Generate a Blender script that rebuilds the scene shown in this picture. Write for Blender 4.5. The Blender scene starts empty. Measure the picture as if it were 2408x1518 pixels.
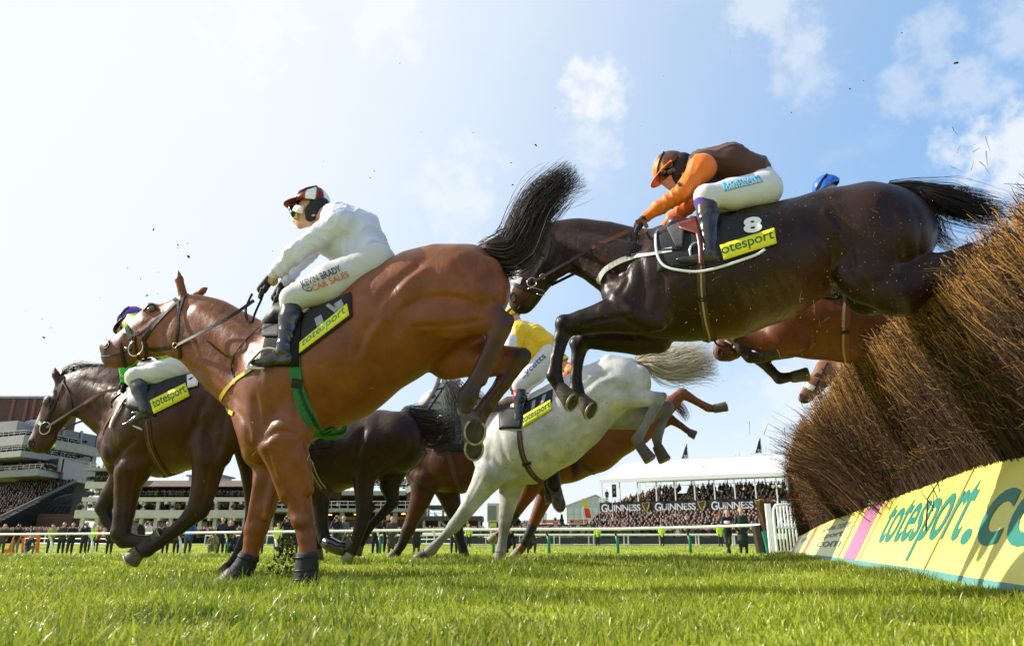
import bpy, bmesh, math, random
import numpy as np
from mathutils import Vector, Matrix
from mathutils.bvhtree import BVHTree
R = math.radians
SC = bpy.context.scene
COL = SC.collection
random.seed(7)
RNG = np.random.default_rng(11)

# ---------------------------------------------------------------- camera
# measured on the photograph at 2407 x 1518: focal length, tilt and eye height
FL, CX, CY = 1712.0, 1203.5, 759.0
TH = math.atan((1281 - 759) / FL)
EYE = 0.24
cam = bpy.data.cameras.new('camera')
cam_o = bpy.data.objects.new('camera', cam); COL.objects.link(cam_o)
cam_o.location = (0, 0, EYE)
cam_o.rotation_euler = (math.pi / 2 + TH, 0, 0)
cam.sensor_fit = 'HORIZONTAL'; cam.sensor_width = 36.0
cam.lens = FL / 2407 * 36
cam.clip_start = 0.05; cam.clip_end = 6000
cam.dof.use_dof = True
cam.dof.focus_distance = 4.9
cam.dof.aperture_fstop = 5.6
SC.camera = cam_o

# ---------------------------------------------------------------- light
SUN_EL, SUN_AZ = R(32), R(-78)          # azimuth from +Y, clockwise: the sun stands left of the picture
sdir = Vector((math.cos(SUN_EL) * math.sin(SUN_AZ), math.cos(SUN_EL) * math.cos(SUN_AZ), math.sin(SUN_EL)))
sun = bpy.data.lights.new('sun', 'SUN')
sun.energy = 5.0; sun.angle = R(0.6); sun.color = (1.0, 0.93, 0.82)
sun_o = bpy.data.objects.new('sun', sun); COL.objects.link(sun_o)
sun_o.rotation_euler = (-sdir).to_track_quat('-Z', 'Y').to_euler()

world = bpy.data.worlds.new('World'); SC.world = world
world.use_nodes = True
wt = world.node_tree; wt.nodes.clear()
def wn(t, **k):
    n = wt.nodes.new(t)
    for a, b in k.items(): setattr(n, a, b)
    return n
def wl(a, b): wt.links.new(a, b)
sky = wn('ShaderNodeTexSky', sky_type='NISHITA', sun_disc=False)
sky.sun_elevation = SUN_EL; sky.sun_rotation = SUN_AZ
sky.air_density = 1.0; sky.dust_density = 0.6; sky.ozone_density = 1.6; sky.altitude = 50
tc = wn('ShaderNodeTexCoord')
def wmath(op, a, b=None, clamp=False):
    n = wn('ShaderNodeMath', operation=op, use_clamp=clamp)
    for i, v in enumerate((a, b)):
        if v is None: continue
        if isinstance(v, (int, float)): n.inputs[i].default_value = v
        else: wl(v, n.inputs[i])
    return n.outputs[0]
def wdot(v):
    n = wn('ShaderNodeVectorMath', operation='DOT_PRODUCT'); wl(tc.outputs['Generated'], n.inputs[0]); n.inputs[1].default_value = v
    return n.outputs['Value']
def wnoise(scale, detail, rough, sc3=(1, 1, 1), off=(0, 0, 0)):
    m = wn('ShaderNodeMapping'); m.inputs['Scale'].default_value = sc3; m.inputs['Location'].default_value = off
    wl(tc.outputs['Generated'], m.inputs['Vector'])
    n = wn('ShaderNodeTexNoise'); n.inputs['Scale'].default_value = scale; n.inputs['Detail'].default_value = detail; n.inputs['Roughness'].default_value = rough
    wl(m.outputs[0], n.inputs['Vector']); return n.outputs['Fac']
def wramp(v, a, b):
    n = wn('ShaderNodeMapRange', interpolation_type='SMOOTHSTEP'); wl(v, n.inputs[0]); n.inputs[1].default_value = a; n.inputs[2].default_value = b
    return n.outputs[0]
def wdir(px, py):
    u, v = (px - CX) / FL, (CY - py) / FL
    d = Vector((u, math.cos(TH) - v * math.sin(TH), math.sin(TH) + v * math.cos(TH))); return tuple(d.normalized())
# thin veil of high cloud, dense round the sun and towards the horizon
veil = wramp(wmath('ADD', wdot(tuple(sdir)), wmath('MULTIPLY', wnoise(2.2, 4, 0.6), 0.16)), 0.0, 0.93)
low = wramp(wdot((0, 0, 1)), 0.42, -0.02)
ahead = wramp(wdot((0, 1, 0)), -0.15, 0.55)      # haze kept to the view ahead; unseen sky behind left darker to weaken fill
veil2 = wmath('MAXIMUM', veil, wmath('MULTIPLY', wmath('MULTIPLY', low, 0.85), ahead))
# broken fair-weather cumulus
puff = wramp(wnoise(7.5, 7, 0.62, (1, 1, 1.7), (3.1, 0.4, 1.2)), 0.565, 0.70)
# a few of them stand in known parts of the sky
def patch(px, py, r):
    n = wmath('ADD', wdot(wdir(px, py)), wmath('MULTIPLY', wmath('SUBTRACT', wnoise(30, 8, 0.62), 0.5), r * 3.4))
    return wramp(n, 1 - r * 1.0, 1 + r * 0.25)
cl = wmath('MULTIPLY', puff, 0.08)
for px, py, r, k in ((1400, 218, 0.0016, 0.85), (1400, 345, 0.0012, 0.45), (575, 45, 0.0032, 0.75), (905, 45, 0.0019, 0.7), (2350, 370, 0.0026, 0.8),
                     (2290, 200, 0.0013, 0.4), (1880, 95, 0.0012, 0.45), (1900, 180, 0.0012, 0.35), (1800, 20, 0.0016, 0.5), (1090, 450, 0.0035, 0.5), (2190, 100, 0.001, 0.35), (2390, 70, 0.0012, 0.4), (1980, 950, 0.01, 0.5), (2130, 215, 0.0011, 0.35)):
    cl = wmath('MAXIMUM', cl, wmath('MULTIPLY', patch(px, py, r), k))
mx0 = wn('ShaderNodeMix', data_type='RGBA'); wl(wmath('MULTIPLY', ahead, 0.55), mx0.inputs['Factor']); wl(sky.outputs[0], mx0.inputs['A']); mx0.inputs['B'].default_value = (1.7, 2.95, 4.75, 1)    # thin bright moisture haze
mx1 = wn('ShaderNodeMix', data_type='RGBA'); wl(veil2, mx1.inputs['Factor']); wl(mx0.outputs['Result'], mx1.inputs['A']); mx1.inputs['B'].default_value = (4.25, 4.45, 4.6, 1)
mx2 = wn('ShaderNodeMix', data_type='RGBA'); wl(cl, mx2.inputs['Factor']); wl(mx1.outputs['Result'], mx2.inputs['A']); mx2.inputs['B'].default_value = (4.4, 4.5, 4.6, 1)
bg = wn('ShaderNodeBackground'); bg.inputs['Strength'].default_value = 0.145
wl(mx2.outputs['Result'], bg.inputs['Color'])
wo = wn('ShaderNodeOutputWorld'); wl(bg.outputs[0], wo.inputs[0])

SC.view_settings.view_transform = 'Standard'
SC.view_settings.look = 'None'
SC.view_settings.gamma = 1
SC.view_settings.use_curve_mapping = False
SC.view_settings.exposure = 0.62
SC.cycles.use_denoising = True
SC.cycles.max_bounces = 6
SC.cycles.transparent_max_bounces = 4
SC.cycles.caustics_reflective = False; SC.cycles.caustics_refractive = False
# ================================================================ helpers
COS, SIN = math.cos(TH), math.sin(TH)
EYEP = np.array((0.0, 0.0, EYE))
def ray(px, py):
    u, v = (px - CX) / FL, (CY - py) / FL
    return np.array((u, COS - v * SIN, SIN + v * COS))
def at(px, py, Y):
    d = ray(px, py); return EYEP + d * (Y / d[1])
_gY = [-50, 0, 4.5, 6, 8, 11, 14, 20, 32, 45, 60, 75, 95, 150, 400, 3000]
_gZ = [0, 0, 0, 0.03, 0.08, 0.09, 0.06, -0.03, -0.15, -0.02, 0.12, 0.22, 0.35, 0.6, 1.0, 3.0]
def ground_z(X, Y):
    X = np.asarray(X, float); Y = np.asarray(Y, float)
    t = np.clip((Y - 10) / 22, 0, 1); t = t * t * (3 - 2 * t)
    t2 = np.clip((Y - 46) / 30, 0, 1)
    return np.interp(Y, _gY, _gZ) + 0.012 * np.clip(X, -24, 0) * t * (1 - t2)
def xat(px, Y):                      # X of a point near the ground seen at column px
    return at(px, 1290, Y)[0]

def tag(o, label=None, cat=None, group=None, kind=None):
    if label: o['label'] = label
    if cat: o['category'] = cat
    if group: o['group'] = group
    if kind: o['kind'] = kind
    return o
def mobj(name, verts, faces, mat, parent=None, smooth=False, cols=None, loc=None, rotz=None):
    me = bpy.data.meshes.new(name)
    me.from_pydata([tuple(v) for v in np.asarray(verts, float)], [], [tuple(int(i) for i in f) for f in faces])
    if smooth: me.polygons.foreach_set('use_smooth', np.ones(len(me.polygons), bool))
    if cols is not None:
        ca = me.color_attributes.new('Col', 'FLOAT_COLOR', 'POINT')
        c = np.ones((len(verts), 4), np.float32); c[:, :3] = cols
        ca.data.foreach_set('color', c.ravel())
    if mat is not None:
        for m in (mat if isinstance(mat, (list, tuple)) else [mat]): me.materials.append(m)
    me.update()
    o = bpy.data.objects.new(name, me); COL.objects.link(o)
    if parent is not None: o.parent = parent
    if loc is not None: o.location = loc
    if rotz is not None: o.rotation_euler = (0, 0, rotz)
    return o
def empty(name, loc=(0, 0, 0), rotz=0):
    o = bpy.data.objects.new(name, None); COL.objects.link(o); o.location = loc; o.rotation_euler = (0, 0, rotz)
    o.empty_display_size = 0.2
    return o

class MB:                            # collects simple solids into one mesh
    def __init__(s): s.v = []; s.f = []; s.c = []
    def add(s, v, f, c=None):
        n = len(s.v); s.v += [tuple(map(float, p)) for p in v]; s.f += [tuple(i + n for i in q) for q in f]
        s.c += [c if c is not None else (1, 1, 1)] * len(v)
        return s
    def box(s, lo, hi, c=None):
        x0, y0, z0 = lo; x1, y1, z1 = hi
        return s.add([(x0, y0, z0), (x1, y0, z0), (x1, y1, z0), (x0, y1, z0), (x0, y0, z1), (x1, y0, z1), (x1, y1, z1), (x0, y1, z1)],
                     [(0, 3, 2, 1), (4, 5, 6, 7), (0, 1, 5, 4), (1, 2, 6, 5), (2, 3, 7, 6), (3, 0, 4, 7)], c)
    def beam(s, a, b, w, h=None, c=None, up=(0, 0, 1)):     # rectangular bar from a to b
        a, b = np.array(a, float), np.array(b, float); h = w if h is None else h
        d = b - a; d /= max(np.linalg.norm(d), 1e-9)
        u = np.array(up, float)
        if abs(d @ u) > 0.98: u = np.array((0, 1.0, 0))
        sd = np.cross(d, u); sd /= np.linalg.norm(sd); u = np.cross(sd, d)
        q = [a - sd * w / 2 - u * h / 2, a + sd * w / 2 - u * h / 2, a + sd * w / 2 + u * h / 2, a - sd * w / 2 + u * h / 2]
        q += [p + (b - a) for p in q]
        return s.add(q, [(0, 1, 2, 3), (7, 6, 5, 4), (0, 4, 5, 1), (1, 5, 6, 2), (2, 6, 7, 3), (3, 7, 4, 0)], c)
    def tube(s, pts, rad, n=8, c=None, cap=True):
        pts = [np.array(p, float) for p in pts]; m = len(pts)
        rad = [rad] * m if np.isscalar(rad) else list(rad)
        vs, fs = [], []; ref = None
        for i, p in enumerate(pts):
            d = pts[min(i + 1, m - 1)] - pts[max(i - 1, 0)]; d = d / max(np.linalg.norm(d), 1e-9)
            if ref is None: ref = np.array((0, 0, 1.0)) if abs(d[2]) < 0.9 else np.array((0, 1.0, 0))
            sd = np.cross(d, ref); sd /= max(np.linalg.norm(sd), 1e-9); u = np.cross(sd, d); ref = u
            for k in range(n):
                a = 2 * math.pi * k / n; vs.append(p + (sd * math.cos(a) + u * math.sin(a)) * rad[i])
        for i in range(m - 1):
            for k in range(n):
                k2 = (k + 1) % n; fs.append((i * n + k, i * n + k2, (i + 1) * n + k2, (i + 1) * n + k))
        if cap: fs += [tuple(range(n))[::-1], tuple(range((m - 1) * n, m * n))]
        return s.add(vs, fs, c)
    def ring(s, cen, ax1, ax2, r, t, n=20, m=6, c=None):     # torus in the plane of ax1, ax2
        cen, ax1, ax2 = (np.array(q, float) for q in (cen, ax1, ax2)); ax1 /= np.linalg.norm(ax1); ax2 = ax2 - ax1 * (ax1 @ ax2); ax2 /= np.linalg.norm(ax2); nz = np.cross(ax1, ax2)
        vs, fs = [], []
        for i in range(n):
            a = 2 * math.pi * i / n; d = ax1 * math.cos(a) + ax2 * math.sin(a)
            for k in range(m):
                b = 2 * math.pi * k / m; vs.append(cen + d * (r + t * math.cos(b)) + nz * t * math.sin(b))
        for i in range(n):
            for k in range(m):
                fs.append((i * m + k, ((i + 1) % n) * m + k, ((i + 1) % n) * m + (k + 1) % m, i * m + (k + 1) % m))
        return s.add(vs, fs, c)
    def build(s, name, mat, parent=None, smooth=False, cols=False, loc=None, rotz=None):
        return mobj(name, s.v, s.f, mat, parent, smooth, s.c if cols else None, loc, rotz)

# ---------------------------------------------------------------- materials
MATS = {}
def mat(name, col=(0.8, 0.8, 0.8), rough=0.6, spec=0.4, metal=0.0, noise=0.0, nscale=8.0, bump=0.0, bscale=60.0, attr=False, sheen=0.0,
        transl=0.0, coat=0.0, stretch=(1, 1, 1), alpha=1.0, col2=None):
    if name in MATS: return MATS[name]
    m = bpy.data.materials.new(name); m.use_nodes = True; MATS[name] = m
    nt = m.node_tree; nd = nt.nodes; lk = nt.links
    b = nd['Principled BSDF']; b.inputs['Roughness'].default_value = rough; b.inputs['Specular IOR Level'].default_value = spec; b.inputs['Metallic'].default_value = metal
    b.inputs['Coat Weight'].default_value = coat
    if sheen: b.inputs['Sheen Weight'].default_value = sheen
    tcn = nd.new('ShaderNodeTexCoord'); mp = nd.new('ShaderNodeMapping'); mp.inputs['Scale'].default_value = stretch; lk.new(tcn.outputs['Object'], mp.inputs['Vector'])
    if attr:
        a = nd.new('ShaderNodeVertexColor'); a.layer_name = 'Col'; csrc = a.outputs['Color']
    else:
        rgb = nd.new('ShaderNodeRGB'); rgb.outputs[0].default_value = (*col, 1); csrc = rgb.outputs[0]
    if noise or col2:
        nz = nd.new('ShaderNodeTexNoise'); nz.inputs['Scale'].default_value = nscale; nz.inputs['Detail'].default_value = 5; nz.inputs['Roughness'].default_value = 0.6
        lk.new(mp.outputs[0], nz.inputs['Vector'])
        if col2:
            mr = nd.new('ShaderNodeMapRange'); mr.inputs[1].default_value = 0.38; mr.inputs[2].default_value = 0.62; lk.new(nz.outputs['Fac'], mr.inputs[0])
            mx = nd.new('ShaderNodeMix'); mx.data_type = 'RGBA'; lk.new(mr.outputs[0], mx.inputs['Factor']); lk.new(csrc, mx.inputs['A']); mx.inputs['B'].default_value = (*col2, 1); csrc = mx.outputs['Result']
        if noise:
            mr = nd.new('ShaderNodeMapRange'); mr.inputs[1].default_value = 0.3; mr.inputs[2].default_value = 0.7; mr.inputs[3].default_value = 1 - noise; mr.inputs[4].default_value = 1 + noise; lk.new(nz.outputs['Fac'], mr.inputs[0])
            mx = nd.new('ShaderNodeMix'); mx.data_type = 'RGBA'; mx.blend_type = 'MULTIPLY'; mx.inputs['Factor'].default_value = 1
            lk.new(csrc, mx.inputs['A']); lk.new(mr.outputs[0], mx.inputs['B']); csrc = mx.outputs['Result']
    lk.new(csrc, b.inputs['Base Color'])
    if bump:
        n2 = nd.new('ShaderNodeTexNoise'); n2.inputs['Scale'].default_value = bscale; n2.inputs['Detail'].default_value = 4; lk.new(mp.outputs[0], n2.inputs['Vector'])
        bp = nd.new('ShaderNodeBump'); bp.inputs['Strength'].default_value = bump; bp.inputs['Distance'].default_value = 0.01
        lk.new(n2.outputs['Fac'], bp.inputs['Height']); lk.new(bp.outputs[0], b.inputs['Normal'])
    if transl:
        tr = nd.new('ShaderNodeBsdfTranslucent'); lk.new(csrc, tr.inputs['Color'])
        ms = nd.new('ShaderNodeMixShader'); ms.inputs[0].default_value = transl
        lk.new(b.outputs[0], ms.inputs[1]); lk.new(tr.outputs[0], ms.inputs[2]); lk.new(ms.outputs[0], nd['Material Output'].inputs[0])
    return m
def emis(name, col, st):
    if name in MATS: return MATS[name]
    m = mat(name, col); b = m.node_tree.nodes['Principled BSDF']; b.inputs['Emission Color'].default_value = (*col, 1); b.inputs['Emission Strength'].default_value = st
    return m

# ---------------------------------------------------------------- text as geometry (unit box: x 0..1, y 0..1)
def text_geo(s, shear=0.0, bold=0.0, spacing=1.0):
    cu = bpy.data.curves.new('lettering', 'FONT'); cu.body = s; cu.resolution_u = 5; cu.shear = shear; cu.offset = bold; cu.space_character = spacing; cu.fill_mode = 'FRONT'
    o = bpy.data.objects.new('lettering', cu); COL.objects.link(o)
    dg = bpy.context.evaluated_depsgraph_get(); me = o.evaluated_get(dg).to_mesh()
    v = np.array([tuple(p.co) for p in me.vertices]); f = [tuple(p.vertices) for p in me.polygons]
    o.evaluated_get(dg).to_mesh_clear()
    bpy.data.objects.remove(o); bpy.data.curves.remove(cu)
    lo, hi = v.min(0), v.max(0)
    asp = (hi[0] - lo[0]) / max(hi[1] - lo[1], 1e-6)
    uv = (v[:, :2] - lo[:2]) / (hi[:2] - lo[:2])
    return uv, f, asp

# ---------------------------------------------------------------- smooth solids from blended tapered limbs
def surface_nets(D, org, h):
    nx, ny, nz = D.shape
    S = D < 0
    cnt = np.zeros((nx - 1, ny - 1, nz - 1), np.int8)
    cr = [(i, j, k) for i in (0, 1) for j in (0, 1) for k in (0, 1)]
    for i, j, k in cr: cnt += S[i:nx - 1 + i, j:ny - 1 + j, k:nz - 1 + k]
    cells = np.argwhere((cnt > 0) & (cnt < 8))
    idx = -np.ones(cnt.shape, np.int64); idx[tuple(cells.T)] = np.arange(len(cells))
    vals = np.stack([D[cells[:, 0] + i, cells[:, 1] + j, cells[:, 2] + k] for i, j, k in cr], 1)
    P = np.zeros((len(cells), 3)); N = np.zeros(len(cells))
    for a in range(8):
        for b in range(a + 1, 8):
            ca, cb = np.array(cr[a]), np.array(cr[b])
            if np.abs(ca - cb).sum() != 1: continue
            x = (vals[:, a] < 0) != (vals[:, b] < 0)
            t = vals[:, a] / np.where(x, vals[:, a] - vals[:, b], 1)
            P += np.where(x[:, None], ca + t[:, None] * (cb - ca), 0); N += x
    V = (cells + P / N[:, None]) * h + org
    F = []
    for ax in range(3):
        sl0 = [slice(1, -1)] * 3; sl1 = [slice(1, -1)] * 3
        sl0[ax] = slice(0, -1); sl1[ax] = slice(1, None)
        A, B = S[tuple(sl0)], S[tuple(sl1)]
        e = np.argwhere(A != B)
        if not len(e): continue
        fl = A[tuple(e.T)]
        off = np.ones(3, int); off[ax] = 0
        e = e + off
        u, v = [(1, 2), (2, 0), (0, 1)][ax]
        du = np.zeros(3, int); du[u] = 1; dv = np.zeros(3, int); dv[v] = 1
        q = np.stack([idx[tuple((e - du - dv).T)], idx[tuple((e - dv).T)], idx[tuple(e.T)], idx[tuple((e - du).T)]], 1)
        q[~fl] = q[~fl][:, ::-1]
        F.append(q)
    F = np.concatenate(F)
    return V, F
def relax(V, F, n=3, lam=0.5, mu=-0.52):
    e = np.concatenate([F[:, [0, 1]], F[:, [1, 2]], F[:, [2, 3]], F[:, [3, 0]]]); e = np.concatenate([e, e[:, ::-1]])
    deg = np.bincount(e[:, 0], minlength=len(V)).astype(float)
    for it in range(n):
        for w in (lam, mu):
            acc = np.stack([np.bincount(e[:, 0], V[e[:, 1], c], len(V)) for c in range(3)], 1)
            V = V + w * (acc / deg[:, None] - V)
    return V

class Frame:
    """upright plane a body moves in: px column seen at distance Y, turned by angle a; local x runs right, y away, z up"""
    def __init__(s, px, Y, a):
        s.a = a; p = at(px, 1281, Y); s.ref = np.array((p[0], Y, float(ground_z(p[0], Y))))
        s.ex = np.array((math.cos(a), -math.sin(a), 0)); s.ey = np.array((math.sin(a), math.cos(a), 0)); s.ez = np.array((0, 0, 1.0))
        s.M = np.stack([s.ex, s.ey, s.ez])
        s.eye = s.M @ (EYEP - s.ref)
    def loc(s, w): return s.M @ (np.asarray(w) - s.ref)
    def dirl(s, px, py): return s.M @ ray(px, py)
    def pt(s, px, py, lat=0.0):      # local point on the plane lying lat metres nearer than the body's own
        d = s.dirl(px, py); t = (-lat - s.eye[1]) / d[1]; return s.eye + d * t
    def mpp(s, px, py, lat=0.0):     # metres per pixel there
        p = s.pt(px, py, lat); w = s.ref + s.M.T @ p
        return ((w - EYEP) @ np.array((0, COS, SIN))) / FL

class Body:
    def __init__(s, fr, k=0.03): s.fr = fr; s.k = k; s.p = []; s.paint = []
    def cap(s, A, B, q=1.0, k=None, col=None, sub=False):
        """tapered limb between A and B = (px, py, lat, r px); q = thickness across / height"""
        f = s.fr
        a = f.pt(A[0], A[1], A[2]); b = f.pt(B[0], B[1], B[2])
        ra = A[3] * f.mpp(A[0], A[1], A[2]); rb = B[3] * f.mpp(B[0], B[1], B[2])
        s.p.append((a, b, ra, rb, q, s.k if k is None else k, col, sub)); return s
    def ball(s, A, q=1.0, k=None, col=None, sub=False): return s.cap(A, A, q, k, col, sub)
    def chain(s, pts, q=1.0, k=None, cols=None):
        for i in range(len(pts) - 1):
            s.cap(pts[i], pts[i + 1], q, k, cols[i] if cols else None)
        return s
    def torso(s, rings, k=None):     # rings: (top px, top py, bottom px, bottom py, q)
        P = [((a + c) / 2, (b + d) / 2, 0, math.hypot(a - c, b - d) / 2, q) for a, b, c, d, q in rings]
        for i in range(len(P) - 1): s.cap(P[i][:4], P[i + 1][:4], (P[i][4] + P[i + 1][4]) / 2, k)
        return s
    def dist(s, X, pr):
        a, b, ra, rb, q, k, col, sub = pr
        sc = np.array((1, 1 / q, 1)); a2, b2 = a * sc, b * sc; P = X * sc
        ab = b2 - a2; L = ab @ ab
        t = np.clip(((P - a2) @ ab) / L, 0, 1) if L > 1e-12 else np.zeros(P.shape[:-1])
        d = np.linalg.norm(P - a2 - t[..., None] * ab, axis=-1) - (ra + (rb - ra) * t)
        return d * min(1, max(q, 0.35)) if q < 1 else d
    def solve(s, h, relaxn=3, base=(0.5, 0.5, 0.5), paint=()):
        lo = np.min([np.minimum(p[0], p[1]) - np.array((1, max(1, p[4]), 1)) * max(p[2], p[3]) for p in s.p if not p[7]], 0) - 3 * h - 0.02
        hi = np.max([np.maximum(p[0], p[1]) + np.array((1, max(1, p[4]), 1)) * max(p[2], p[3]) for p in s.p if not p[7]], 0) + 3 * h + 0.02
        n = np.ceil((hi - lo) / h).astype(int) + 1
        ax = [lo[i] + h * np.arange(n[i]) for i in range(3)]
        D = np.full(n, 0.5, np.float32)
        for pr in s.p:
            a, b, ra, rb, q, k, col, sub = pr
            m = np.array((1, max(1, q), 1)) * max(ra, rb) + k + 2 * h
            i0 = np.clip(((np.minimum(a, b) - m - lo) / h).astype(int), 0, n - 1); i1 = np.clip(((np.maximum(a, b) + m - lo) / h).astype(int) + 2, 0, n)
            X = np.stack(np.meshgrid(ax[0][i0[0]:i1[0]], ax[1][i0[1]:i1[1]], ax[2][i0[2]:i1[2]], indexing='ij'), -1)
            d = s.dist(X, pr); sl = tuple(slice(i0[i], i1[i]) for i in range(3)); o = D[sl]
            if sub:
                hh = np.maximum(k - np.abs(-d - o), 0) / max(k, 1e-6); D[sl] = np.maximum(o, -d) + hh * hh * k / 4
            else:
                hh = np.maximum(k - np.abs(d - o), 0) / max(k, 1e-6); D[sl] = np.minimum(o, d) - hh * hh * k / 4
        V, F = surface_nets(D, lo, h)
        V = relax(V, F, relaxn)
        W = np.full(len(V), 1e-3); C = np.outer(W, base)
        for pr in s.p:
            if pr[7]: continue
            w = np.exp(-np.clip(s.dist(V, pr), -0.01, 9) / 0.012); C += np.outer(w, pr[6] if pr[6] is not None else base); W += w
        C /= W[:, None]
        for (px, py, lat, r, col, soft, both) in paint:
            c = s.fr.pt(px, py, lat); rr = r * s.fr.mpp(px, py, lat)
            d = np.linalg.norm(V - c, axis=1)
            if both: d = np.minimum(d, np.linalg.norm(V - c * np.array((1, -1, 1)), axis=1))
            w = np.clip((rr - d) / (rr * soft) + 0.5, 0, 1)[:, None]; C = C * (1 - w) + np.array(col) * w
        return V, F, C

class Skin:
    """a solved surface that tack, clothes and lettering can be laid on"""
    def __init__(s, fr, V, F):
        s.fr = fr; s.V = V; s.b = BVHTree.FromPolygons([Vector(v) for v in V], [tuple(int(i) for i in f) for f in F])
        s.e = Vector(fr.eye)
    def hit(s, px, py, off=0.0):
        d = Vector(s.fr.dirl(px, py)).normalized()
        p, n, i, t = s.b.ray_cast(s.e, d)
        if p is None:
            g = Vector(s.fr.pt(px, py, 0.0)); p, n, i, t = s.b.find_nearest(g)
        if n.dot(d) > 0: n = -n
        return np.array(p) + np.array(n) * off, np.array(n)
def resample(pts, n):
    p = np.array(pts, float); L = np.concatenate([[0], np.cumsum(np.linalg.norm(np.diff(p, axis=0), axis=1))]); t = np.linspace(0, L[-1], n)
    return np.stack([np.interp(t, L, p[:, c]) for c in range(p.shape[1])], 1)
def smooth_poly(pts, n):
    p = np.array(pts, float); m = len(p); out = []
    for i in range(m - 1):
        p0, p1, p2, p3 = p[max(i - 1, 0)], p[i], p[i + 1], p[min(i + 2, m - 1)]
        for t in np.linspace(0, 1, 12, endpoint=False):
            out.append(0.5 * (2 * p1 + (p2 - p0) * t + (2 * p0 - 5 * p1 + 4 * p2 - p3) * t * t + (3 * p1 - p0 - 3 * p2 + p3) * t ** 3))
    out.append(p[-1]); return resample(out, n)
def strap(mb, skin, poly, w, off=0.006, th=0.004, n=24, mirror=False, c=None, w2=None):
    """flat band laid on a surface along a line of picture points; w in metres"""
    pl = smooth_poly(poly, n); P = [skin.hit(x, y, off) for x, y in pl]
    pos = np.array([p[0] for p in P]); nor = np.array([p[1] for p in P])
    for it in range(2):
        pos[1:-1] = 0.5 * pos[1:-1] + 0.25 * (pos[:-2] + pos[2:]); nor[1:-1] = 0.5 * nor[1:-1] + 0.25 * (nor[:-2] + nor[2:])
    nor /= np.linalg.norm(nor, axis=1)[:, None]
    tg = np.gradient(pos, axis=0); tg /= np.maximum(np.linalg.norm(tg, axis=1)[:, None], 1e-9)
    sd = np.cross(tg, nor); sd /= np.maximum(np.linalg.norm(sd, axis=1)[:, None], 1e-9)
    ww = np.linspace(w, w if w2 is None else w2, n)[:, None] / 2
    q = np.stack([pos - sd * ww, pos + sd * ww, pos + sd * ww * 0.96 + nor * th, pos - sd * ww * 0.96 + nor * th], 1)
    fs = [(i * 4 + k, i * 4 + (k + 1) % 4, i * 4 + 4 + (k + 1) % 4, i * 4 + 4 + k) for i in range(n - 1) for k in range(4)] + [(3, 2, 1, 0), tuple(range(n * 4 - 4, n * 4))]
    mb.add(q.reshape(-1, 3), fs, c)
    if mirror:                       # the same band round the other side, joined where the two meet
        m4 = n * 4; A = q.reshape(-1, 3); e = 0 if abs(pos[0, 1]) < abs(pos[-1, 1]) else (n - 1) * 4
        join = [(e + k, e + (k + 1) % 4, e + (k + 1) % 4 + m4, e + k + m4) for k in range(4)]
        mb.v = mb.v[:-m4]; mb.c = mb.c[:-m4]; mb.f = mb.f[:-len(fs)]
        mb.add(np.concatenate([A, A * np.array((1, -1, 1))]), fs + [tuple(i + m4 for i in f[::-1]) for f in fs] + join, c)
    return pos
def bil(quad, u, v):                 # quad TL TR BR BL; v up
    tl, tr, br, bl = (np.array(p, float) for p in quad)
    return (bl * (1 - u) + br * u) * (1 - v) + (tl * (1 - u) + tr * u) * v
def patch_on(mb, skin, quad, off, nu=14, nv=6, th=0.004, mirror=False, c=None):
    g = np.zeros((nv, nu, 3)); gn = np.zeros((nv, nu, 3))
    for j in range(nv):
        for i in range(nu):
            x, y = bil(quad, i / (nu - 1), j / (nv - 1)); g[j, i], gn[j, i] = skin.hit(x, y, off)
    for it in range(2):
        g[:, 1:-1] = 0.5 * g[:, 1:-1] + 0.25 * (g[:, :-2] + g[:, 2:]); g[1:-1] = 0.5 * g[1:-1] + 0.25 * (g[:-2] + g[2:])
    A = g.reshape(-1, 3); B = (g - gn * th).reshape(-1, 3); m = nu * nv
    fs = []
    for j in range(nv - 1):
        for i in range(nu - 1):
            a, b, c2, d = j * nu + i, j * nu + i + 1, (j + 1) * nu + i + 1, (j + 1) * nu + i
            fs += [(a, b, c2, d), (d + m, c2 + m, b + m, a + m)]
    rim = [i for i in range(nu)] + [j * nu + nu - 1 for j in range(1, nv)] + [(nv - 1) * nu + i for i in range(nu - 2, -1, -1)] + [j * nu for j in range(nv - 2, 0, -1)]
    for i in range(len(rim)):
        a, b = rim[i], rim[(i + 1) % len(rim)]; fs.append((b, a, a + m, b + m))
    vs = np.concatenate([A, B])
    if mirror:                       # hangs down both sides, joined over the back
        t = (nv - 1) * nu; k = 2 * m
        join = [(t + i, t + i + 1, t + i + 1 + k, t + i + k) for i in range(nu - 1)]
        mb.add(np.concatenate([vs, vs * np.array((1, -1, 1))]), fs + [tuple(i + k for i in f[::-1]) for f in fs] + join, c)
    else: mb.add(vs, fs, c)
    return g
def grid_on(skin, quad, off, nu=16, nv=6):
    return np.array([[skin.hit(*bil(quad, i / (nu - 1), j / (nv - 1)), off)[0] for i in range(nu)] for j in range(nv)])
def quad_surface(g):
    nv, nu = g.shape[:2]
    def at_(u, v):
        x = np.clip(u, 0, 1) * (nu - 1); y = np.clip(v, 0, 1) * (nv - 1); i = np.minimum(x.astype(int), nu - 2); j = np.minimum(y.astype(int), nv - 2); s = (x - i)[:, None]; t = (y - j)[:, None]
        return (g[j, i] * (1 - s) + g[j, i + 1] * s) * (1 - t) + (g[j + 1, i] * (1 - s) + g[j + 1, i + 1] * s) * t
    return at_
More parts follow.
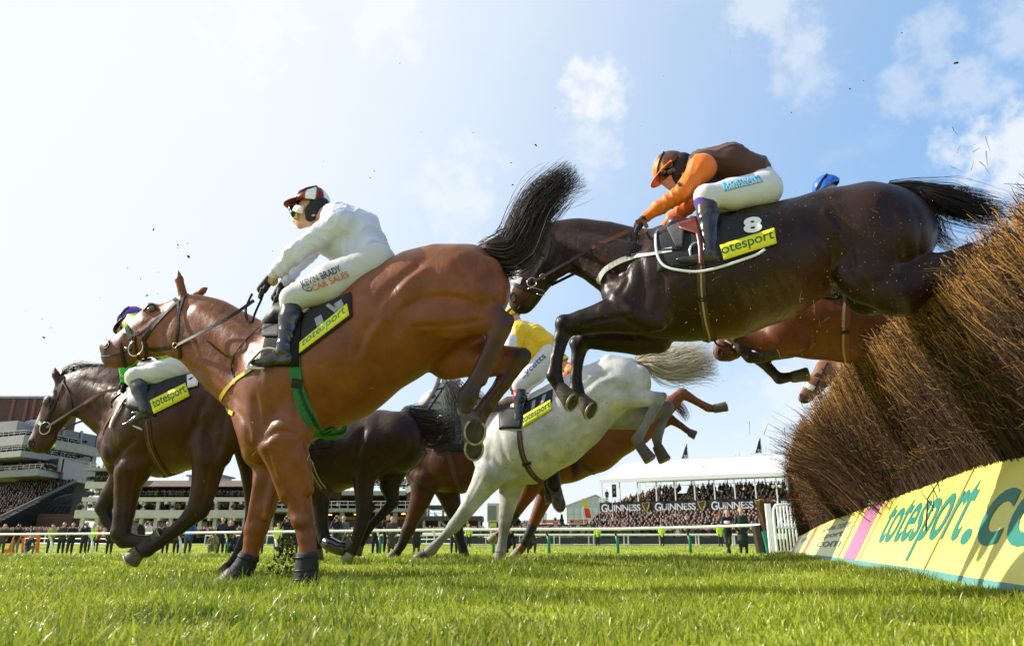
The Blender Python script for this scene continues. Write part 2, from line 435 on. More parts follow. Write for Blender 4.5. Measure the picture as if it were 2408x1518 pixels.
def text_on_grid(g, s, box, off, name, m, parent, bold=0.0, spacing=1.0, shear=0.0, flip=None):
    """lettering laid in the part box = (u0, v0, u1, v1) of a grid surface"""
    uv, f, asp = text_geo(s, shear, bold, spacing); u0, v0, u1, v1 = box
    S = quad_surface(g); u = u0 + uv[:, 0] * (u1 - u0); v = v0 + uv[:, 1] * (v1 - v0)
    p = S(u, v); e = 0.02
    n = np.cross(S(u + e, v) - S(u - e, v), S(u, v + e) - S(u, v - e)); n /= np.maximum(np.linalg.norm(n, axis=1)[:, None], 1e-9)
    if flip is not None and (n @ flip).mean() < 0: n = -n
    return mobj(name, p + n * off, f, m, parent)

# ---------------------------------------------------------------- hair: tapered strands
def strands(paths, r0, r1, cols):
    """paths (N, K, 3) -> verts, faces, colours of three-sided tapered hairs"""
    N, K, _ = paths.shape
    t = np.gradient(paths, axis=1); t /= np.maximum(np.linalg.norm(t, axis=2, keepdims=True), 1e-9)
    ref = np.array((0.3, 0.9, 0.31)); s1 = np.cross(t, ref); s1 /= np.maximum(np.linalg.norm(s1, axis=2, keepdims=True), 1e-9); s2 = np.cross(t, s1)
    rad = np.linspace(r0, r1, K)[None, :, None]
    ring = [paths + rad * (s1 * math.cos(a) + s2 * math.sin(a)) for a in (0, 2.094, 4.189)]
    V = np.stack(ring, 2).reshape(-1, 3)
    base = (np.arange(N) * K * 3)[:, None, None]; k = (np.arange(K - 1) * 3)[None, :, None]; j = np.arange(3)[None, None, :]; j2 = (j + 1) % 3
    F = np.stack([base + k + j, base + k + j2, base + k + 3 + j2, base + k + 3 + j], -1).reshape(-1, 4)
    C = np.repeat(cols, K * 3, axis=0)
    return V, F, C
def hair(fr, guide, width, N, K=14, seed=1, r=(0.0022, 0.0006), lat=0.05, col=((0.012, 0.009, 0.007), (0.05, 0.03, 0.018)), lo=0.7, wig=0.012, root=0.0):
    """bundle of hairs along a guide of picture points (px, py, lat); width = half width in px at each guide point"""
    g = np.random.default_rng(seed)
    ln = smooth_poly([(x, y, l, w) for (x, y, l), w in zip(guide, width)], 40)
    P = np.array([fr.pt(x, y, l) for x, y, l, w in ln]); W = np.array([w * fr.mpp(x, y, l) for x, y, l, w in ln])
    T = np.gradient(P, axis=0); T /= np.linalg.norm(T, axis=1)[:, None]
    n1 = np.cross(T, np.array((0, 1.0, 0))); n1 /= np.maximum(np.linalg.norm(n1, axis=1)[:, None], 1e-9); n2 = np.cross(T, n1)
    L = g.uniform(lo, 1.0, N); st = g.uniform(0, root, N)
    u = st[:, None] + (L - st)[:, None] * np.linspace(0, 1, K)[None]; x = u * 39
    i = np.minimum(x.astype(int), 38); f = (x - i)[..., None]
    def ip(A): return A[i] * (1 - f) + A[i + 1] * f
    a = g.normal(0, 0.5, N); b = g.normal(0, 0.5, N)
    wv = np.interp(u, np.linspace(0, 1, 40), W)[..., None]
    ph = g.uniform(0, 6.28, (N, 1)); fr_ = g.uniform(4, 9, (N, 1)); tt = np.linspace(0, 1, K)[None]
    wob = (np.sin(fr_ * tt + ph) * tt * wig)[..., None]
    path = ip(P) + ip(n1) * (a[:, None, None] * wv + wob) + ip(n2) * (b[:, None, None] * np.minimum(wv, lat) + wob * 0.6)
    c = np.array(col[0]) + (np.array(col[1]) - np.array(col[0])) * (g.random(N) ** 2)[:, None]
    return strands(path, r[0], r[1], c)
# ================================================================ ground and grass
def ground():
    ys = np.concatenate([np.linspace(-6, 1, 8), np.linspace(1.3, 12, 60), np.geomspace(12.4, 120, 70), np.geomspace(130, 3500, 16)])
    us = np.linspace(-1, 1, 61)
    V, F = [], []
    for y in ys:
        wd = 8 + 1.3 * abs(y)
        X = us * wd; Z = ground_z(X, np.full_like(X, y)); V += list(zip(X, np.full_like(X, y), Z))
    n = len(us)
    for j in range(len(ys) - 1):
        for i in range(n - 1): F.append((j * n + i, j * n + i + 1, (j + 1) * n + i + 1, (j + 1) * n + i))
    m = mat('turf', (0.24, 0.30, 0.03), rough=0.9, spec=0.1, col2=(0.34, 0.37, 0.045), nscale=0.35, noise=0.25, bump=0.6, bscale=9)
    o = mobj('ground', V, F, m, None, True); tag(o, kind='structure'); return o
ground()

def grass():
    g = np.random.default_rng(5)
    def clump(X, Y):
        a = np.sin(X * 2.1 + 1.3 * np.sin(Y * 1.7)) * np.sin(Y * 2.6 + 1.1 * np.sin(X * 1.9 + 2)); b = np.sin(X * 6.3 + 2 * np.sin(Y * 4.1)) * np.sin(Y * 7.1 + 1.7 * np.sin(X * 5.3))
        return 0.5 + 0.3 * a + 0.2 * b
    Xs, Ys, Hs, Ws = [], [], [], []
    for y0, y1, dens, hh, ww in ((1.15, 2.6, 5600, 0.056, 0.0027), (2.6, 5, 3400, 0.047, 0.003), (5, 9, 1300, 0.044, 0.0042), (9, 17, 330, 0.045, 0.0075), (17, 32, 75, 0.05, 0.013), (32, 70, 14, 0.06, 0.026)):
        n = int(dens * 0.96 * (y1 * y1 - y0 * y0))
        y = np.sqrt(g.uniform(y0 * y0, y1 * y1, n)); x = g.uniform(-1.08, 0.84, n) * y - g.uniform(0, 0.5, n)
        c = clump(x, y); keep = g.random(n) < 0.45 + 0.75 * c
        y, x, c = y[keep], x[keep], c[keep]
        Xs.append(x); Ys.append(y); Hs.append(hh * (0.3 + 1.05 * c) * g.uniform(0.55, 1.35, len(x)) * np.where(g.random(len(x)) < 0.06, 1.45, 1)); Ws.append(np.full(len(x), ww) * g.uniform(0.7, 1.3, len(x)))
    X, Y, Hh, W = (np.concatenate(a) for a in (Xs, Ys, Hs, Ws)); N = len(X)
    # no blades through the fence board
    bx = 2.60 + 0.177 * (Y - 4.95); near = (X > bx - 0.02) & (Y < 9.6); X, Y, Hh, W = X[~near], Y[~near], Hh[~near], W[~near]
    # longer unmown grass along the foot of the board
    m = 9000; y = g.uniform(1.7, 9.4, m) ; x = 2.60 + 0.177 * (y - 4.95) - np.abs(g.normal(0, 0.10, m)) - 0.01
    X = np.concatenate([X, x]); Y = np.concatenate([Y, y]); Hh = np.concatenate([Hh, g.uniform(0.03, 0.075, m) * np.clip((y - 1.6) / 2.6, 0.3, 1)]); W = np.concatenate([W, np.full(m, 0.0034)]); N = len(X)
    # ranker tufts stand darker and longer
    tuft = np.zeros(N); ty = np.sqrt(g.uniform(1.3 ** 2, 10 ** 2, 130)); tx = g.uniform(-0.75, 0.75, 130) * ty
    for a, b in zip(tx, ty): rr = g.uniform(0.05, 0.16) * (0.6 + 0.25 * b); tuft = np.maximum(tuft, np.exp(-(((X - a) / (1.5 * rr)) ** 2 + ((Y - b) / rr) ** 2)))
    Hh = Hh * (1 + 0.75 * tuft)
    Z = ground_z(X, Y) - 0.004
    ang = g.uniform(0, 6.283, N); lean = g.uniform(0.1, 0.85, N); dx, dy = np.cos(ang), np.sin(ang)
    fa = g.uniform(0, 6.283, N); sx, sy = np.cos(fa), np.sin(fa)
    lv = []
    for t, wf in ((0.0, 1.0), (0.4, 0.95), (0.75, 0.65)):
        cx = X + dx * Hh * lean * t * t; cy = Y + dy * Hh * lean * t * t; cz = Z + Hh * t * (1 - 0.28 * lean * t)
        lv.append((np.stack([cx - sx * W * wf, cy - sy * W * wf, cz], 1), np.stack([cx + sx * W * wf, cy + sy * W * wf, cz], 1)))
    tip = np.stack([X + dx * Hh * lean, Y + dy * Hh * lean, Z + Hh * (1 - 0.28 * lean)], 1)
    V = np.stack([lv[0][0], lv[0][1], lv[1][0], lv[1][1], lv[2][0], lv[2][1], tip], 1).reshape(-1, 3).astype(np.float32)
    b = np.arange(N)[:, None] * 7
    lp = np.concatenate([b + np.array([0, 1, 3, 2]), b + np.array([2, 3, 5, 4]), b + np.array([4, 5, 6])], 1)
    me = bpy.data.meshes.new('grass'); me.vertices.add(N * 7); me.vertices.foreach_set('co', V.ravel())
    me.loops.add(N * 11); me.loops.foreach_set('vertex_index', lp.ravel().astype(np.int32))
    st = (np.arange(N)[:, None] * 11 + np.array([0, 4, 8])).ravel(); me.polygons.add(N * 3); me.polygons.foreach_set('loop_start', st.astype(np.int32)); me.polygons.foreach_set('loop_total', np.tile([4, 4, 3], N).astype(np.int32))
    me.update(calc_edges=True)
    r = g.random(N)[:, None]; patch = clump(X * 0.43 + 5, Y * 0.43)[:, None]
    c = np.array((0.18, 0.265, 0.018)) * (1 - r) + np.array((0.44, 0.50, 0.05)) * r
    c = c * (0.65 + 0.7 * patch); c = c * (1 - 0.62 * tuft[:, None]) + np.array((0.05, 0.11, 0.012)) * 0.62 * tuft[:, None]; dry = g.random(N) < 0.07; c[dry] = np.array((0.42, 0.34, 0.12)) * g.uniform(0.6, 1.1, (dry.sum(), 1)); yl = g.random(N) < 0.10; c[yl] = np.array((0.33, 0.36, 0.05))
    C = np.ones((N, 7, 4), np.float32); C[:, :, :3] = c[:, None, :]
    ca = me.color_attributes.new('Col', 'FLOAT_COLOR', 'POINT'); ca.data.foreach_set('color', C.ravel())
    me.materials.append(mat('grass_blades', attr=True, rough=0.38, spec=0.5, transl=0.45))
    me.validate()
    o = bpy.data.objects.new('grass', me); COL.objects.link(o); tag(o, 'short green racecourse turf', 'grass', kind='stuff')
grass()
# ================================================================ birch fence and its guard board
FX = lambda Y: 2.60 + 0.177 * (Y - 4.95)                 # foot line of the board
FN = np.array((0.985, -0.174, 0.0))                      # away from the landing side
FD = np.array((0.174, 0.985, 0.0))
# stations along the board: distance, slope run, height (of the yellow part), foot strip height
BST = [(1.5, 0.46, 0.72, 0.02), (4.95, 0.41, 0.645, 0.085), (7.1, 0.26, 0.43, 0.075), (8.6, 0.2, 0.31, 0.06), (9.45, 0.14, 0.215, 0.04)]
def board_st(Y):
    ys = [b[0] for b in BST]; run, hh, st = (np.interp(Y, ys, [b[i] for b in BST]) for i in (1, 2, 3))
    z = float(ground_z(FX(Y), Y)); foot = np.array((FX(Y), Y, z - 0.02))
    k = np.array((0, 0, st + 0.02)) + FN * run * st / hh
    return foot, foot + k, foot + k + FN * run + np.array((0, 0, hh))
def board():
    root = empty('guard_board', (FX(5), 5, 0)); tag(root, 'sloping yellow guard board with green lettering along the foot of the brush fence', 'board')
    L = lambda p: np.asarray(p) - np.array((FX(5), 5, 0))
    my = mat('yellow_board_paint', (0.80, 0.735, 0.15), rough=0.35, spec=0.5, noise=0.05, nscale=3, bump=0.05, bscale=30, coat=0.15)
    mg = mat('green_board_paint', (0.10, 0.28, 0.25), rough=0.5, noise=0.12, nscale=6)
    nrm = np.cross(FD, FN * 0.37 + np.array((0, 0, 0.57))); nrm /= np.linalg.norm(nrm)
    if nrm[0] > 0: nrm = -nrm
    edges = [1.5, 4.95, 7.1, 8.6, 9.45]
    for a, b in zip(edges[:-1], edges[1:]):
        for nm, i, j, m in (('board_panel', 1, 2, my), ('foot_strip', 0, 1, mg)):
            ys = np.linspace(a + (0.006 if a > 2 else 0), b - 0.006, 6); V, F = [], []
            for y in ys:
                s = board_st(y); V += [L(s[i]), L(s[j]), L(s[j]) - nrm * 0.02, L(s[i]) - nrm * 0.02]
            for k in range(5):
                for q in range(4): F.append((k * 4 + q, k * 4 + (q + 1) % 4, k * 4 + 4 + (q + 1) % 4, k * 4 + 4 + q))
            F += [(3, 2, 1, 0), (20, 21, 22, 23)]
            mobj(nm, V, F, m, root)
    def S(y, t, off=0.0):            # point on the yellow slope
        s = board_st(y); return L(s[1] * (1 - t) + s[2] * t) + nrm * off
    def band(nm, y0, y1, m, off=0.003, t0=0.0, t1=1.0):
        V = [];  ys = np.linspace(y0, y1, 4)
        for y in ys: V += [S(y, t0, off), S(y, t1, off)]
        return mobj(nm, V, [(2 * k, 2 * k + 1, 2 * k + 3, 2 * k + 2) for k in range(3)], m, root)
    band('purple_stripe', 6.55, 6.93, mat('magenta_paint', (0.42, 0.16, 0.28), 0.4)); band('orange_stripe', 6.42, 6.48, mat('orange_paint', (0.75, 0.33, 0.16), 0.4)); band('red_stripe', 8.62, 8.74, mat('red_paint', (0.66, 0.12, 0.10), 0.4)); band('red_edge', 9.3, 9.42, mat('red_paint', (0.66, 0.12, 0.10), 0.4))
    for y in (4.95, 7.1): band('joint_cover', y - 0.012, y + 0.012, mat('rusty_joint', (0.35, 0.22, 0.06), 0.6), 0.005)
    def lettering(s, ya, yb, t0, t1, m, shear=0.0, bold=0.0):
        uv, f, asp = text_geo(s, shear, bold); V = [S(ya + (yb - ya) * u, t0 + (t1 - t0) * v, 0.0045) for u, v in uv]; return mobj('lettering', V, f, m, root)
    gl = mat('green_board_lettering', (0.03, 0.20, 0.15), 0.4)
    lettering('totesport', 6.2, 4.68, 0.06, 0.86, gl, 0.0, 0.014); lettering('.com', 4.62, 3.05, 0.25, 0.72, gl, 0.0, 0.016)
    nv = mat('faded_blue_lettering', (0.16, 0.22, 0.3), 0.7)
    lettering('www.tote', 8.3, 7.25, 0.66, 0.8, nv); lettering('sport', 8.15, 7.35, 0.42, 0.58, nv); lettering('.com', 8.3, 7.25, 0.22, 0.36, nv); lettering('tote', 9.15, 8.85, 0.55, 0.75, nv)
    mb = MB(); p = board_st(6.72)[2]; mb.box(L(p) + np.array((-0.05, -0.04, -0.03)), L(p) + np.array((0.05, 0.04, 0.035))); mb.build('white_bracket', mat('white_paint', (0.8, 0.8, 0.8), 0.5), root)
board()

def brush_fence():
    g = np.random.default_rng(21)
    o0 = np.array((FX(5), 5, 0)); root = empty('brush_fence', o0); tag(root, 'tall brown birch brush fence the horses are jumping', 'fence')
    zt = lambda Y: np.interp(Y, [1.2, 2.5, 5.8, 6.6, 7.2, 7.8, 8.4, 9.3, 9.7], [1.72, 1.70, 1.70, 1.55, 1.30, 1.22, 1.24, 1.12, 0.95])
    ov = lambda Y: np.interp(Y, [1.2, 5.8, 6.6, 7.2, 8.0, 9.7], [-0.02, 0.04, -0.05, -0.18, -0.02, 0.12])     # where the top front edge hangs, seen from the foot line
    run = lambda Y: np.interp(Y, [b[0] for b in BST], [b[1] for b in BST]) + 0.04
    hb = lambda Y: np.interp(Y, [b[0] for b in BST], [b[2] + b[3] for b in BST])
    cols0 = np.array(((0.042, 0.023, 0.015), (0.065, 0.036, 0.022), (0.075, 0.03, 0.02), (0.115, 0.07, 0.045), (0.018, 0.011, 0.008)))
    def twigs(n, ylo, yhi, wmax, K=5, rr=(0.0034, 0.0011), jit=0.10, top=0.03, power=1.6):
        Y = g.uniform(ylo, yhi, n); w = wmax * g.random(n) ** power
        fx = FX(Y); z0 = ground_z(fx, Y) + hb(Y) * g.uniform(0.6, 1.02, n); zz = ground_z(fx, Y) + zt(Y) + 0.05 * np.sin(Y * 9 + 3 * np.sin(Y * 4)) + (g.normal(0, top, n) if top > 0 else -np.abs(g.normal(0.12, 0.12, n))) - 0.10 * w
        A = np.stack([fx, Y, z0], 1) + FN * (run(Y) + w + (run(Y) - ov(Y)) * (hb(Y) + ground_z(fx, Y) - z0) / np.maximum(zt(Y) - hb(Y), 0.2))[:, None]
        Bp = np.stack([fx, Y, zz], 1) + FN * (ov(Y) + w * 1.15 + np.abs(g.normal(0, 0.03, n)) + 0.01)[:, None] + FD * g.normal(0, jit, n)[:, None] + g.normal(0, 0.015, (n, 3))
        t0 = g.uniform(0, 0.55, n) * (g.random(n) < 0.7); t1 = np.where(g.random(n) < 0.45, 1.0, g.uniform(0.55, 1.0, n))
        u = (t0[:, None] + (t1 - t0)[:, None] * np.linspace(0, 1, K))[..., None]
        bend = (u * (1 - u)) * g.normal(0.03, 0.06, (n, 1, 1)) * FN + (u * (1 - u)) * g.normal(0, 0.10, (n, 1, 1)) * FD + g.normal(0, 0.004, (n, K, 3)) * u
        path = A[:, None] * (1 - u) + Bp[:, None] * u + bend
        c = cols0[g.integers(0, 5, n)] * g.uniform(0.4, 0.95, (n, 1))
        return path, c, K, rr
    def put(lst, name='brush'):
        V, F, C = [], [], []; k = 0
        for path, c, K, rr in lst:
            v, f, cc = strands(path - o0, rr[0], rr[1], c)
            tip = np.tile(np.arange(K * 3) >= (K - 1) * 3, len(path)); cut = np.repeat(g.random(len(path)) < 0.5, K * 3); cc[tip & cut] = np.array((0.62, 0.32, 0.09))
            V.append(v); F.append(f + k); C.append(cc); k += len(v)
        V, F, C = np.concatenate(V), np.concatenate(F), np.concatenate(C)
        return mobj(name, V, F, mat('birch_twigs', attr=True, rough=0.75, spec=0.2), root, False, C)
    put([twigs(11000, 1.5, 5.5, 0.26, rr=(0.0029, 0.001)), twigs(9000, 1.5, 6.5, 0.16, rr=(0.0026, 0.001), jit=0.24), twigs(10000, 5.0, 9.6, 0.26, rr=(0.004, 0.0014), jit=0.15), twigs(5000, 1.5, 9.6, 0.75, power=0.9), twigs(1100, 1.5, 9.0, 0.05, rr=(0.0062, 0.002), jit=0.2), twigs(2600, 1.5, 8.5, 0.05, rr=(0.0024, 0.0009), jit=0.36, top=-0.0)])
    # short side shoots and broken ends over the face
    n = 15000; Y = g.uniform(1.5, 9.6, n) ** 1.0; t = g.uniform(0.10, 1.02, n); fx = FX(Y); zb = ground_z(fx, Y)
    P = np.stack([fx, Y, zb + hb(Y) * (1 - t) + zt(Y) * t], 1) + FN * ((run(Y)) * (1 - t) + ov(Y) * t + g.uniform(-0.01, 0.08, n))[:, None]
    d = -FN * g.uniform(0.1, 0.9, (n, 1)) + np.array((0, 0, 1.0)) * g.uniform(-0.2, 1.0, (n, 1)) + FD * g.normal(0, 0.6, (n, 1)); d /= np.linalg.norm(d, axis=1)[:, None]
    ln = g.uniform(0.03, 0.13, n)[:, None, None]; u = np.linspace(0, 1, 3)[None, :, None]
    put([(P[:, None] + d[:, None] * ln * u + g.normal(0, 0.006, (n, 3, 3)) * u, cols0[g.integers(0, 5, n)] * g.uniform(0.7, 2.6, (n, 1)), 3, (0.0026, 0.001))], 'brush_shoots')
    # the bundle knocked out of the far part, poking towards the track
    n = 420; Y = g.uniform(6.2, 7.7, n); fx = FX(Y); A = np.stack([fx, Y, ground_z(fx, Y) + 0.65 + g.normal(0, 0.1, n)], 1) + FN * (0.12 + g.uniform(0, 0.2, n))[:, None]
    Bp = A - FN * g.uniform(0.35, 0.62, (n, 1)) + np.array((0, 0, 1.0)) * g.normal(0.45, 0.12, (n, 1)) + FD * g.normal(0.1, 0.2, (n, 1)); u = np.linspace(0, 1, 6)[None, :, None]
    put([(A[:, None] * (1 - u) + Bp[:, None] * u + np.array((0, 0, 1.0)) * (u * (1 - u)) * g.uniform(0, 0.4, (n, 1, 1)), cols0[g.integers(0, 5, n)] * g.uniform(0.5, 1.2, (n, 1)), 6, (0.0046, 0.0012))], 'knocked_out_brush')
    # packed inside of the fence
    V, F = [], []; ys = np.linspace(1.3, 9.5, 40)
    for y in ys:
        fx = FX(y); b = np.array((fx, y, 0)); z0 = float(ground_z(fx, y))
        for w, z in ((run(y) + 0.05, 0.1), (run(y) + 0.05, hb(y) * 0.9), (run(y) * 0.4 + ov(y) * 0.6 + 0.10, hb(y) * 0.4 + zt(y) * 0.6), (ov(y) + 0.12, zt(y) - 0.12), (ov(y) + 0.75, zt(y) - 0.2), (run(y) + 0.8, 0.1)):
            V.append(b + FN * w + np.array((0, 0, z0 + z)) - o0)
    for k in range(39):
        for q in range(6): F.append((k * 6 + q, k * 6 + (q + 1) % 6, k * 6 + 6 + (q + 1) % 6, k * 6 + 6 + q))
    F += [tuple(range(6))[::-1], tuple(range(39 * 6, 40 * 6))]
    mobj('packed_brush', V, F, mat('packed_birch', (0.05, 0.028, 0.014), rough=0.95, spec=0.05, noise=0.5, nscale=24, stretch=(1, 6, 0.5), bump=1.0, bscale=30), root)
brush_fence()
def loose_branch():
    mb = MB(); root = board_st(5.15); p0 = root[1] * 0.62 + root[2] * 0.38 + np.array((-0.04, 0, 0)); p1 = root[2] + np.array((-0.05, 0.05, 0.04))
    mb.tube([p0, p0 * 0.5 + p1 * 0.5 + np.array((-0.05, 0.03, 0)), p1], [0.007, 0.005, 0.003], 6)
    for t, d in ((0.35, (-0.05, 0.1, 0.16)), (0.5, (0.02, 0.12, 0.18)), (0.6, (-0.04, -0.06, 0.2)), (0.3, (-0.02, -0.09, 0.14)), (0.75, (0.0, 0.07, 0.16))):
        q = p0 * (1 - t) + p1 * t; mb.tube([q, q + np.array(d) * 0.6, q + np.array(d)], [0.004, 0.003, 0.001], 5)
    o = mb.build('broken_branch', mat('dark_bark', (0.03, 0.02, 0.014), 0.8)); tag(o, 'dark broken birch branch hanging down over the yellow board', 'branch')
loose_branch()
# ================================================================ far side of the course: stands, crowd, rails
def yz(py, Y):                       # height (world z) seen at row py at distance Y (near the middle column)
    return EYE + Y * ray(CX, py)[2] / ray(CX, py)[1]
def xz(px, py, Y):
    p = at(px, py, Y); return p[0], p[2]
M_conc = mat('pale_concrete', (0.30, 0.295, 0.29), rough=0.8, noise=0.12, nscale=0.8)
M_cream = mat('cream_render', (0.58, 0.53, 0.48), rough=0.8, noise=0.1, nscale=0.7)
M_brick = mat('red_brown_brick', (0.11, 0.06, 0.05), rough=0.9, noise=0.2, nscale=2.5)
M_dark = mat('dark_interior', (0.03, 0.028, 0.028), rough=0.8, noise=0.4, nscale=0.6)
M_win = mat('dark_glazing', (0.035, 0.045, 0.055), rough=0.08, spec=0.8)
M_white = mat('white_plastic', (0.80, 0.80, 0.80), rough=0.4, noise=0.04, nscale=3)
M_whitep = mat('white_painted_metal', (0.72, 0.73, 0.74), rough=0.5)
M_tile = mat('brown_roof_tile', (0.13, 0.095, 0.07), rough=0.85, noise=0.35, nscale=1.2, stretch=(1, 1, 3))
M_canvas = mat('white_marquee_canvas', (0.82, 0.82, 0.82), rough=0.6, noise=0.03, nscale=1, transl=0.15)
M_blackp = mat('black_printed_sheet', (0.012, 0.012, 0.013), rough=0.6, noise=0.3, nscale=1.5)
M_postg = mat('green_plastic_post', (0.012, 0.17, 0.11), rough=0.4, noise=0.1, nscale=3)
M_crowd = mat('crowd_clothing', attr=True, rough=0.9, spec=0.1)

# ---------------------------------------------------------------- crowd masses
_hv = np.array([(math.cos(a) * math.cos(b), math.sin(a) * math.cos(b), math.sin(b)) for b in (-0.7, 0.5) for a in np.linspace(0, 6.283, 5, endpoint=False)] + [(0, 0, 1.0), (0, 0, -1.0)])
_hf = [(i, (i + 1) % 5, 5 + (i + 1) % 5, 5 + i) for i in range(5)] + [(5 + i, 5 + (i + 1) % 5, 10) for i in range(5)] + [((i + 1) % 5, i, 11) for i in range(5)]
_bv = np.array([(x * w, y * d, z) for z, w, d in ((0, 0.19, 0.12), (0.45, 0.24, 0.14), (0.62, 0.10, 0.09)) for x, y in ((-1, -1), (1, -1), (1, 1), (-1, 1))])
_bf = [(k * 4 + q, k * 4 + (q + 1) % 4, k * 4 + 4 + (q + 1) % 4, k * 4 + 4 + q) for k in range(2) for q in range(4)] + [(8, 9, 10, 11)]
def crowd(name, pts, label, seed, warm=0.0, dark=1.0):
    """upper bodies and heads; pts = seat / floor points (x, y, z of the hip)"""
    g = np.random.default_rng(seed); V, F, C, k = [], [], [], 0
    cl = np.array([(0.03, 0.03, 0.035), (0.02, 0.02, 0.022), (0.06, 0.05, 0.045), (0.09, 0.07, 0.05), (0.05, 0.06, 0.09), (0.16, 0.13, 0.10), (0.3, 0.28, 0.25), (0.25, 0.05, 0.05), (0.10, 0.10, 0.10), (0.04, 0.05, 0.035), (0.45, 0.42, 0.4), (0.4, 0.25, 0.04)])
    pr = np.array([5, 5, 4, 3, 2, 2, 0.7, 0.6, 3, 2, 0.4, 0.35]); pr /= pr.sum()
    for p in pts:
        s = g.uniform(0.92, 1.08); a = g.normal(0, 0.35); ca, sa = math.cos(a), math.sin(a); R2 = np.array(((ca, -sa, 0), (sa, ca, 0), (0, 0, 1)))
        b = (_bv * s) @ R2.T + p; h = _hv * np.array((0.12, 0.125, 0.155)) * s + p + np.array((g.normal(0, 0.05), -0.03, 0.76 * s))
        sk = np.array((0.62, 0.38, 0.28)) * g.uniform(0.8, 1.15); hr = np.array([(0.05, 0.03, 0.02), (0.12, 0.08, 0.05), (0.25, 0.22, 0.2), (0.03, 0.03, 0.03), (0.1, 0.09, 0.07)][g.integers(0, 5)])
        V += [b, h]; F += [tuple(i + k for i in f) for f in _bf] + [tuple(i + k + 12 for i in f) for f in _hf]; k += 24
        hc = np.tile(sk, (12, 1)); up = _hv[:, 2] > 0.45; hc[up & (_hv[:, 1] > -0.2)] = hr; hc[10] = hr
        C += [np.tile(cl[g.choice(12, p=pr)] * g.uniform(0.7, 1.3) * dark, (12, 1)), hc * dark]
    o = mobj(name, np.concatenate(V), F, M_crowd, None, False, np.concatenate(C)); tag(o, label, 'crowd', kind='stuff'); return o

def lerp(a, b, t): return np.asarray(a, float) * (1 - t) + np.asarray(b, float) * t
def slab(mb, path, z0, z1, dep, c=None):
    """deck: path of (x, y) front points, running left to right; dep metres deep"""
    n = len(path); V, F = [], []
    for i, (x, y) in enumerate(path): V += [(x, y, z0), (x, y, z1), (x, y + dep, z1), (x, y + dep, z0)]
    for i in range(n - 1):
        for q in range(4): F.append((i * 4 + q, i * 4 + (q + 1) % 4, i * 4 + 4 + (q + 1) % 4, i * 4 + 4 + q))
    F += [(0, 3, 2, 1), tuple(range(4 * n - 4, 4 * n))]
    return mb.add(V, F, c)
def railing(mb, path, z, h, step=1.5, r=0.05, bars=2):
    P = resample(path, max(2, int(np.linalg.norm(np.diff(np.array(path), axis=0), axis=1).sum() / step) + 1))
    for k in range(bars):
        zz = z + h * (1 - 0.5 * k)
        for a, b in zip(path[:-1], path[1:]): mb.beam((a[0], a[1], zz), (b[0], b[1], zz), r)
    for x, y in P: mb.beam((x, y, z), (x, y, z + h), r * 0.8)
def rows_on(path, depth0, depth1, z0, z1, nrow, sp, g, fill=0.9):
    out = []; L = np.linalg.norm(np.diff(np.array(path), axis=0), axis=1).sum(); n = int(L / sp); P = resample(path, max(n, 2))
    for k in range(nrow):
        t = k / max(nrow - 1, 1)
        for x, y in P:
            if g.random() < fill: out.append((x + g.normal(0, 0.1), y + depth0 + (depth1 - depth0) * t + g.normal(0, 0.05), z0 + (z1 - z0) * t))
    return out
G_ = np.random.default_rng(77)

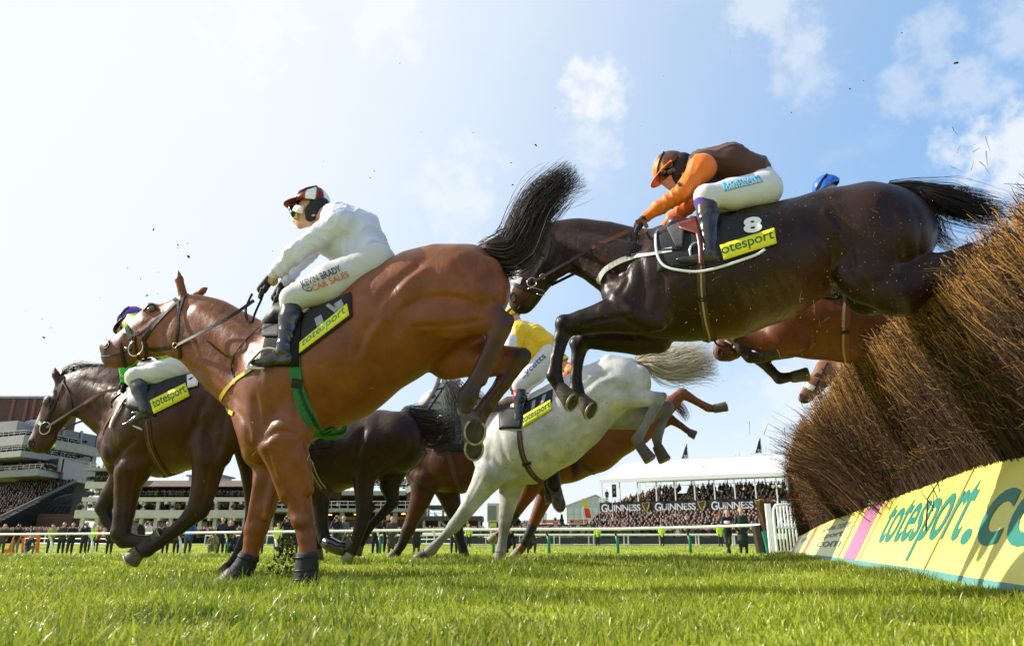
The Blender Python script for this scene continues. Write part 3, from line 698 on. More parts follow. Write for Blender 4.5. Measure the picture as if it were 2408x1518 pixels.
# ---------------------------------------------------------------- big grandstand at the left
def grandstand():
    Y0 = 165.0; root = empty('grandstand', (xat(40, Y0), Y0, float(ground_z(-60, Y0)))); tag(root, 'tall grandstand with stacked white balconies and brick top at the left edge', 'grandstand')
    org = np.array(root.location)
    def part(mb, nm, m, par=None): mb.v = [tuple(np.array(p) - org) for p in mb.v] if par is None else [tuple(np.array(p) - org) for p in mb.v]; return mb.build(nm, m, par or root)
    people = []
    # balconies: rows of the picture at left end, bend and right end
    for (la, lb), (ba, bb), (ra, rb), xr, Ys in (((1023, 1044), (1021, 1044), (1044, 1056), 181, (172, 160, 176)), ((1062, 1073), (1058, 1072), (1081, 1091), 176, (172, 160, 177)), ((1102, 1119), (1101, 1117), (1119, 1131), 196, (174, 160, 181))):
        pl = [(-130, Ys[0]), (42 if xr != 196 else 92, Ys[1]), (xr, Ys[2])]; path = [(at(a, 1100, Y)[0], Y) for a, Y in pl]
        z1 = yz(ba, Ys[1]); z0 = yz(bb, Ys[1]); mb = MB(); slab(mb, path, z0, z1, 9); dk = part(mb, 'balcony', M_conc)
        mb = MB(); railing(mb, path, z1, 1.0, 2.0, 0.07); part(mb, 'railing', M_whitep, dk)
        back = [(x, y + 7) for x, y in path]; mb = MB(); slab(mb, back, z1, z1 + 3.0, 1.5); part(mb, 'glazed_wall', M_win)
        people += rows_on(path, 0.6, 2.6, z1 + 0.35, z1 + 0.6, 3, 0.62, G_, 0.8)
        for x, y in resample(back, 9): mb = MB(); mb.beam((x, y - 0.3, z1), (x, y - 0.3, z1 + 3.4), 0.5); part(mb, 'column', M_conc)
    # roof canopy, curved glass lantern, brick plant room
    Yb = 163; mb = MB(); path = [(at(-130, 1000, 172)[0], 172), (at(40, 1000, Yb)[0], Yb)]; slab(mb, path, yz(1012, Yb), yz(988, Yb), 14); part(mb, 'roof_canopy', M_conc)
    mb = MB(); x0, x1 = at(36, 1000, 168)[0], at(104, 1000, 168)[0]; zb, zt_ = yz(1028, 168), yz(975, 168); pr = []
    for k in range(9):
        a = math.pi / 2 * k / 8; pr.append((168 + 9 * (1 - math.sin(a)) , zb + (zt_ - zb) * math.sin(a)))
    pr = [(168 + 9 * (1 - math.cos(math.pi / 2 * k / 8)), zb + (zt_ - zb) * math.sin(math.pi / 2 * k / 8)) for k in range(9)]
    V = [(x, y, z) for x in (x0, x1) for y, z in pr]; mb.add(V, [(i, i + 9, i + 10, i + 1) for i in range(8)] + [tuple(range(9)), tuple(range(17, 8, -1))]); gl = part(mb, 'glass_lantern', M_win)
    mb = MB()
    for x in np.linspace(x0, x1, 8): mb.tube([(x, y - 0.05, z + 0.05) for y, z in pr], 0.09, 4)
    part(mb, 'lantern_rib', M_whitep, gl)
    mb = MB(); Yk = 178; x0, x1 = at(-140, 960, Yk)[0], at(103, 960, Yk)[0]; mb.box((x0, Yk, yz(1010, Yk)), (x1, Yk + 14, yz(934, Yk))); bk = part(mb, 'brick_plant_room', M_brick)
    mb = MB(); mb.box((x0 - 0.2, Yk - 0.25, yz(936, Yk)), (x1 + 0.2, Yk + 14.2, yz(931, Yk))); part(mb, 'parapet', M_conc, bk)
    mb = MB()
    for px in (30, 62, 80): x = at(px, 960, Yk)[0]; mb.box((x - 0.35, Yk - 0.3, yz(1000, Yk)), (x + 0.35, Yk - 0.004, yz(938, Yk)))
    part(mb, 'brick_pier', mat('bright_brick', (0.22, 0.09, 0.06), 0.9), bk)
    # steep terrace and its side wall
    Yf, Yr = 150, 172; xl = at(-140, 1200, Yf)[0]
    zf, zr = yz(1226, Yf), yz(1137, Yr); xr0, xr1 = at(4, 1200, Yf)[0], at(176, 1140, Yr)[0]
    mb = MB(); mb.add([(xl, Yf, 0), (xl, Yf, zf), (xl, Yr, zr), (xl, Yr, 0), (xr0, Yf, 0), (xr0, Yf, zf), (xr1, Yr, zr), (xr1, Yr, 0)], [(0, 1, 2, 3), (7, 6, 5, 4), (0, 4, 5, 1), (1, 5, 6, 2), (4, 7, 6, 5), (2, 6, 7, 3)]); part(mb, 'terrace', M_dark)
    mb = MB(); mb.box((at(-150, 1000, 178)[0], 177, 0), (at(160, 1000, 178)[0], 192, yz(1015, 177))); part(mb, 'inner_building', M_dark)
    mb = MB(); mb.beam((xr0, Yf, zf + 0.9), (xr1, Yr, zr + 0.7), 0.3, 0.6); part(mb, 'terrace_wall', mat('grey_wall', (0.14, 0.13, 0.125), 0.8))
    for k in range(20):
        t = k / 19; y = Yf + (Yr - Yf) * t; z = zf + (zr - zf) * t; xa, xb = xl, xr0 + (xr1 - xr0) * t
        people += [(x, y, z + 0.4) for x in np.arange(xa, xb - 0.5, 0.62) + G_.normal(0, 0.08, len(np.arange(xa, xb - 0.5, 0.62))) if G_.random() < 0.93]
    # curved glass front beside the terrace, brick arcade below
    Yg = 163; x0, x1 = at(88, 1200, Yg)[0], at(190, 1180, Yg)[0]; zb, zt_ = yz(1208, Yg), yz(1152, Yg)
    pr = [(Yg + 10 * (1 - math.cos(math.pi / 2 * k / 8)), zb + (zt_ - zb) * math.sin(math.pi / 2 * k / 8)) for k in range(9)]
    mb = MB(); V = [(x0 + (5 * k / 8 if x == x0 else 0), pr[k][0], pr[k][1]) for x in (x0, x1) for k in range(9)]; mb.add(V, [(i, i + 9, i + 10, i + 1) for i in range(8)]); gf = part(mb, 'curved_glass_front', mat('sky_glazing', (0.30, 0.36, 0.42), 0.15, 0.9, metal=0.6))
    mb = MB()
    for q in np.linspace(0, 1, 9): mb.tube([(x0 + (5 * k / 8) * (1 - q) + (x1 - x0) * q, pr[k][0] - 0.06, pr[k][1] + 0.03) for k in range(9)], 0.09, 4)
    for k in (2, 4, 6): mb.beam((x0 + 5 * k / 8, pr[k][0] - 0.06, pr[k][1]), (x1, pr[k][0] - 0.06, pr[k][1]), 0.12)
    part(mb, 'glazing_bar', mat('dark_frame', (0.04, 0.04, 0.045), 0.5), gf)
    mb = MB(); mb.box((x0 - 14, Yg - 2, 0), (x1, Yg - 0.1, zb)); ar = part(mb, 'brick_arcade', M_brick)
    mb = MB()
    for x in np.linspace(x0 - 8, x1 - 2, 6):
        q = [(x + 1.1 * math.cos(a), Yg - 2.01, 3.0 + 1.1 * math.sin(a)) for a in np.linspace(0, math.pi, 9)]; mb.add([(x - 1.1, Yg - 2.01, 0.5)] + q[::-1] + [(x + 1.1, Yg - 2.01, 0.5)], [tuple(range(11))])
    part(mb, 'arch_opening', M_dark, ar)
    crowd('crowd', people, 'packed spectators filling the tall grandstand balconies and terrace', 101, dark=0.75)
grandstand()

# ---------------------------------------------------------------- cream stand with tiled roof
def cream_stand():
    Y0 = 150.0; xa, xb = at(176, 1200, Y0)[0], at(578, 1200, Y0)[0]; root = empty('cream_stand', (xa, Y0, float(ground_z(xa, Y0)))); tag(root, 'cream balconied stand with a brown tiled roof behind the left horse', 'grandstand')
    org = np.array(root.location)
    def part(mb, nm, m, par=None): mb.v = [tuple(np.array(p) - org) for p in mb.v]; return mb.build(nm, m, par or root)
    X = lambda px: at(px, 1200, Y0)[0]; Z = lambda py: yz(py, Y0); people = []
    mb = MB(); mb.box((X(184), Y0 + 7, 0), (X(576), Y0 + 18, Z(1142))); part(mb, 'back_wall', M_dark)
    for a, b, p0, p1, crowdit in ((176, 578, 1217, 1198, True), (188, 576, 1178, 1168, True), (190, 262, 1147, 1132, True)):
        mb = MB(); mb.box((X(a), Y0, Z(p0)), (X(b), Y0 + 7, Z(p1))); d = part(mb, 'balcony', M_cream)
        for x in np.arange(X(a) + 2, X(b), 5.0): mb = MB(); mb.box((x - 0.25, Y0 - 0.25, Z(p0) - 0.5), (x + 0.25, Y0 + 5, Z(p0) - 0.004)); part(mb, 'bracket', M_cream, d)
        if p1 != 1198: mb = MB(); railing(mb, [(X(a), Y0 + 0.1), (X(b), Y0 + 0.1)], Z(p1), 1.0, 1.6, 0.06); part(mb, 'railing', mat('dark_rail', (0.04, 0.06, 0.06), 0.5), d)
        people += rows_on([(X(a), Y0), (X(b), Y0)], 0.6, 2.4, Z(p1) + 0.35, Z(p1) + 0.7, 3, 0.6, G_, 0.85)
    for lo, hi in ((1262, 1217), (1198, 1178)):
        for px in np.linspace(192, 574, 12): mb = MB(); mb.box((X(px) - 0.35, Y0 + 0.6, Z(lo)), (X(px) + 0.35, Y0 + 1.2, Z(hi))); part(mb, 'column', M_cream)
        for px in np.linspace(210, 556, 11):
            mb = MB(); mb.box((X(px) - 1.0, Y0 + 6.9, Z(lo) + 0.8), (X(px) + 1.0, Y0 + 6.995, Z(hi) - 0.4)); w = part(mb, 'window', M_win)
            mb = MB()
            for dx in (-1.05, 0, 1.05): mb.box((X(px) + dx - 0.05, Y0 + 6.82, Z(lo) + 0.8), (X(px) + dx + 0.05, Y0 + 6.9, Z(hi) - 0.4))
            part(mb, 'window_frame', M_whitep, w)
    # hipped tile roof
    mb = MB(); zr, ze = Z(1121), Z(1143); q = [(X(258), Y0 - 0.5, ze), (X(588), Y0 - 0.5, ze), (X(588), Y0 + 19, ze), (X(258), Y0 + 19, ze), (X(275), Y0 + 8, zr), (X(537), Y0 + 8, zr)]
    mb.add(q, [(0, 1, 5, 4), (1, 2, 5), (2, 3, 4, 5), (3, 0, 4), (3, 2, 1, 0)]); rf = part(mb, 'roof', M_tile)
    mb = MB(); mb.box((X(388), Y0 + 9, zr - 0.6), (X(470), Y0 + 15, Z(1110))); part(mb, 'roof_house', M_cream, rf); mb = MB(); mb.box((X(382), Y0 + 8.6, Z(1110) + 0.004), (X(478), Y0 + 15.4, Z(1106))); part(mb, 'roof_house_cap', M_conc, rf)
    mb = MB(); mb.box((X(574), Y0 + 8, ze), (X(588), Y0 + 10, Z(1108))); part(mb, 'chimney', M_cream, rf)
    mb = MB(); mb.box((X(184), Y0 - 1, Z(1106)), (X(276), Y0 + 8, Z(1100))); ft = part(mb, 'flat_roof', M_conc); mb = MB(); railing(mb, [(X(200), Y0 - 0.8), (X(270), Y0 - 0.8)], Z(1100), 1.2, 1.4, 0.05); part(mb, 'roof_railing', M_whitep, ft)
    mb = MB(); mb.box((X(196), Y0 + 2, Z(1132)), (X(268), Y0 + 7, Z(1106) - 0.004)); part(mb, 'upper_room', M_dark)
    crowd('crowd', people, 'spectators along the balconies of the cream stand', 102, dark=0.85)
cream_stand()

# ---------------------------------------------------------------- brown stand with white railings
def brown_stand():
    Y0 = 138.0; X = lambda px: at(px, 1200, Y0)[0]; Z = lambda py: yz(py, Y0)
    root = empty('brown_stand', (X(700), Y0, float(ground_z(X(700), Y0)))); tag(root, 'brick and concrete stand with white railings seen between the legs of the dark horse', 'grandstand')
    org = np.array(root.location); people = []
    def part(mb, nm, m, par=None): mb.v = [tuple(np.array(p) - org) for p in mb.v]; return mb.build(nm, m, par or root)
    mb = MB(); mb.box((X(584), Y0 + 8, 0), (X(975), Y0 + 20, Z(1150))); part(mb, 'back_wall', M_brick)
    for a, b, p0, p1 in ((584, 952, 1163, 1153), (584, 972, 1202, 1194)):
        mb = MB(); mb.box((X(a), Y0, Z(p0)), (X(b), Y0 + 8, Z(p1))); d = part(mb, 'deck', M_conc); mb = MB(); railing(mb, [(X(a), Y0 + 0.1), (X(b), Y0 + 0.1)], Z(p1), 1.25, 1.5, 0.09); part(mb, 'railing', M_whitep, d)
        people += rows_on([(X(a), Y0), (X(b), Y0)], 0.7, 6, Z(p1) + 0.4, Z(p1) + (2.2 if p0 == 1163 else 0.6), 6 if p0 == 1163 else 3, 0.6, G_, 0.85)
    mb = MB(); mb.beam((X(952), Y0, Z(1153)), (X(985), Y0, Z(1136)), 0.4, 1.0); railing(mb, [(X(952), Y0), (X(985), Y0)], Z(1140), 1.6, 1.0, 0.09); part(mb, 'stair', M_whitep)
    mb = MB(); mb.box((X(954), Y0 + 0.5, Z(1194)), (X(990), Y0 + 8, Z(1150))); part(mb, 'stair_tower', M_brick)
    for px in np.linspace(590, 968, 10): mb = MB(); mb.box((X(px) - 0.4, Y0 + 1.5, 0.3), (X(px) + 0.4, Y0 + 2.3, Z(1202))); part(mb, 'column', M_conc)
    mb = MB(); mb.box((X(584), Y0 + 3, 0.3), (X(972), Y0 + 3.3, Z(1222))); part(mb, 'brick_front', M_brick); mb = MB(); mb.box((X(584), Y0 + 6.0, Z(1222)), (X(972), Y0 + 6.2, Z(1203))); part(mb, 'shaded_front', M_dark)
    LM = emis('warm_lamp', (1.0, 0.5, 0.12), 3.0)
    for px, py in ((768, 1208), (831, 1207), (944, 1206), (920, 1216), (1034, 1207), (1044, 1207), (1003, 1218)): mb = MB(); mb.box((X(px) - 0.35, Y0 + 2.4, Z(py + 1)), (X(px) + 0.35, Y0 + 2.8, Z(py - 1))); part(mb, 'lamp', LM)
    for px, c in ((680, (0.6, 0.35, 0.02)), (806, (0.45, 0.42, 0.08)), (925, (0.5, 0.3, 0.05)), (697, (0.7, 0.06, 0.02))): mb = MB(); mb.box((X(px) - 1.6, Y0 + 5.6, Z(1219)), (X(px) + 1.6, Y0 + 5.9, Z(1211))); part(mb, 'lit_shop_sign', mat('sign_%d' % px, c, 0.5))
    mb = MB(); mb.box((X(890), Y0 + 2.7, Z(1228)), (X(904), Y0 + 2.95, Z(1221))); s = part(mb, 'betting_sign', mat('betting_red', (0.6, 0.02, 0.04), 0.5)); uv, f, asp = text_geo('betting'); mobj('lettering', [(X(891) + u * (X(903) - X(891)) - org[0], Y0 + 2.69 - org[1], Z(1227) + v * (Z(1222) - Z(1227)) - org[2]) for u, v in uv], f, M_whitep, s)
    # low black roofed annex at its right end
    mb = MB(); mb.box((X(1000), Y0 + 1, Z(1192)), (X(1100), Y0 + 12, Z(1186))); mb.box((X(960), Y0 - 2, Z(1224)), (X(1135), Y0 + 6, Z(1213))); part(mb, 'annex_roof', mat('dark_roof', (0.05, 0.05, 0.055), 0.7))
    mb = MB()
    for px in (968, 1000, 1036, 1072, 1100, 1128): mb.box((X(px) - 0.2, Y0 - 1.8, 0.4), (X(px) + 0.2, Y0 - 1.4, Z(1213) if px > 1005 else Z(1224)))
    for px in (1005, 1040, 1096): mb.box((X(px) - 0.2, Y0 + 1.5, Z(1213)), (X(px) + 0.2, Y0 + 1.9, Z(1192)))
    part(mb, 'annex_post', M_conc); mb = MB(); mb.box((X(990), Y0 + 5, 0.4), (X(1132), Y0 + 5.5, Z(1224))); part(mb, 'annex_wall', M_brick); mb = MB(); railing(mb, [(X(1002), Y0 + 1.2), (X(1072), Y0 + 1.2)], Z(1213), 1.2, 1.2, 0.08); mb.beam((X(1020), Y0 + 1, Z(1205)), (X(1048), Y0 - 1, Z(1235)), 0.3, 0.3); part(mb, 'annex_railing', M_whitep)
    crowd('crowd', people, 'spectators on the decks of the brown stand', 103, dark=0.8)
brown_stand()

# ---------------------------------------------------------------- covered stand with the black banner
def covered_stand():
    A, B = np.array((at(1410, 1200, 100)[0], 100.0)), np.array((at(1900, 1200, 88.5)[0], 88.5)); u = (B - A) / np.linalg.norm(B - A); n = np.array((-u[1], u[0]))     # n points away
    LEN = np.linalg.norm(B - A) * 1.35; root = empty('covered_stand', (*A, float(ground_z(A[0], 100)))); root.rotation_euler = (0, 0, math.atan2(u[1], u[0])); tag(root, 'open-sided stand under a white canopy with a black lettered banner', 'grandstand')
    gz = root.location[2]; base = gz
    zb0, zb1 = yz(1206, 100) - gz, yz(1181, 100) - gz; zt0, zt1 = yz(1127, 100) - gz, yz(1104, 100) - gz
    mb = MB(); mb.box((0, 0, zb0), (LEN, 0.12, zb1)); bn = mb.build('banner', M_blackp, root)
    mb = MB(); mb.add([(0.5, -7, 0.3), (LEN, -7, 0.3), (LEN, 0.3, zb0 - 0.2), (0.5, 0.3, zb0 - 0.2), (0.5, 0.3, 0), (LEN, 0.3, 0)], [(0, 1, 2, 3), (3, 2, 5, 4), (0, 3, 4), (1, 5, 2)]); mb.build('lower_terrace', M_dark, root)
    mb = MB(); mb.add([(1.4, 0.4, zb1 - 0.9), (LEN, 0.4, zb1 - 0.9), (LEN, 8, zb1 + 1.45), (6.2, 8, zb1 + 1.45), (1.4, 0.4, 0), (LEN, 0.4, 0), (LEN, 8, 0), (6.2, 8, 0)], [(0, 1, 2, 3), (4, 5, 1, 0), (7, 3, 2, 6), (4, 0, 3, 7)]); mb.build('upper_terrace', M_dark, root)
    # canopy
    eave, ridge = zt0, zt1 + 1.0
    mb = MB(); q = [(0.3, -0.6, eave), (LEN, -0.6, eave), (LEN, 6, ridge + 0.4), (2.0, 6, ridge + 0.4), (LEN, 11, eave + 0.4), (2.0, 11, eave + 0.4)]
    mb.add(q + [(x, y, z - 0.12) for x, y, z in q], [(0, 1, 2, 3), (3, 2, 4, 5), (6, 9, 8, 7), (9, 11, 10, 8), (0, 6, 7, 1), (5, 4, 10, 11), (0, 3, 9, 6), (3, 5, 11, 9)]); rf = mb.build('canopy', M_canvas, root)
    mb = MB(); mb.box((0.3, -0.68, eave - 0.5), (LEN, -0.6, eave)); mb.build('canopy_valance', M_canvas, rf)
    for i, x in enumerate(np.linspace(0.5, LEN, 15)):
        mb = MB(); mb.beam((x, -0.3, zb1), (x, -0.3, eave - 0.02), 0.14); mb.build('canopy_post', M_whitep, root)
        mb = MB(); mb.tube([(x, -0.5, eave - 0.1), (x, 3, eave + 0.2), (x, 6, ridge + 0.25)], 0.07, 5); mb.build('canopy_truss', M_whitep, rf)
        if i: mb = MB(); mb.beam((x, 9, zb1 + 1.5), (x, 9, eave + 1.2), 0.12); mb.build('back_post', M_whitep, root)
    mb = MB(); railing(mb, [(4, 8.4), (LEN, 8.4)], zb1 + 1.9, 1.3, 2.2, 0.07); mb.build('back_railing', M_whitep, root); mb = MB(); railing(mb, [(0, -0.02), (1.2, -0.02)], zb1, 0.6, 0.6, 0.06); mb.build('end_railing', M_whitep, root)
    # banner lettering and gold harps
    LW = mat('pale_banner_lettering', (0.66, 0.67, 0.68), 0.6); GD = mat('gold_emblem', (0.42, 0.31, 0.09), 0.45, metal=0.3); hB = zb1 - zb0
    def xloc(px):
        d = ray(px, 1200)[:2]; M = np.array([[d[0], -u[0]], [d[1], -u[1]]]); return np.linalg.solve(M, A)[1]
    for a, b, hx in ((1414, 1506, 1519), (1540, 1636, 1651), (1673, 1772, 1787), (1811, 1912, 1930)):
        xa, xb = xloc(a), xloc(b); w = xb - xa
        uv, f, asp = text_geo('G', bold=0.014); mobj('lettering', [(xa + 0.155 * w * p[0], -0.012, zb0 + hB * (0.10 + 0.76 * p[1])) for p in uv], f, LW, bn)
        uv, f, asp = text_geo('UINNESS', bold=0.014, spacing=0.93); mobj('lettering', [(xa + w * (0.165 + 0.835 * p[0]), -0.012, zb0 + hB * (0.17 + 0.60 * p[1])) for p in uv], f, LW, bn)
        xh = xloc(hx); s = hB * 0.48; zc = zb0 + hB * 0.5; mb = MB(); P = lambda x, z: (xh + x * s, -0.03, zc + z * s)
        mb.tube([P(-0.75, 0.75), P(-0.3, 0.62), P(0.2, 0.85), P(0.72, 0.8)], [0.10, 0.09, 0.1, 0.06], 6); mb.tube([P(-0.75, 0.8), P(-0.55, 0.1), P(-0.2, -0.6), P(0.05, -0.95)], [0.06, 0.08, 0.09, 0.05], 6); mb.tube([P(0.72, 0.8), P(0.62, 0.2), P(0.4, -0.4), P(0.05, -0.95)], [0.06, 0.1, 0.12, 0.05], 6)
        for t in np.linspace(0.15, 0.85, 7): mb.beam(P(-0.7 + 0.75 * t * 1.0, 0.6 - 1.35 * t), P(-0.35 + 1.0 * t, 0.72), 0.022)
        mb.build('harp_emblem', GD, bn)
    ppl = []
    for k in range(12):
        t = k / 11; y = -6.6 + 6.6 * t; z = 0.4 + (zb0 - 1.0) * t
        ppl += [(x + G_.normal(0, 0.08), y, z) for x in np.arange(-1.5 + 1.6 * t, LEN, 0.52) if G_.random() < 0.95]
    for k in range(9):
        t = k / 8; y = 0.9 + 6.9 * t; z = zb1 - 0.5 + 2.3 * t
        ppl += [(x + G_.normal(0, 0.08), y, z) for x in np.arange(1.8 + 4.4 * t, LEN, 0.55) if G_.random() < 0.93 and not (abs(x - xloc(1846)) < 0.6 or abs(x - xloc(1578)) < 0.5)]
    ca, sa = u; W = [(A[0] + x * ca - y * sa, A[1] + x * sa + y * ca, z + gz) for x, y, z in ppl]
    crowd('crowd', W, 'spectators packed into the covered stand above and below its banner', 104)
    for px, py, hgt in ((1455, 1104, 3.2), (1638, 1093, 3.4), (1822, 1084, 3.6)):
        x = xloc(px); mb = MB(); z = eave + (ridge - eave) * 0.55; pole = empty('flag', (A[0] + x * ca, A[1] + x * sa, 0)); q = MB(); q.tube([(0, 2.5, z + gz - 0.5), (0, 2.5, z + gz + hgt)], 0.035, 6); q.build('flag_pole', M_whitep, pole)
        narrow = px < 1500; q = MB(); w = 0.25 if narrow else 1.15; zz = z + gz + hgt - 0.1; V = []
        for i in range(7):
            for j in range(5): t, s = i / 6, j / 4; V.append((-w * (1 - s * 0.0) * t * 0.75 - 0.03, 2.5 + 0.12 * math.sin(5 * t + 2 * s), zz - s * 2.1 * (0.35 + 0.65 * (1 - 0)) - t * 2.0 * (1 - s) ))
        q.add(V, [(i * 5 + j, i * 5 + j + 1, i * 5 + 6 + j, i * 5 + 5 + j) for i in range(6) for j in range(4)]); q.build('flag_cloth', M_blackp, pole)
        if not narrow: uv, f, asp = text_geo('SS', bold=0.02); mobj('lettering', [(-0.62 + 0.5 * a, 2.30, zz - 2.1 + 0.5 * b - 0.1 * a) for a, b in uv], f, LW, pole)
        tag(pole, {1455: 'furled black flag over the left end of the white canopy', 1638: 'black triangular flag over the middle of the white canopy', 1822: 'black triangular flag over the canopy beside the brush fence'}[px], 'flag', 'black flags on the canopy')
covered_stand()

# ---------------------------------------------------------------- small buildings between the stands
def small_things():
    def thing(nm, px, Y, label, cat, group=None): o = empty(nm, (at(px, 1280, Y)[0], Y, float(ground_z(at(px, 1280, Y)[0], Y)))); tag(o, label, cat, group); return o, np.array(o.location)
    def bx(o, org, nm, a, b, p0, p1, Y, d, m, par=None, dy=0.0):
        mb = MB(); mb.box((at(a, 1230, Y)[0] - org[0], dy, yz(p0, Y) - org[2] if p0 else -0.1), (at(b, 1230, Y)[0] - org[0], dy + d, yz(p1, Y) - org[2])); return mb.build(nm, m, par or o)
    o, g = thing('big_screen', 1163, 125, 'beige boxed video screen seen from behind left of the grey foreleg', 'screen'); c = bx(o, g, 'screen_case', 1145, 1181, 1226, 1182, 125, 3, mat('beige_panel', (0.55, 0.52, 0.42), 0.7)); bx(o, g, 'louvre_panel', 1146, 1166, 1222, 1188, 125, 0.1, mat('grey_louvre', (0.2, 0.2, 0.19), 0.7, noise=0.3, nscale=1, stretch=(0.1, 0.1, 9)), c, -0.11); bx(o, g, 'screen_base', 1148, 1176, None, 1226, 125, 2, M_dark, None, 0.1); bx(o, g, 'lime_panel', 1150, 1167, 1240, 1228, 125, 0.1, mat('lime_sign', (0.5, 0.6, 0.05), 0.6), None, -0.15)
    # gabled marquee
    o, g = thing('marquee', 1385, 130, 'pale grey gabled marquee left of the covered stand', 'tent'); X = lambda px: at(px, 1230, 130)[0] - g[0]; Z = lambda py: yz(py, 130) - g[2]
    mb = MB(); q = [(X(1332), 0, 0), (X(1446), 0, 0), (X(1446), 0, Z(1188)), (X(1402), 0, Z(1164)), (X(1332), 0, Z(1189))]; V = q + [(x, 14, z) for x, y, z in q]; mb.add(V, [(0, 1, 2, 3, 4), (9, 8, 7, 6, 5), (0, 5, 6, 1), (1, 6, 7, 2), (4, 9, 5, 0)]); mb.build('marquee_wall', mat('grey_marquee', (0.52, 0.54, 0.57), 0.6), o)
    mb = MB(); r = [(X(1328), -0.3, Z(1190)), (X(1402), -0.3, Z(1163)), (X(1450), -0.3, Z(1189))]; V = r + [(x, 14.3, z) for x, y, z in r] + [(x, y, z + 0.15) for x, y, z in r] + [(x, 14.3, z + 0.15) for x, y, z in r]; mb.add(V, [(0, 1, 4, 3), (1, 2, 5, 4), (6, 9, 10, 7), (7, 10, 11, 8), (0, 6, 7, 1), (1, 7, 8, 2)]); mb.build('marquee_roof', M_canvas, o)
    for i, a in enumerate(np.linspace(1336, 1424, 7)):
        for p0, p1 in ((1226, 1210), (1207, 1193)): bx(o, g, 'wall_panel', a, a + 12, p0, p1, 130, 0.05, mat('pale_panel', (0.6, 0.62, 0.65), 0.5), None, -0.06)
    # betting booths
    for a, b, lab in ((1275, 1315, 'red and green betting booth sign nearer the grey horse'), (1340, 1382, 'red and green betting booth sign below the feather flag')):
        o, g = thing('betting_booth', (a + b) / 2, 100, lab, 'kiosk', 'betting booths'); bx(o, g, 'booth_wall', a - 3, b + 3, None, 1230, 100, 3, M_whitep); bx(o, g, 'counter_opening', a, b, 1243, 1233, 100, 0.05, M_dark, None, -0.06)
        s = bx(o, g, 'red_sign', a, b, 1229, 1221, 100, 0.12, mat('betting_red', (0.6, 0.02, 0.04), 0.5), None, -0.2); bx(o, g, 'green_sign', a + 9, a + 22, 1229, 1221, 100, 0.02, mat('betting_green', (0.35, 0.42, 0.04), 0.5), s, -0.23)
        for t, x0, x1, mm in (('tote', a + 10, a + 21, mat('betting_red', (0.6, 0.02, 0.04))), ('betting', a + 23, b - 1, M_whitep)):
            uv, f, asp = text_geo(t); mobj('lettering', [(at(x0 + (x1 - x0) * u, 1230, 100)[0] - g[0], -0.24, yz(1227.5 + (1222.5 - 1227.5) * v, 100) - g[2]) for u, v in uv], f, mm, s)
    o, g = thing('kiosk_row', 1330, 90, 'long low dark-roofed kiosk row with small coloured boards behind the far rail', 'kiosk'); bx(o, g, 'kiosk_wall', 1262, 1412, None, 1237, 90, 3, M_whitep); bx(o, g, 'kiosk_roof', 1258, 1416, 1237, 1232, 90, 3.4, mat('dark_roof', (0.05, 0.05, 0.055), 0.7), None, -0.3)
    for px, c in ((1290, (0.3, 0.16, 0.05)), (1306, (0.5, 0.55, 0.65)), (1338, (0.2, 0.3, 0.55)), (1358, (0.6, 0.64, 0.7)), (1383, (0.25, 0.5, 0.05)), (1405, (0.6, 0.6, 0.62))): bx(o, g, 'name_board', px - 4, px + 4, 1243, 1234, 90, 0.05, mat('board_%d' % px, c, 0.6), None, -0.4)
    # feather flag
    o, g = thing('feather_flag', 1380, 97, 'tall yellow and red feather flag in front of the marquee', 'flag'); mb = MB(); mb.tube([(-0.15, 0, 0), (-0.35, 0, 3), (-0.55, 0, 4.2), (-0.2, 0, 4.9)], 0.03, 6); mb.build('flag_pole', M_whitep, o)
    Z = lambda py: yz(py, 97) - g[2]; V = []
    for i in range(9): t = i / 8; V += [(-0.5 + 0.45 * t, -0.02, Z(1170 + 47 * t)), (0.22 + 0.42 * t - 0.2 * (1 - t) ** 4, 0.06 * math.sin(6 * t), Z(1173 + 44 * t))]
    mobj('upper_cloth', V[:10], [(2 * i, 2 * i + 1, 2 * i + 3, 2 * i + 2) for i in range(4)], mat('flag_yellow', (0.75, 0.6, 0.03), 0.7), o); mobj('lower_cloth', V[8:], [(2 * i, 2 * i + 1, 2 * i + 3, 2 * i + 2) for i in range(4)], mat('flag_red', (0.7, 0.05, 0.03), 0.7), o)
    o, g = thing('striped_hoarding', 1262, 108, 'white hoarding with red and blue print behind the chestnut foreleg', 'sign'); bx(o, g, 'hoarding_panel', 1255, 1286, 1232, 1205, 108, 0.2, M_whitep); bx(o, g, 'red_print', 1256, 1261, 1226, 1208, 108, 0.02, mat('print_red', (0.6, 0.1, 0.1)), None, -0.03); [bx(o, g, 'blue_print', a, a + 1.6, 1228, 1209, 108, 0.02, mat('print_blue', (0.2, 0.25, 0.5)), None, -0.03) for a in (1265, 1271, 1277)]; [bx(o, g, 'hoarding_leg', a, a + 1.2, None, 1232, 108, 0.2, M_whitep) for a in (1256, 1284)]
    o, g = thing('banner_flag', 1437, 97, 'narrow dark vertical banner beside the end of the covered stand', 'banner'); bx(o, g, 'banner_cloth', 1442, 1452, 1168, 1138, 97, 0.05, M_blackp); bx(o, g, 'banner_pole', 1441, 1442, None, 1136, 97, 0.1, M_whitep); [bx(o, g, 'gold_print', 1445, 1449, p + 6, p, 97, 0.02, mat('gold_emblem', (0.42, 0.31, 0.09)), None, -0.03) for p in (1142, 1153)]
    # floodlight pole
    o, g = thing('lamp_post', 1839, 84, 'slim white pole with two floodlights beside the brush fence', 'lamp post'); Z = lambda py: yz(py, 84) - g[2]; mb = MB(); mb.tube([(0, 0, 0), (0, 0, Z(1134))], 0.06, 8); mb.build('pole', M_whitep, o)
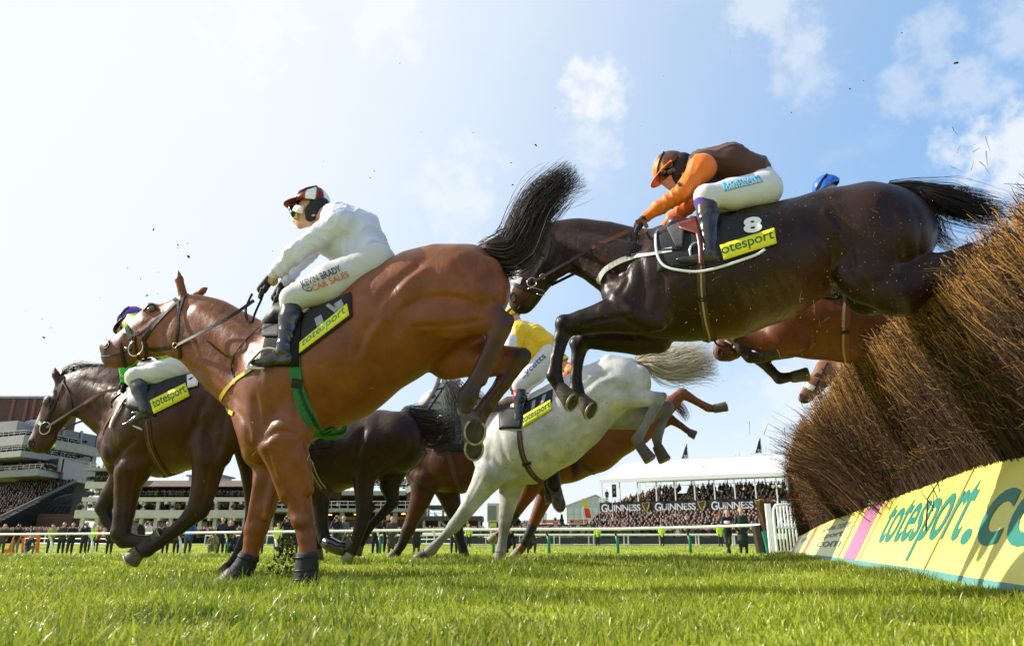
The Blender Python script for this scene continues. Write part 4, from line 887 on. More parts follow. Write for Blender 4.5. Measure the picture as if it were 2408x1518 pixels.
    for s in (-1, 1): mb = MB(); mb.beam((0, 0, Z(1140)), (0.35 * s, 0, Z(1141)), 0.05); mb.tube([(0.3 * s, 0.1, Z(1141)), (0.42 * s, -0.15, Z(1143))], [0.12, 0.2], 10); mb.build('floodlight', M_whitep, o)
    # conifers and a bare tree
    def tree(px, Y, hgt, wid, label, cone=True, col=(0.02, 0.035, 0.018), n=900, seed=1, bare=False):
        o, g = thing('conifer_tree' if cone else 'bare_tree', px, Y, label, 'tree'); r = np.random.default_rng(seed); mb = MB(); mb.tube([(0, 0, -0.2), (0.1, 0, hgt * 0.5), (0, 0, hgt * 0.95)], [0.25, 0.15, 0.03], 7)
        for k in range(14): z = hgt * r.uniform(0.3, 0.85); a = r.uniform(0, 6.28); l = wid * r.uniform(0.4, 0.9); mb.tube([(0, 0, z), (l * math.cos(a), l * math.sin(a), z + l * (0.2 if cone else 0.8))], [0.06, 0.015], 5)
        mb.build('trunk', mat('bark', (0.06, 0.045, 0.035), 0.9), o); V, F = [], []
        for i in range(n):
            z = r.uniform(0.08, 1.0); rad = wid * ((1 - z) ** 0.8 if cone else math.sqrt(max(0, 1 - (2 * z - 1.1) ** 2))) * (0.75 + 0.25 * math.sin(7 * z + 3)) * r.uniform(0.45, 1.0); a = r.uniform(0, 6.28); c = np.array((rad * math.cos(a), rad * math.sin(a), z * hgt)); s = 0.26 if not bare else 0.35
            d1 = r.normal(0, 1, 3); d1 /= np.linalg.norm(d1); d2 = np.cross(d1, r.normal(0, 1, 3)); d2 /= np.linalg.norm(d2); w = s * (0.7 if not bare else 0.06); k = len(V); V += [c - d1 * s, c + d2 * w, c + d1 * s, c - d2 * w]; F.append((k, k + 1, k + 2, k + 3))
        mobj('crown', V, F, mat('foliage_%s' % label[:6], col, 0.8, noise=0.4, nscale=1.5), o)
    tree(1214, 120, 4.2, 2.3, 'dark green conifer behind the grey horse foreleg', seed=1); tree(1306, 140, 4.5, 1.6, 'small conifer near the marquee', seed=2); tree(1212, 135, 7.0, 0.8, 'thin tall conifer just left of the chestnut forearm', seed=5, n=300); tree(1237, 118, 3.4, 1.6, 'leafless twiggy bush right of the dark conifer', False, (0.16, 0.11, 0.08), 1400, 3, True); tree(1322, 120, 4.4, 0.9, 'narrow evergreen beside the marquee corner', seed=4, n=350, col=(0.04, 0.055, 0.03))
small_things()

# ---------------------------------------------------------------- far rails and barrier
def post_rail(name, pts, hgt, label, sp, m, r=0.05, bars=(1.0,), post=0.07, cat='fence', mesh=None):
    P = [(at(px, 1285, Y)[0], Y) for px, Y in pts]; org = np.array((*P[0], float(ground_z(*P[0])))); o = empty(name, org); tag(o, label, cat)
    L = np.linalg.norm(np.diff(np.array(P), axis=0), axis=1).sum(); Q = resample(P, int(L / sp) + 1); Q3 = [np.array((x, y, float(ground_z(x, y)))) - org for x, y in Q]
    for k, b in enumerate(bars):
        mb = MB(); mb.tube([q + np.array((0, 0, hgt * b)) for q in Q3], r if k == 0 else r * 0.7, 8); mb.build('rail', m, o)
    for q in Q3[:100]: mb = MB(); mb.beam(q + np.array((0, 0.02, -0.1)), q + np.array((0, 0.02, hgt)), post); mb.build('post', m, o)
    if mesh:
        mb = MB(); V = [];
        for q in Q3: V += [q + np.array((0, 0.12, 0.06)), q + np.array((0, 0.12, hgt * 0.8)), q + np.array((0, 0.16, hgt * 0.8)), q + np.array((0, 0.16, 0.06))]
        mb.add(V, [(i * 4 + a, i * 4 + (a + 1) % 4, i * 4 + 4 + (a + 1) % 4, i * 4 + 4 + a) for i in range(len(Q3) - 1) for a in range(4)]); mb.build('barrier_sheet', mesh, o)
    return o
post_rail('course_rail', [(545, 72), (1130, 68), (1900, 64)], 0.98, 'white plastic rail along the far side of the course', 2.9, M_white, 0.06)
post_rail('crowd_barrier', [(480, 77), (1130, 74), (1900, 70)], 0.95, 'white barrier with dark sheeting in front of the standing crowd', 3.1, M_white, 0.05, (1.0, 0.12), 0.09, mesh=mat('dark_mesh_sheet', (0.045, 0.045, 0.05), 0.8, noise=0.5, nscale=30, stretch=(0.1, 1, 1)))
post_rail('paddock_rail', [(55, 66), (255, 60)], 1.15, 'white three-bar rail behind the photographers at the left', 2.6, M_white, 0.06, (1.0, 0.66, 0.33))
post_rail('short_rail', [(985, 57), (1085, 56)], 1.05, 'short white rail section under the brown horse forelegs', 1.6, M_white, 0.05, (1.0, 0.6, 0.3))
def standing_crowd():
    P = []; g = G_
    for k in range(9):
        Y = 79 + k * 1.5
        for x in np.arange(at(-160, 1280, Y)[0], at(1500, 1280, Y)[0], 0.56):
            if g.random() < 0.9: P.append((x + g.normal(0, 0.12), Y + g.normal(0, 0.3), float(ground_z(x, Y)) + 0.86 + g.normal(0, 0.06) + 0.03 * k))
    for k in range(3):
        Y = 75.5 + k * 1.2
        for x in np.arange(at(1200, 1280, Y)[0], at(1920, 1280, Y)[0], 0.52): P.append((x + g.normal(0, 0.1), Y, float(ground_z(x, Y)) + 0.9 + g.normal(0, 0.06)))
    crowd('crowd', P, 'dense standing crowd along the far barrier', 105)
standing_crowd()

# ---------------------------------------------------------------- near running rail
def running_rail():
    st = [(-600, 52), (-440, 49.5), (-300, 47.5), (-170, 46), (-60, 44.5), (120, 43), (216, 42), (320, 40.5), (423, 39), (534, 37.8), (648, 36.8), (767, 36), (893, 35.3), (1024, 34.6), (1160, 34), (1291, 33.5), (1453, 32.8), (1624, 31.8), (1800, 29.6)]
    org = np.array((at(648, 1285, 36.8)[0], 36.8, 0)); o = empty('running_rail', org); tag(o, 'long white running rail on posts with green sleeves across the whole course', 'fence'); tops = []
    for px, Y in st:
        x = at(px, 1285, Y)[0]; z = float(ground_z(x, Y)); b = np.array((x, Y, z)) - org; zt_ = yz(np.interp(px, [-600, 0, 330, 1030, 1470, 1607, 1880], [1259, 1255.5, 1253, 1245, 1243, 1239.5, 1231]), Y)
        t = np.array((x, Y - 0.25, zt_)) - org; tops.append(t)
        green = px > 500; mb = MB()
        mb.tube([b + np.array((0, 0.1, -0.1)), b + np.array((0, 0.08, 0.5)), b + np.array((-0.05, 0.05, 0.78))], 0.062, 10); p = mb.build('post', M_postg if green and px != 648 else M_white, o, True)
        mb = MB(); mb.tube([b + np.array((-0.05, 0.05, 0.76)), b + np.array((-0.12, 0.0, 0.95)), t + np.array((-0.13, 0.1, -0.06)), t], 0.045, 8); mb.build('post_neck', mat('dark_post_neck', (0.03, 0.035, 0.035), 0.5) if px > 1200 else M_white, p, True)
    x, Y = at(1878, 1285, 28.6)[0], 28.4; tops.append(np.array((x, Y, yz(1231, Y))) - org)
    mb = MB(); mb.tube(tops, 0.056, 12); mb.build('rail', M_white, o, True)
running_rail()

# ---------------------------------------------------------------- fence wing, gate and post beside the far end of the brush
def wing_things():
    Y = 26.0; x = at(1825, 1285, Y)[0]; z = float(ground_z(x, Y)); Z = lambda py, Y: yz(py, Y)
    o = empty('white_hurdle', (x, Y, z)); tag(o, 'white metal hurdle gate with upright bars behind the brush fence end', 'gate'); top = Z(1186, Y) - z
    X = lambda px: at(px, 1285, Y)[0] - x
    mb = MB(); mb.tube(smooth_poly([(X(1826), 0, -0.05), (X(1826), 0, top - 0.3), (X(1832), 0, top - 0.05), (X(1846), 0, top), (X(1960), 0.6, top + 0.05)], 20), 0.05, 8); mb.tube([(X(1826), 0, 0.12), (X(1960), 0.6, 0.12)], 0.035, 8); mb.tube([(X(1826), 0, top * 0.55), (X(1960), 0.6, top * 0.55)], 0.03, 8); mb.build('hurdle_frame', M_white, o, True)
    for i in range(13): px = 1837 + i * 9.0; mb = MB(); mb.tube([(X(px), (px - 1826) / 134 * 0.6, 0.12), (X(px), (px - 1826) / 134 * 0.6, top - 0.02)], 0.03, 7); mb.build('hurdle_bar', M_white, o, True)
    o2 = empty('white_gatepost', (at(1814, 1285, 27)[0], 27, float(ground_z(at(1814, 1285, 27)[0], 27)))); tag(o2, 'white post with crossbar beside the hurdle gate', 'post'); h = yz(1183, 27) - o2.location[2]; mb = MB(); mb.box((-0.09, -0.05, -0.1), (0.09, 0.05, h)); mb.build('upright', M_white, o2); mb = MB(); mb.box((0.095, -0.04, 0.55), (0.55, 0.04, 0.75)); mb.box((0.1, -0.045, -0.05), (0.2, 0.045, 0.545)); mb.build('crossbar', M_white, o2)
    # birch wing screen and timber post
    Yw = 29; xw = at(1812, 1285, Yw)[0]; zw = float(ground_z(xw, Yw)); o3 = empty('birch_wing', (xw, Yw, zw)); tag(o3, 'upright brown birch wing panel behind the white gatepost', 'fence'); X3 = lambda px: at(px, 1285, Yw)[0] - xw; hw = yz(1182, Yw) - zw
    mb = MB(); mb.add([(X3(1808), 0, 0), (X3(1836), 0, 0), (X3(1832), 0, hw), (X3(1794), 0, hw), (X3(1808), 0.4, 0), (X3(1836), 0.4, 0), (X3(1832), 0.4, hw), (X3(1794), 0.4, hw)], [(0, 1, 2, 3), (7, 6, 5, 4), (0, 4, 5, 1), (3, 2, 6, 7), (0, 3, 7, 4), (1, 5, 6, 2)]); mb.build('birch_panel', mat('packed_birch', (0.05, 0.028, 0.014)), o3)
    g = np.random.default_rng(9); n = 700; t = g.random(n); A = np.stack([X3(1808) + (X3(1836) - X3(1808)) * t, np.full(n, -0.03), g.uniform(0, 0.6, n)], 1); Bp = np.stack([X3(1794) + (X3(1832) - X3(1794)) * t + g.normal(0, 0.05, n), g.uniform(-0.08, 0.0, n), hw + g.normal(0, 0.08, n)], 1); u = np.linspace(0, 1, 4)[None, :, None]
    V, F, C = strands(A[:, None] * (1 - u) + Bp[:, None] * u, 0.014, 0.006, np.array((0.13, 0.07, 0.035)) * g.uniform(0.6, 1.5, (n, 1))); mobj('birch_twigs', V, F, mat('birch_twigs', attr=True), o3, False, C)
    for px, lab, m, w, p in ((1790, 'dark timber post behind the rail end', mat('dark_timber', (0.04, 0.03, 0.022), 0.9, noise=0.3), 0.24, 1234), (1805, 'leaning green plastic post behind the rail end', M_postg, 0.1, 1248)):
        Yp = 29.5 if px == 1790 else 28; xp = at(px, 1285, Yp)[0]; zp = float(ground_z(xp, Yp)); mb = MB(); hp = yz(p, Yp) - zp; mb.tube([(0.04, 0, -0.1), (-0.02, 0, hp * 0.5), (-0.09, 0, hp)], w, 8); q = mb.build('timber_post' if px == 1790 else 'rail_post', m, None, False, loc=(xp, Yp, zp)); tag(q, lab, 'post')
    xh = at(1846, 1285, 30)[0]; o4 = empty('laurel_bush', (xh, 30, float(ground_z(xh, 30)))); tag(o4, 'dark evergreen bush behind the hurdle bars', 'bush'); V, F = [], []
    for i in range(900):
        d = g.normal(0, 1, 3); d /= np.linalg.norm(d); c = d * np.array((0.7, 0.4, 0.65)) * g.uniform(0.5, 1) + np.array((0, 0, 0.6)); a = g.normal(0, 1, 3); a /= np.linalg.norm(a); b = np.cross(a, d); b /= max(np.linalg.norm(b), 1e-6); k = len(V); V += [c - a * 0.07, c + b * 0.035, c + a * 0.07, c - b * 0.035]; F.append((k, k + 1, k + 2, k + 3))
    mobj('foliage', V, F, mat('laurel', (0.025, 0.05, 0.02), 0.5, noise=0.3), o4); mb = MB(); mb.tube([(0, 0, -0.1), (0.05, 0, 0.7)], 0.04, 6); mb.build('stem', mat('bark', (0.06, 0.045, 0.035)), o4)
    # orange frame at far left
    Yo = 47; xo = at(60, 1285, Yo)[0]; o5 = empty('orange_hurdle', (xo, Yo, float(ground_z(xo, Yo)))); tag(o5, 'bright orange metal frame standing behind the photographers', 'frame'); X5 = lambda px: at(px, 1285, Yo)[0] - xo; z5 = lambda py: yz(py, Yo) - o5.location[2]
    mo = mat('orange_plastic', (0.80, 0.16, 0.02), 0.5); mb = MB(); mb.beam((X5(28), 0, z5(1262)), (X5(82), 0, z5(1258)), 0.12, 0.2); mb.beam((X5(86), 0, z5(1258)), (X5(90), 0, z5(1304)), 0.16, 0.14); mb.beam((X5(30), 0, z5(1262)), (X5(22), 0, z5(1300)), 0.14, 0.14); mb.beam((X5(72), 0, z5(1258)), (X5(60), 0, z5(1300)), 0.12); mb.beam((X5(50), 0, z5(1260)), (X5(56), 0, z5(1302)), 0.12); mb.beam((X5(10), 0, z5(1296)), (X5(36), 0, z5(1296)), 0.1, 0.3); mb.build('frame_bars', mo, o5)
    mb = MB(); mb.tube([(X5(70), -0.1, z5(1305)), (X5(90), -0.1, z5(1300)), (X5(110), -0.1, z5(1305))], 0.05, 8); mb.build('white_tube', M_white, o5)
wing_things()
# ================================================================ horses
def coat(name, rough=0.5, noise=0.22, spec=0.35):
    if name in MATS: return MATS[name]
    m = mat(name, attr=True, rough=rough, spec=spec, noise=noise, nscale=5.5)
    nt = m.node_tree; nd = nt.nodes; lk = nt.links; b = nd['Principled BSDF']; t = [n for n in nd if n.type == 'TEX_COORD'][0]; hs = None
    for typ, sc, w, det, st in (('RIDGED_MULTIFRACTAL', 4.2, 0.55, 2.0, (1.0, 1.0, 0.7)), ('FBM', 13.0, 0.5, 3.0, (1, 1, 0.6)), ('FBM', 170.0, 0.075, 2.0, (0.35, 1, 1))):   # sinews and veins, muscle, short hair
        mp = nd.new('ShaderNodeMapping'); mp.inputs['Scale'].default_value = st; lk.new(t.outputs['Object'], mp.inputs['Vector'])
        n = nd.new('ShaderNodeTexNoise'); n.noise_type = typ; n.inputs['Scale'].default_value = sc; n.inputs['Detail'].default_value = det; n.inputs['Distortion'].default_value = 0.5 if sc < 20 else 0; lk.new(mp.outputs[0], n.inputs['Vector'])
        q = nd.new('ShaderNodeMath'); q.operation = 'MULTIPLY'; q.inputs[1].default_value = w; lk.new(n.outputs['Fac'], q.inputs[0])
        if hs is None: hs = q.outputs[0]
        else: s = nd.new('ShaderNodeMath'); s.operation = 'ADD'; lk.new(hs, s.inputs[0]); lk.new(q.outputs[0], s.inputs[1]); hs = s.outputs[0]
    base_in = b.inputs['Base Color']; src = base_in.links[0].from_socket                      # dried mud and turf specks
    n = nd.new('ShaderNodeTexNoise'); n.inputs['Scale'].default_value = 52; n.inputs['Detail'].default_value = 2.5; lk.new(t.outputs['Object'], n.inputs['Vector']); r = nd.new('ShaderNodeMapRange'); r.inputs[1].default_value = 0.66; r.inputs[2].default_value = 0.71; r.inputs[4].default_value = 0.55; lk.new(n.outputs['Fac'], r.inputs[0])
    x = nd.new('ShaderNodeMix'); x.data_type = 'RGBA'; x.inputs['B'].default_value = (0.10, 0.068, 0.036, 1); lk.new(r.outputs[0], x.inputs['Factor']); lk.new(src, x.inputs['A']); lk.new(x.outputs['Result'], base_in)
    bp = nd.new('ShaderNodeBump'); bp.inputs['Strength'].default_value = 0.6; bp.inputs['Distance'].default_value = 0.02; lk.new(hs, bp.inputs['Height']); lk.new(bp.outputs[0], b.inputs['Normal'])
    return m
BLK = (0.016, 0.011, 0.009); LEGB = (0.06, 0.022, 0.009)
M_leather = mat('black_leather', (0.014, 0.013, 0.013), rough=0.5, spec=0.3, bump=0.15, bscale=40, noise=0.3, nscale=14)
M_boot = mat('boot_leather', (0.014, 0.014, 0.015), rough=0.2, spec=0.6, bump=0.25, bscale=22, coat=0.3)
M_tan = mat('tan_leather', (0.19, 0.055, 0.018), rough=0.42, bump=0.1, noise=0.2)
M_redl = mat('red_leather', (0.12, 0.022, 0.014), rough=0.35, bump=0.1, noise=0.25)
M_brownweb = mat('brown_webbing', (0.075, 0.035, 0.022), rough=0.7, noise=0.3, nscale=30, bump=0.3, bscale=150)
M_metal = mat('bit_metal', (0.62, 0.6, 0.55), rough=0.25, metal=1.0)
M_steel = mat('stirrup_metal', (0.45, 0.45, 0.45), rough=0.3, metal=1.0)
M_hoof = mat('hoof_horn', (0.09, 0.07, 0.055), rough=0.55, noise=0.4, nscale=14, stretch=(1, 1, 4), bump=0.4, bscale=40)
M_sole = mat('muddy_sole', (0.06, 0.048, 0.025), rough=0.85, noise=0.5, nscale=22, bump=0.6, bscale=50)
M_shoe = mat('horseshoe_metal', (0.34, 0.31, 0.2), rough=0.5, metal=0.6, noise=0.4, nscale=30)
M_clothblk = mat('black_saddle_cloth', (0.017, 0.018, 0.024), rough=0.85, bump=0.2, bscale=130, noise=0.2)
M_yel = mat('yellow_cloth', (0.78, 0.75, 0.02), rough=0.7, bump=0.1, bscale=90, noise=0.06, nscale=10)
M_grn = mat('green_lettering', (0.012, 0.13, 0.06), rough=0.7)
M_wht = mat('white_cloth', (0.78, 0.78, 0.78), rough=0.75, bump=0.1, bscale=100)
M_greyc = mat('grey_cloth', (0.32, 0.33, 0.36), rough=0.8, bump=0.15, bscale=100)
M_eye = mat('eye_dark', (0.012, 0.006, 0.004), rough=0.06, spec=0.8, coat=0.8)
M_hairblk = mat('black_horse_hair', attr=True, rough=0.42, spec=0.45)
M_sheep = mat('white_sheepskin', (0.75, 0.73, 0.68), rough=0.95, bump=0.9, bscale=60)
M_greensheep = mat('green_sheepskin', (0.045, 0.085, 0.055), rough=0.95, bump=0.9, bscale=60)
M_bandage = mat('black_leg_boot', (0.022, 0.022, 0.024), rough=0.75, bump=0.4, bscale=40, noise=0.3, nscale=20)

class Horse:
    def __init__(s, fr, body, h, base, label, group, mats, paint=(), relaxn=3, lines=()):
        V, F, C = body.solve(h, relaxn, base, paint)
        if lines:                    # grooves (negative) and ridges (positive, mm) of the muscles, the same on both flanks
            n = np.cross(V[F[:, 2]] - V[F[:, 0]], V[F[:, 3]] - V[F[:, 1]]); N = np.zeros_like(V)
            for k in range(4): np.add.at(N, F[:, k], n)
            N /= np.maximum(np.linalg.norm(N, axis=1)[:, None], 1e-12)
            Q = V.copy(); Q[:, 1] = -np.abs(Q[:, 1]); W = Q @ fr.M + fr.ref - EYEP; dp = W[:, 1] * COS + W[:, 2] * SIN
            X, Y = CX + FL * W[:, 0] / dp, CY - FL * (W[:, 2] * COS - W[:, 1] * SIN) / dp; off = np.zeros(len(V))
            face = np.clip((np.abs(N[:, 1]) - 0.12) / 0.3, 0, 1)
            for poly, w, mm in lines:
                P = smooth_poly(poly, 26); d2 = np.full(len(V), 1e9); tt = np.zeros(len(V))
                for i in range(25):
                    a, b = P[i], P[i + 1]; ab = b - a; t = np.clip(((X - a[0]) * ab[0] + (Y - a[1]) * ab[1]) / (ab @ ab), 0, 1); q = (X - a[0] - t * ab[0]) ** 2 + (Y - a[1] - t * ab[1]) ** 2; m = q < d2; d2 = np.where(m, q, d2); tt = np.where(m, (i + t) / 25, tt)
                off += mm / 1000 * np.exp(-d2 / (w * w)) * np.clip(np.minimum(tt, 1 - tt) * 5 + 0.25, 0, 1)
            V = V + N * (off * face)[:, None]
        s.fr = fr
        s.o = mobj('horse', V, F, mats, None, True, C, fr.ref, -fr.a)
        tag(s.o, label, 'horse', group)
        s.skin = Skin(fr, V, F)
    def part(s, mb, name, m, parent=None, smooth=True): return mb.build(name, m, parent or s.o, smooth)
    def hair(s, name, data, m=None):
        V, F, C = data; return mobj(name, V, F, m or M_hairblk, s.o, True, C)
    def hoof(s, cor, sole, rs, m=M_hoof, flat=None, shoe=False, rl=None, pale=None):
        """cor / sole = (px, py, lat); rs = (r at coronet px, r at sole px); flat = picture direction of the toe in the sole plane"""
        f = s.fr; a = f.pt(*cor); b = f.pt(*sole); k = f.mpp(*sole)
        r0, r1 = rs[0] * k, rs[1] * k
        ax = b - a; L = np.linalg.norm(ax); ax /= L
        lt = np.array((0, 1.0, 0)); 
        if flat is not None:
            e = f.pt(sole[0] + flat[0], sole[1] + flat[1], sole[2]) - b; toe = e / np.linalg.norm(e)
            if len(flat) > 2: toe = toe + np.array((0, flat[2], 0)); toe /= np.linalg.norm(toe)
        else: toe = np.cross(lt, ax)
        if len(rs) > 2: lt = np.array(rs[2]); lt /= np.linalg.norm(lt)
        lt = lt - toe * (lt @ toe); lt /= np.linalg.norm(lt)
        n = 20; vs = []; fs = []
        nr = np.cross(toe, lt)
        if len(rs) < 3 and nr @ ax < 0: nr = -nr
        for j, (t, r) in enumerate(((0.0, r0 * 0.96), (0.15, r0 * 1.08), (0.6, r0 * 0.45 + r1 * 0.55), (0.96, r1), (1.0, r1 * 0.95))):
            c = a + ax * L * t
            for i in range(n):
                g = 2 * math.pi * i / n; w = math.cos(g)
                vs.append(c + toe * r * (w * 1.08 if w > 0 else w * 0.92) + lt * r * 0.86 * math.sin(g))
        for j in range(4):
            for i in range(n): fs.append((j * n + i, j * n + (i + 1) % n, (j + 1) * n + (i + 1) % n, (j + 1) * n + i))
        fs.append(tuple(range(n))); fs.append(tuple(range(4 * n, 5 * n)))
        o = mobj('hoof', vs, fs, m, s.o, False)
        for p in o.data.polygons: p.use_smooth = len(p.vertices) == 4
        mb = MB(); q = []
        for i in range(n + 1):
            g = math.pi * 0.8 * (2 * i / n - 1); c = b + nr * 0.003
            q.append(c + toe * r1 * (math.cos(g) * (0.93 if math.cos(g) > 0 else 0.84)) + lt * r1 * 0.78 * math.sin(g))
        mb.tube(q, 0.0075 * (1 if shoe else 0.8), 6); mb.build('horseshoe', M_shoe, o, True)
        mb = MB(); dsk = [b + nr * 0.0015] + [b + nr * 0.0015 + toe * r1 * 0.88 * math.cos(2 * math.pi * i / n) + lt * r1 * 0.74 * math.sin(2 * math.pi * i / n) for i in range(n)]
        mb.add(dsk, [(0, 1 + i, 1 + (i + 1) % n) for i in range(n)])
        fg = [b + nr * 0.004 - toe * r1 * 0.7 + lt * r1 * 0.3, b + nr * 0.004 - toe * r1 * 0.7 - lt * r1 * 0.3, b + nr * 0.004 + toe * r1 * 0.35, b + nr * 0.012 - toe * r1 * 0.4]
        mb.add(fg, [(0, 1, 3), (1, 2, 3), (2, 0, 3)]); mb.build('sole', M_sole, o)
        return o
    def eye(s, px, py, r):
        p, n = s.skin.hit(px, py, -0.006); mb = MB(); k = r * s.fr.mpp(px, py)
        vs, fs = [], []
        for i in range(7):
            for j in range(12):
                a, b = math.pi * i / 6, 2 * math.pi * j / 12; vs.append(p + k * np.array((math.sin(a) * math.cos(b) * 1.25, math.cos(a) * 0.8, math.sin(a) * math.sin(b))))
        for i in range(6):
            for j in range(12): fs.append((i * 12 + j, i * 12 + (j + 1) % 12, (i + 1) * 12 + (j + 1) % 12, (i + 1) * 12 + j))
        mb.add(vs, fs); s.part(mb, 'eye', M_eye)
        mb = MB(); strap(mb, s.skin, [(px - r * 1.9, py + r * 0.5), (px - r * 0.7, py - r * 1.15), (px + r * 0.8, py - r * 1.15), (px + r * 1.9, py + r * 0.4)], 0.009, 0.001, 0.004, 12); s.part(mb, 'eyelid', M_leather)
    def nostril(s, px, py, rx, ry):
        mb = MB(); g = [s.skin.hit(px + rx * math.cos(a), py + ry * math.sin(a), 0.0015)[0] for a in np.linspace(0, 6.283, 14, endpoint=False)]
        c = s.skin.hit(px, py, 0.002)[0]; mb.add([c] + g, [(0, 1 + i, 1 + (i + 1) % 14) for i in range(14)]); s.part(mb, 'nostril', mat('nostril_dark', (0.008, 0.005, 0.004), 0.7))
        mb = MB(); mb.tube(g + [g[0]], 0.004, 6); s.part(mb, 'nostril_rim', M_leather)
    def straps(s, name, m, items, parent=None):
        mb = MB()
        for it in items: strap(mb, s.skin, it[0], it[1], *(it[2:3] or (0.004,)), th=0.0045, n=24, mirror=(len(it) > 3 and it[3]))
        return s.part(mb, name, m, parent, False)
    def rein(s, m, pts, w, name='rein', parent=None, m2=None):
        """pts = (px, py, lat): a flat strap hanging free"""
        f = s.fr; P = smooth_poly([f.pt(*p) for p in pts], 30); mb = MB()
        for i in range(len(P) - 1): mb.beam(P[i], P[i + 1] + (P[i + 1] - P[i]) * 0.04, 0.004, w, up=(0.3, 0, 1))
        return mb.build(name, m, parent or s.o)

def number_cloth(H, quad_black, quad_yel, text, tbox=(0.05, 0.2, 0.95, 0.86), stripes=None, num=None, tmat=None):
    """saddle cloth on both flanks, its yellow band and lettering on the near side (and again on the far side)"""
    mb = MB(); patch_on(mb, H.skin, quad_black, 0.012, 16, 10, 0.006, True); sc = H.part(mb, 'saddle_cloth', M_clothblk)
    mb = MB(); g = patch_on(mb, H.skin, quad_yel, 0.017, 16, 5, 0.004, True); yb = H.part(mb, 'yellow_band', M_yel, sc)
    eye = H.fr.eye / np.linalg.norm(H.fr.eye)
    text_on_grid(g, text, tbox, 0.0016, 'lettering', tmat or M_grn, sc, bold=0.008, spacing=0.98, flip=eye)
    if stripes:
        for q in stripes:
            mb = MB(); patch_on(mb, H.skin, q, 0.0155, 4, 8, 0.003, True); H.part(mb, 'grey_stripe', M_greyc, sc)
    return sc, g

HG = 'racehorses jumping the fence'
FR = {}
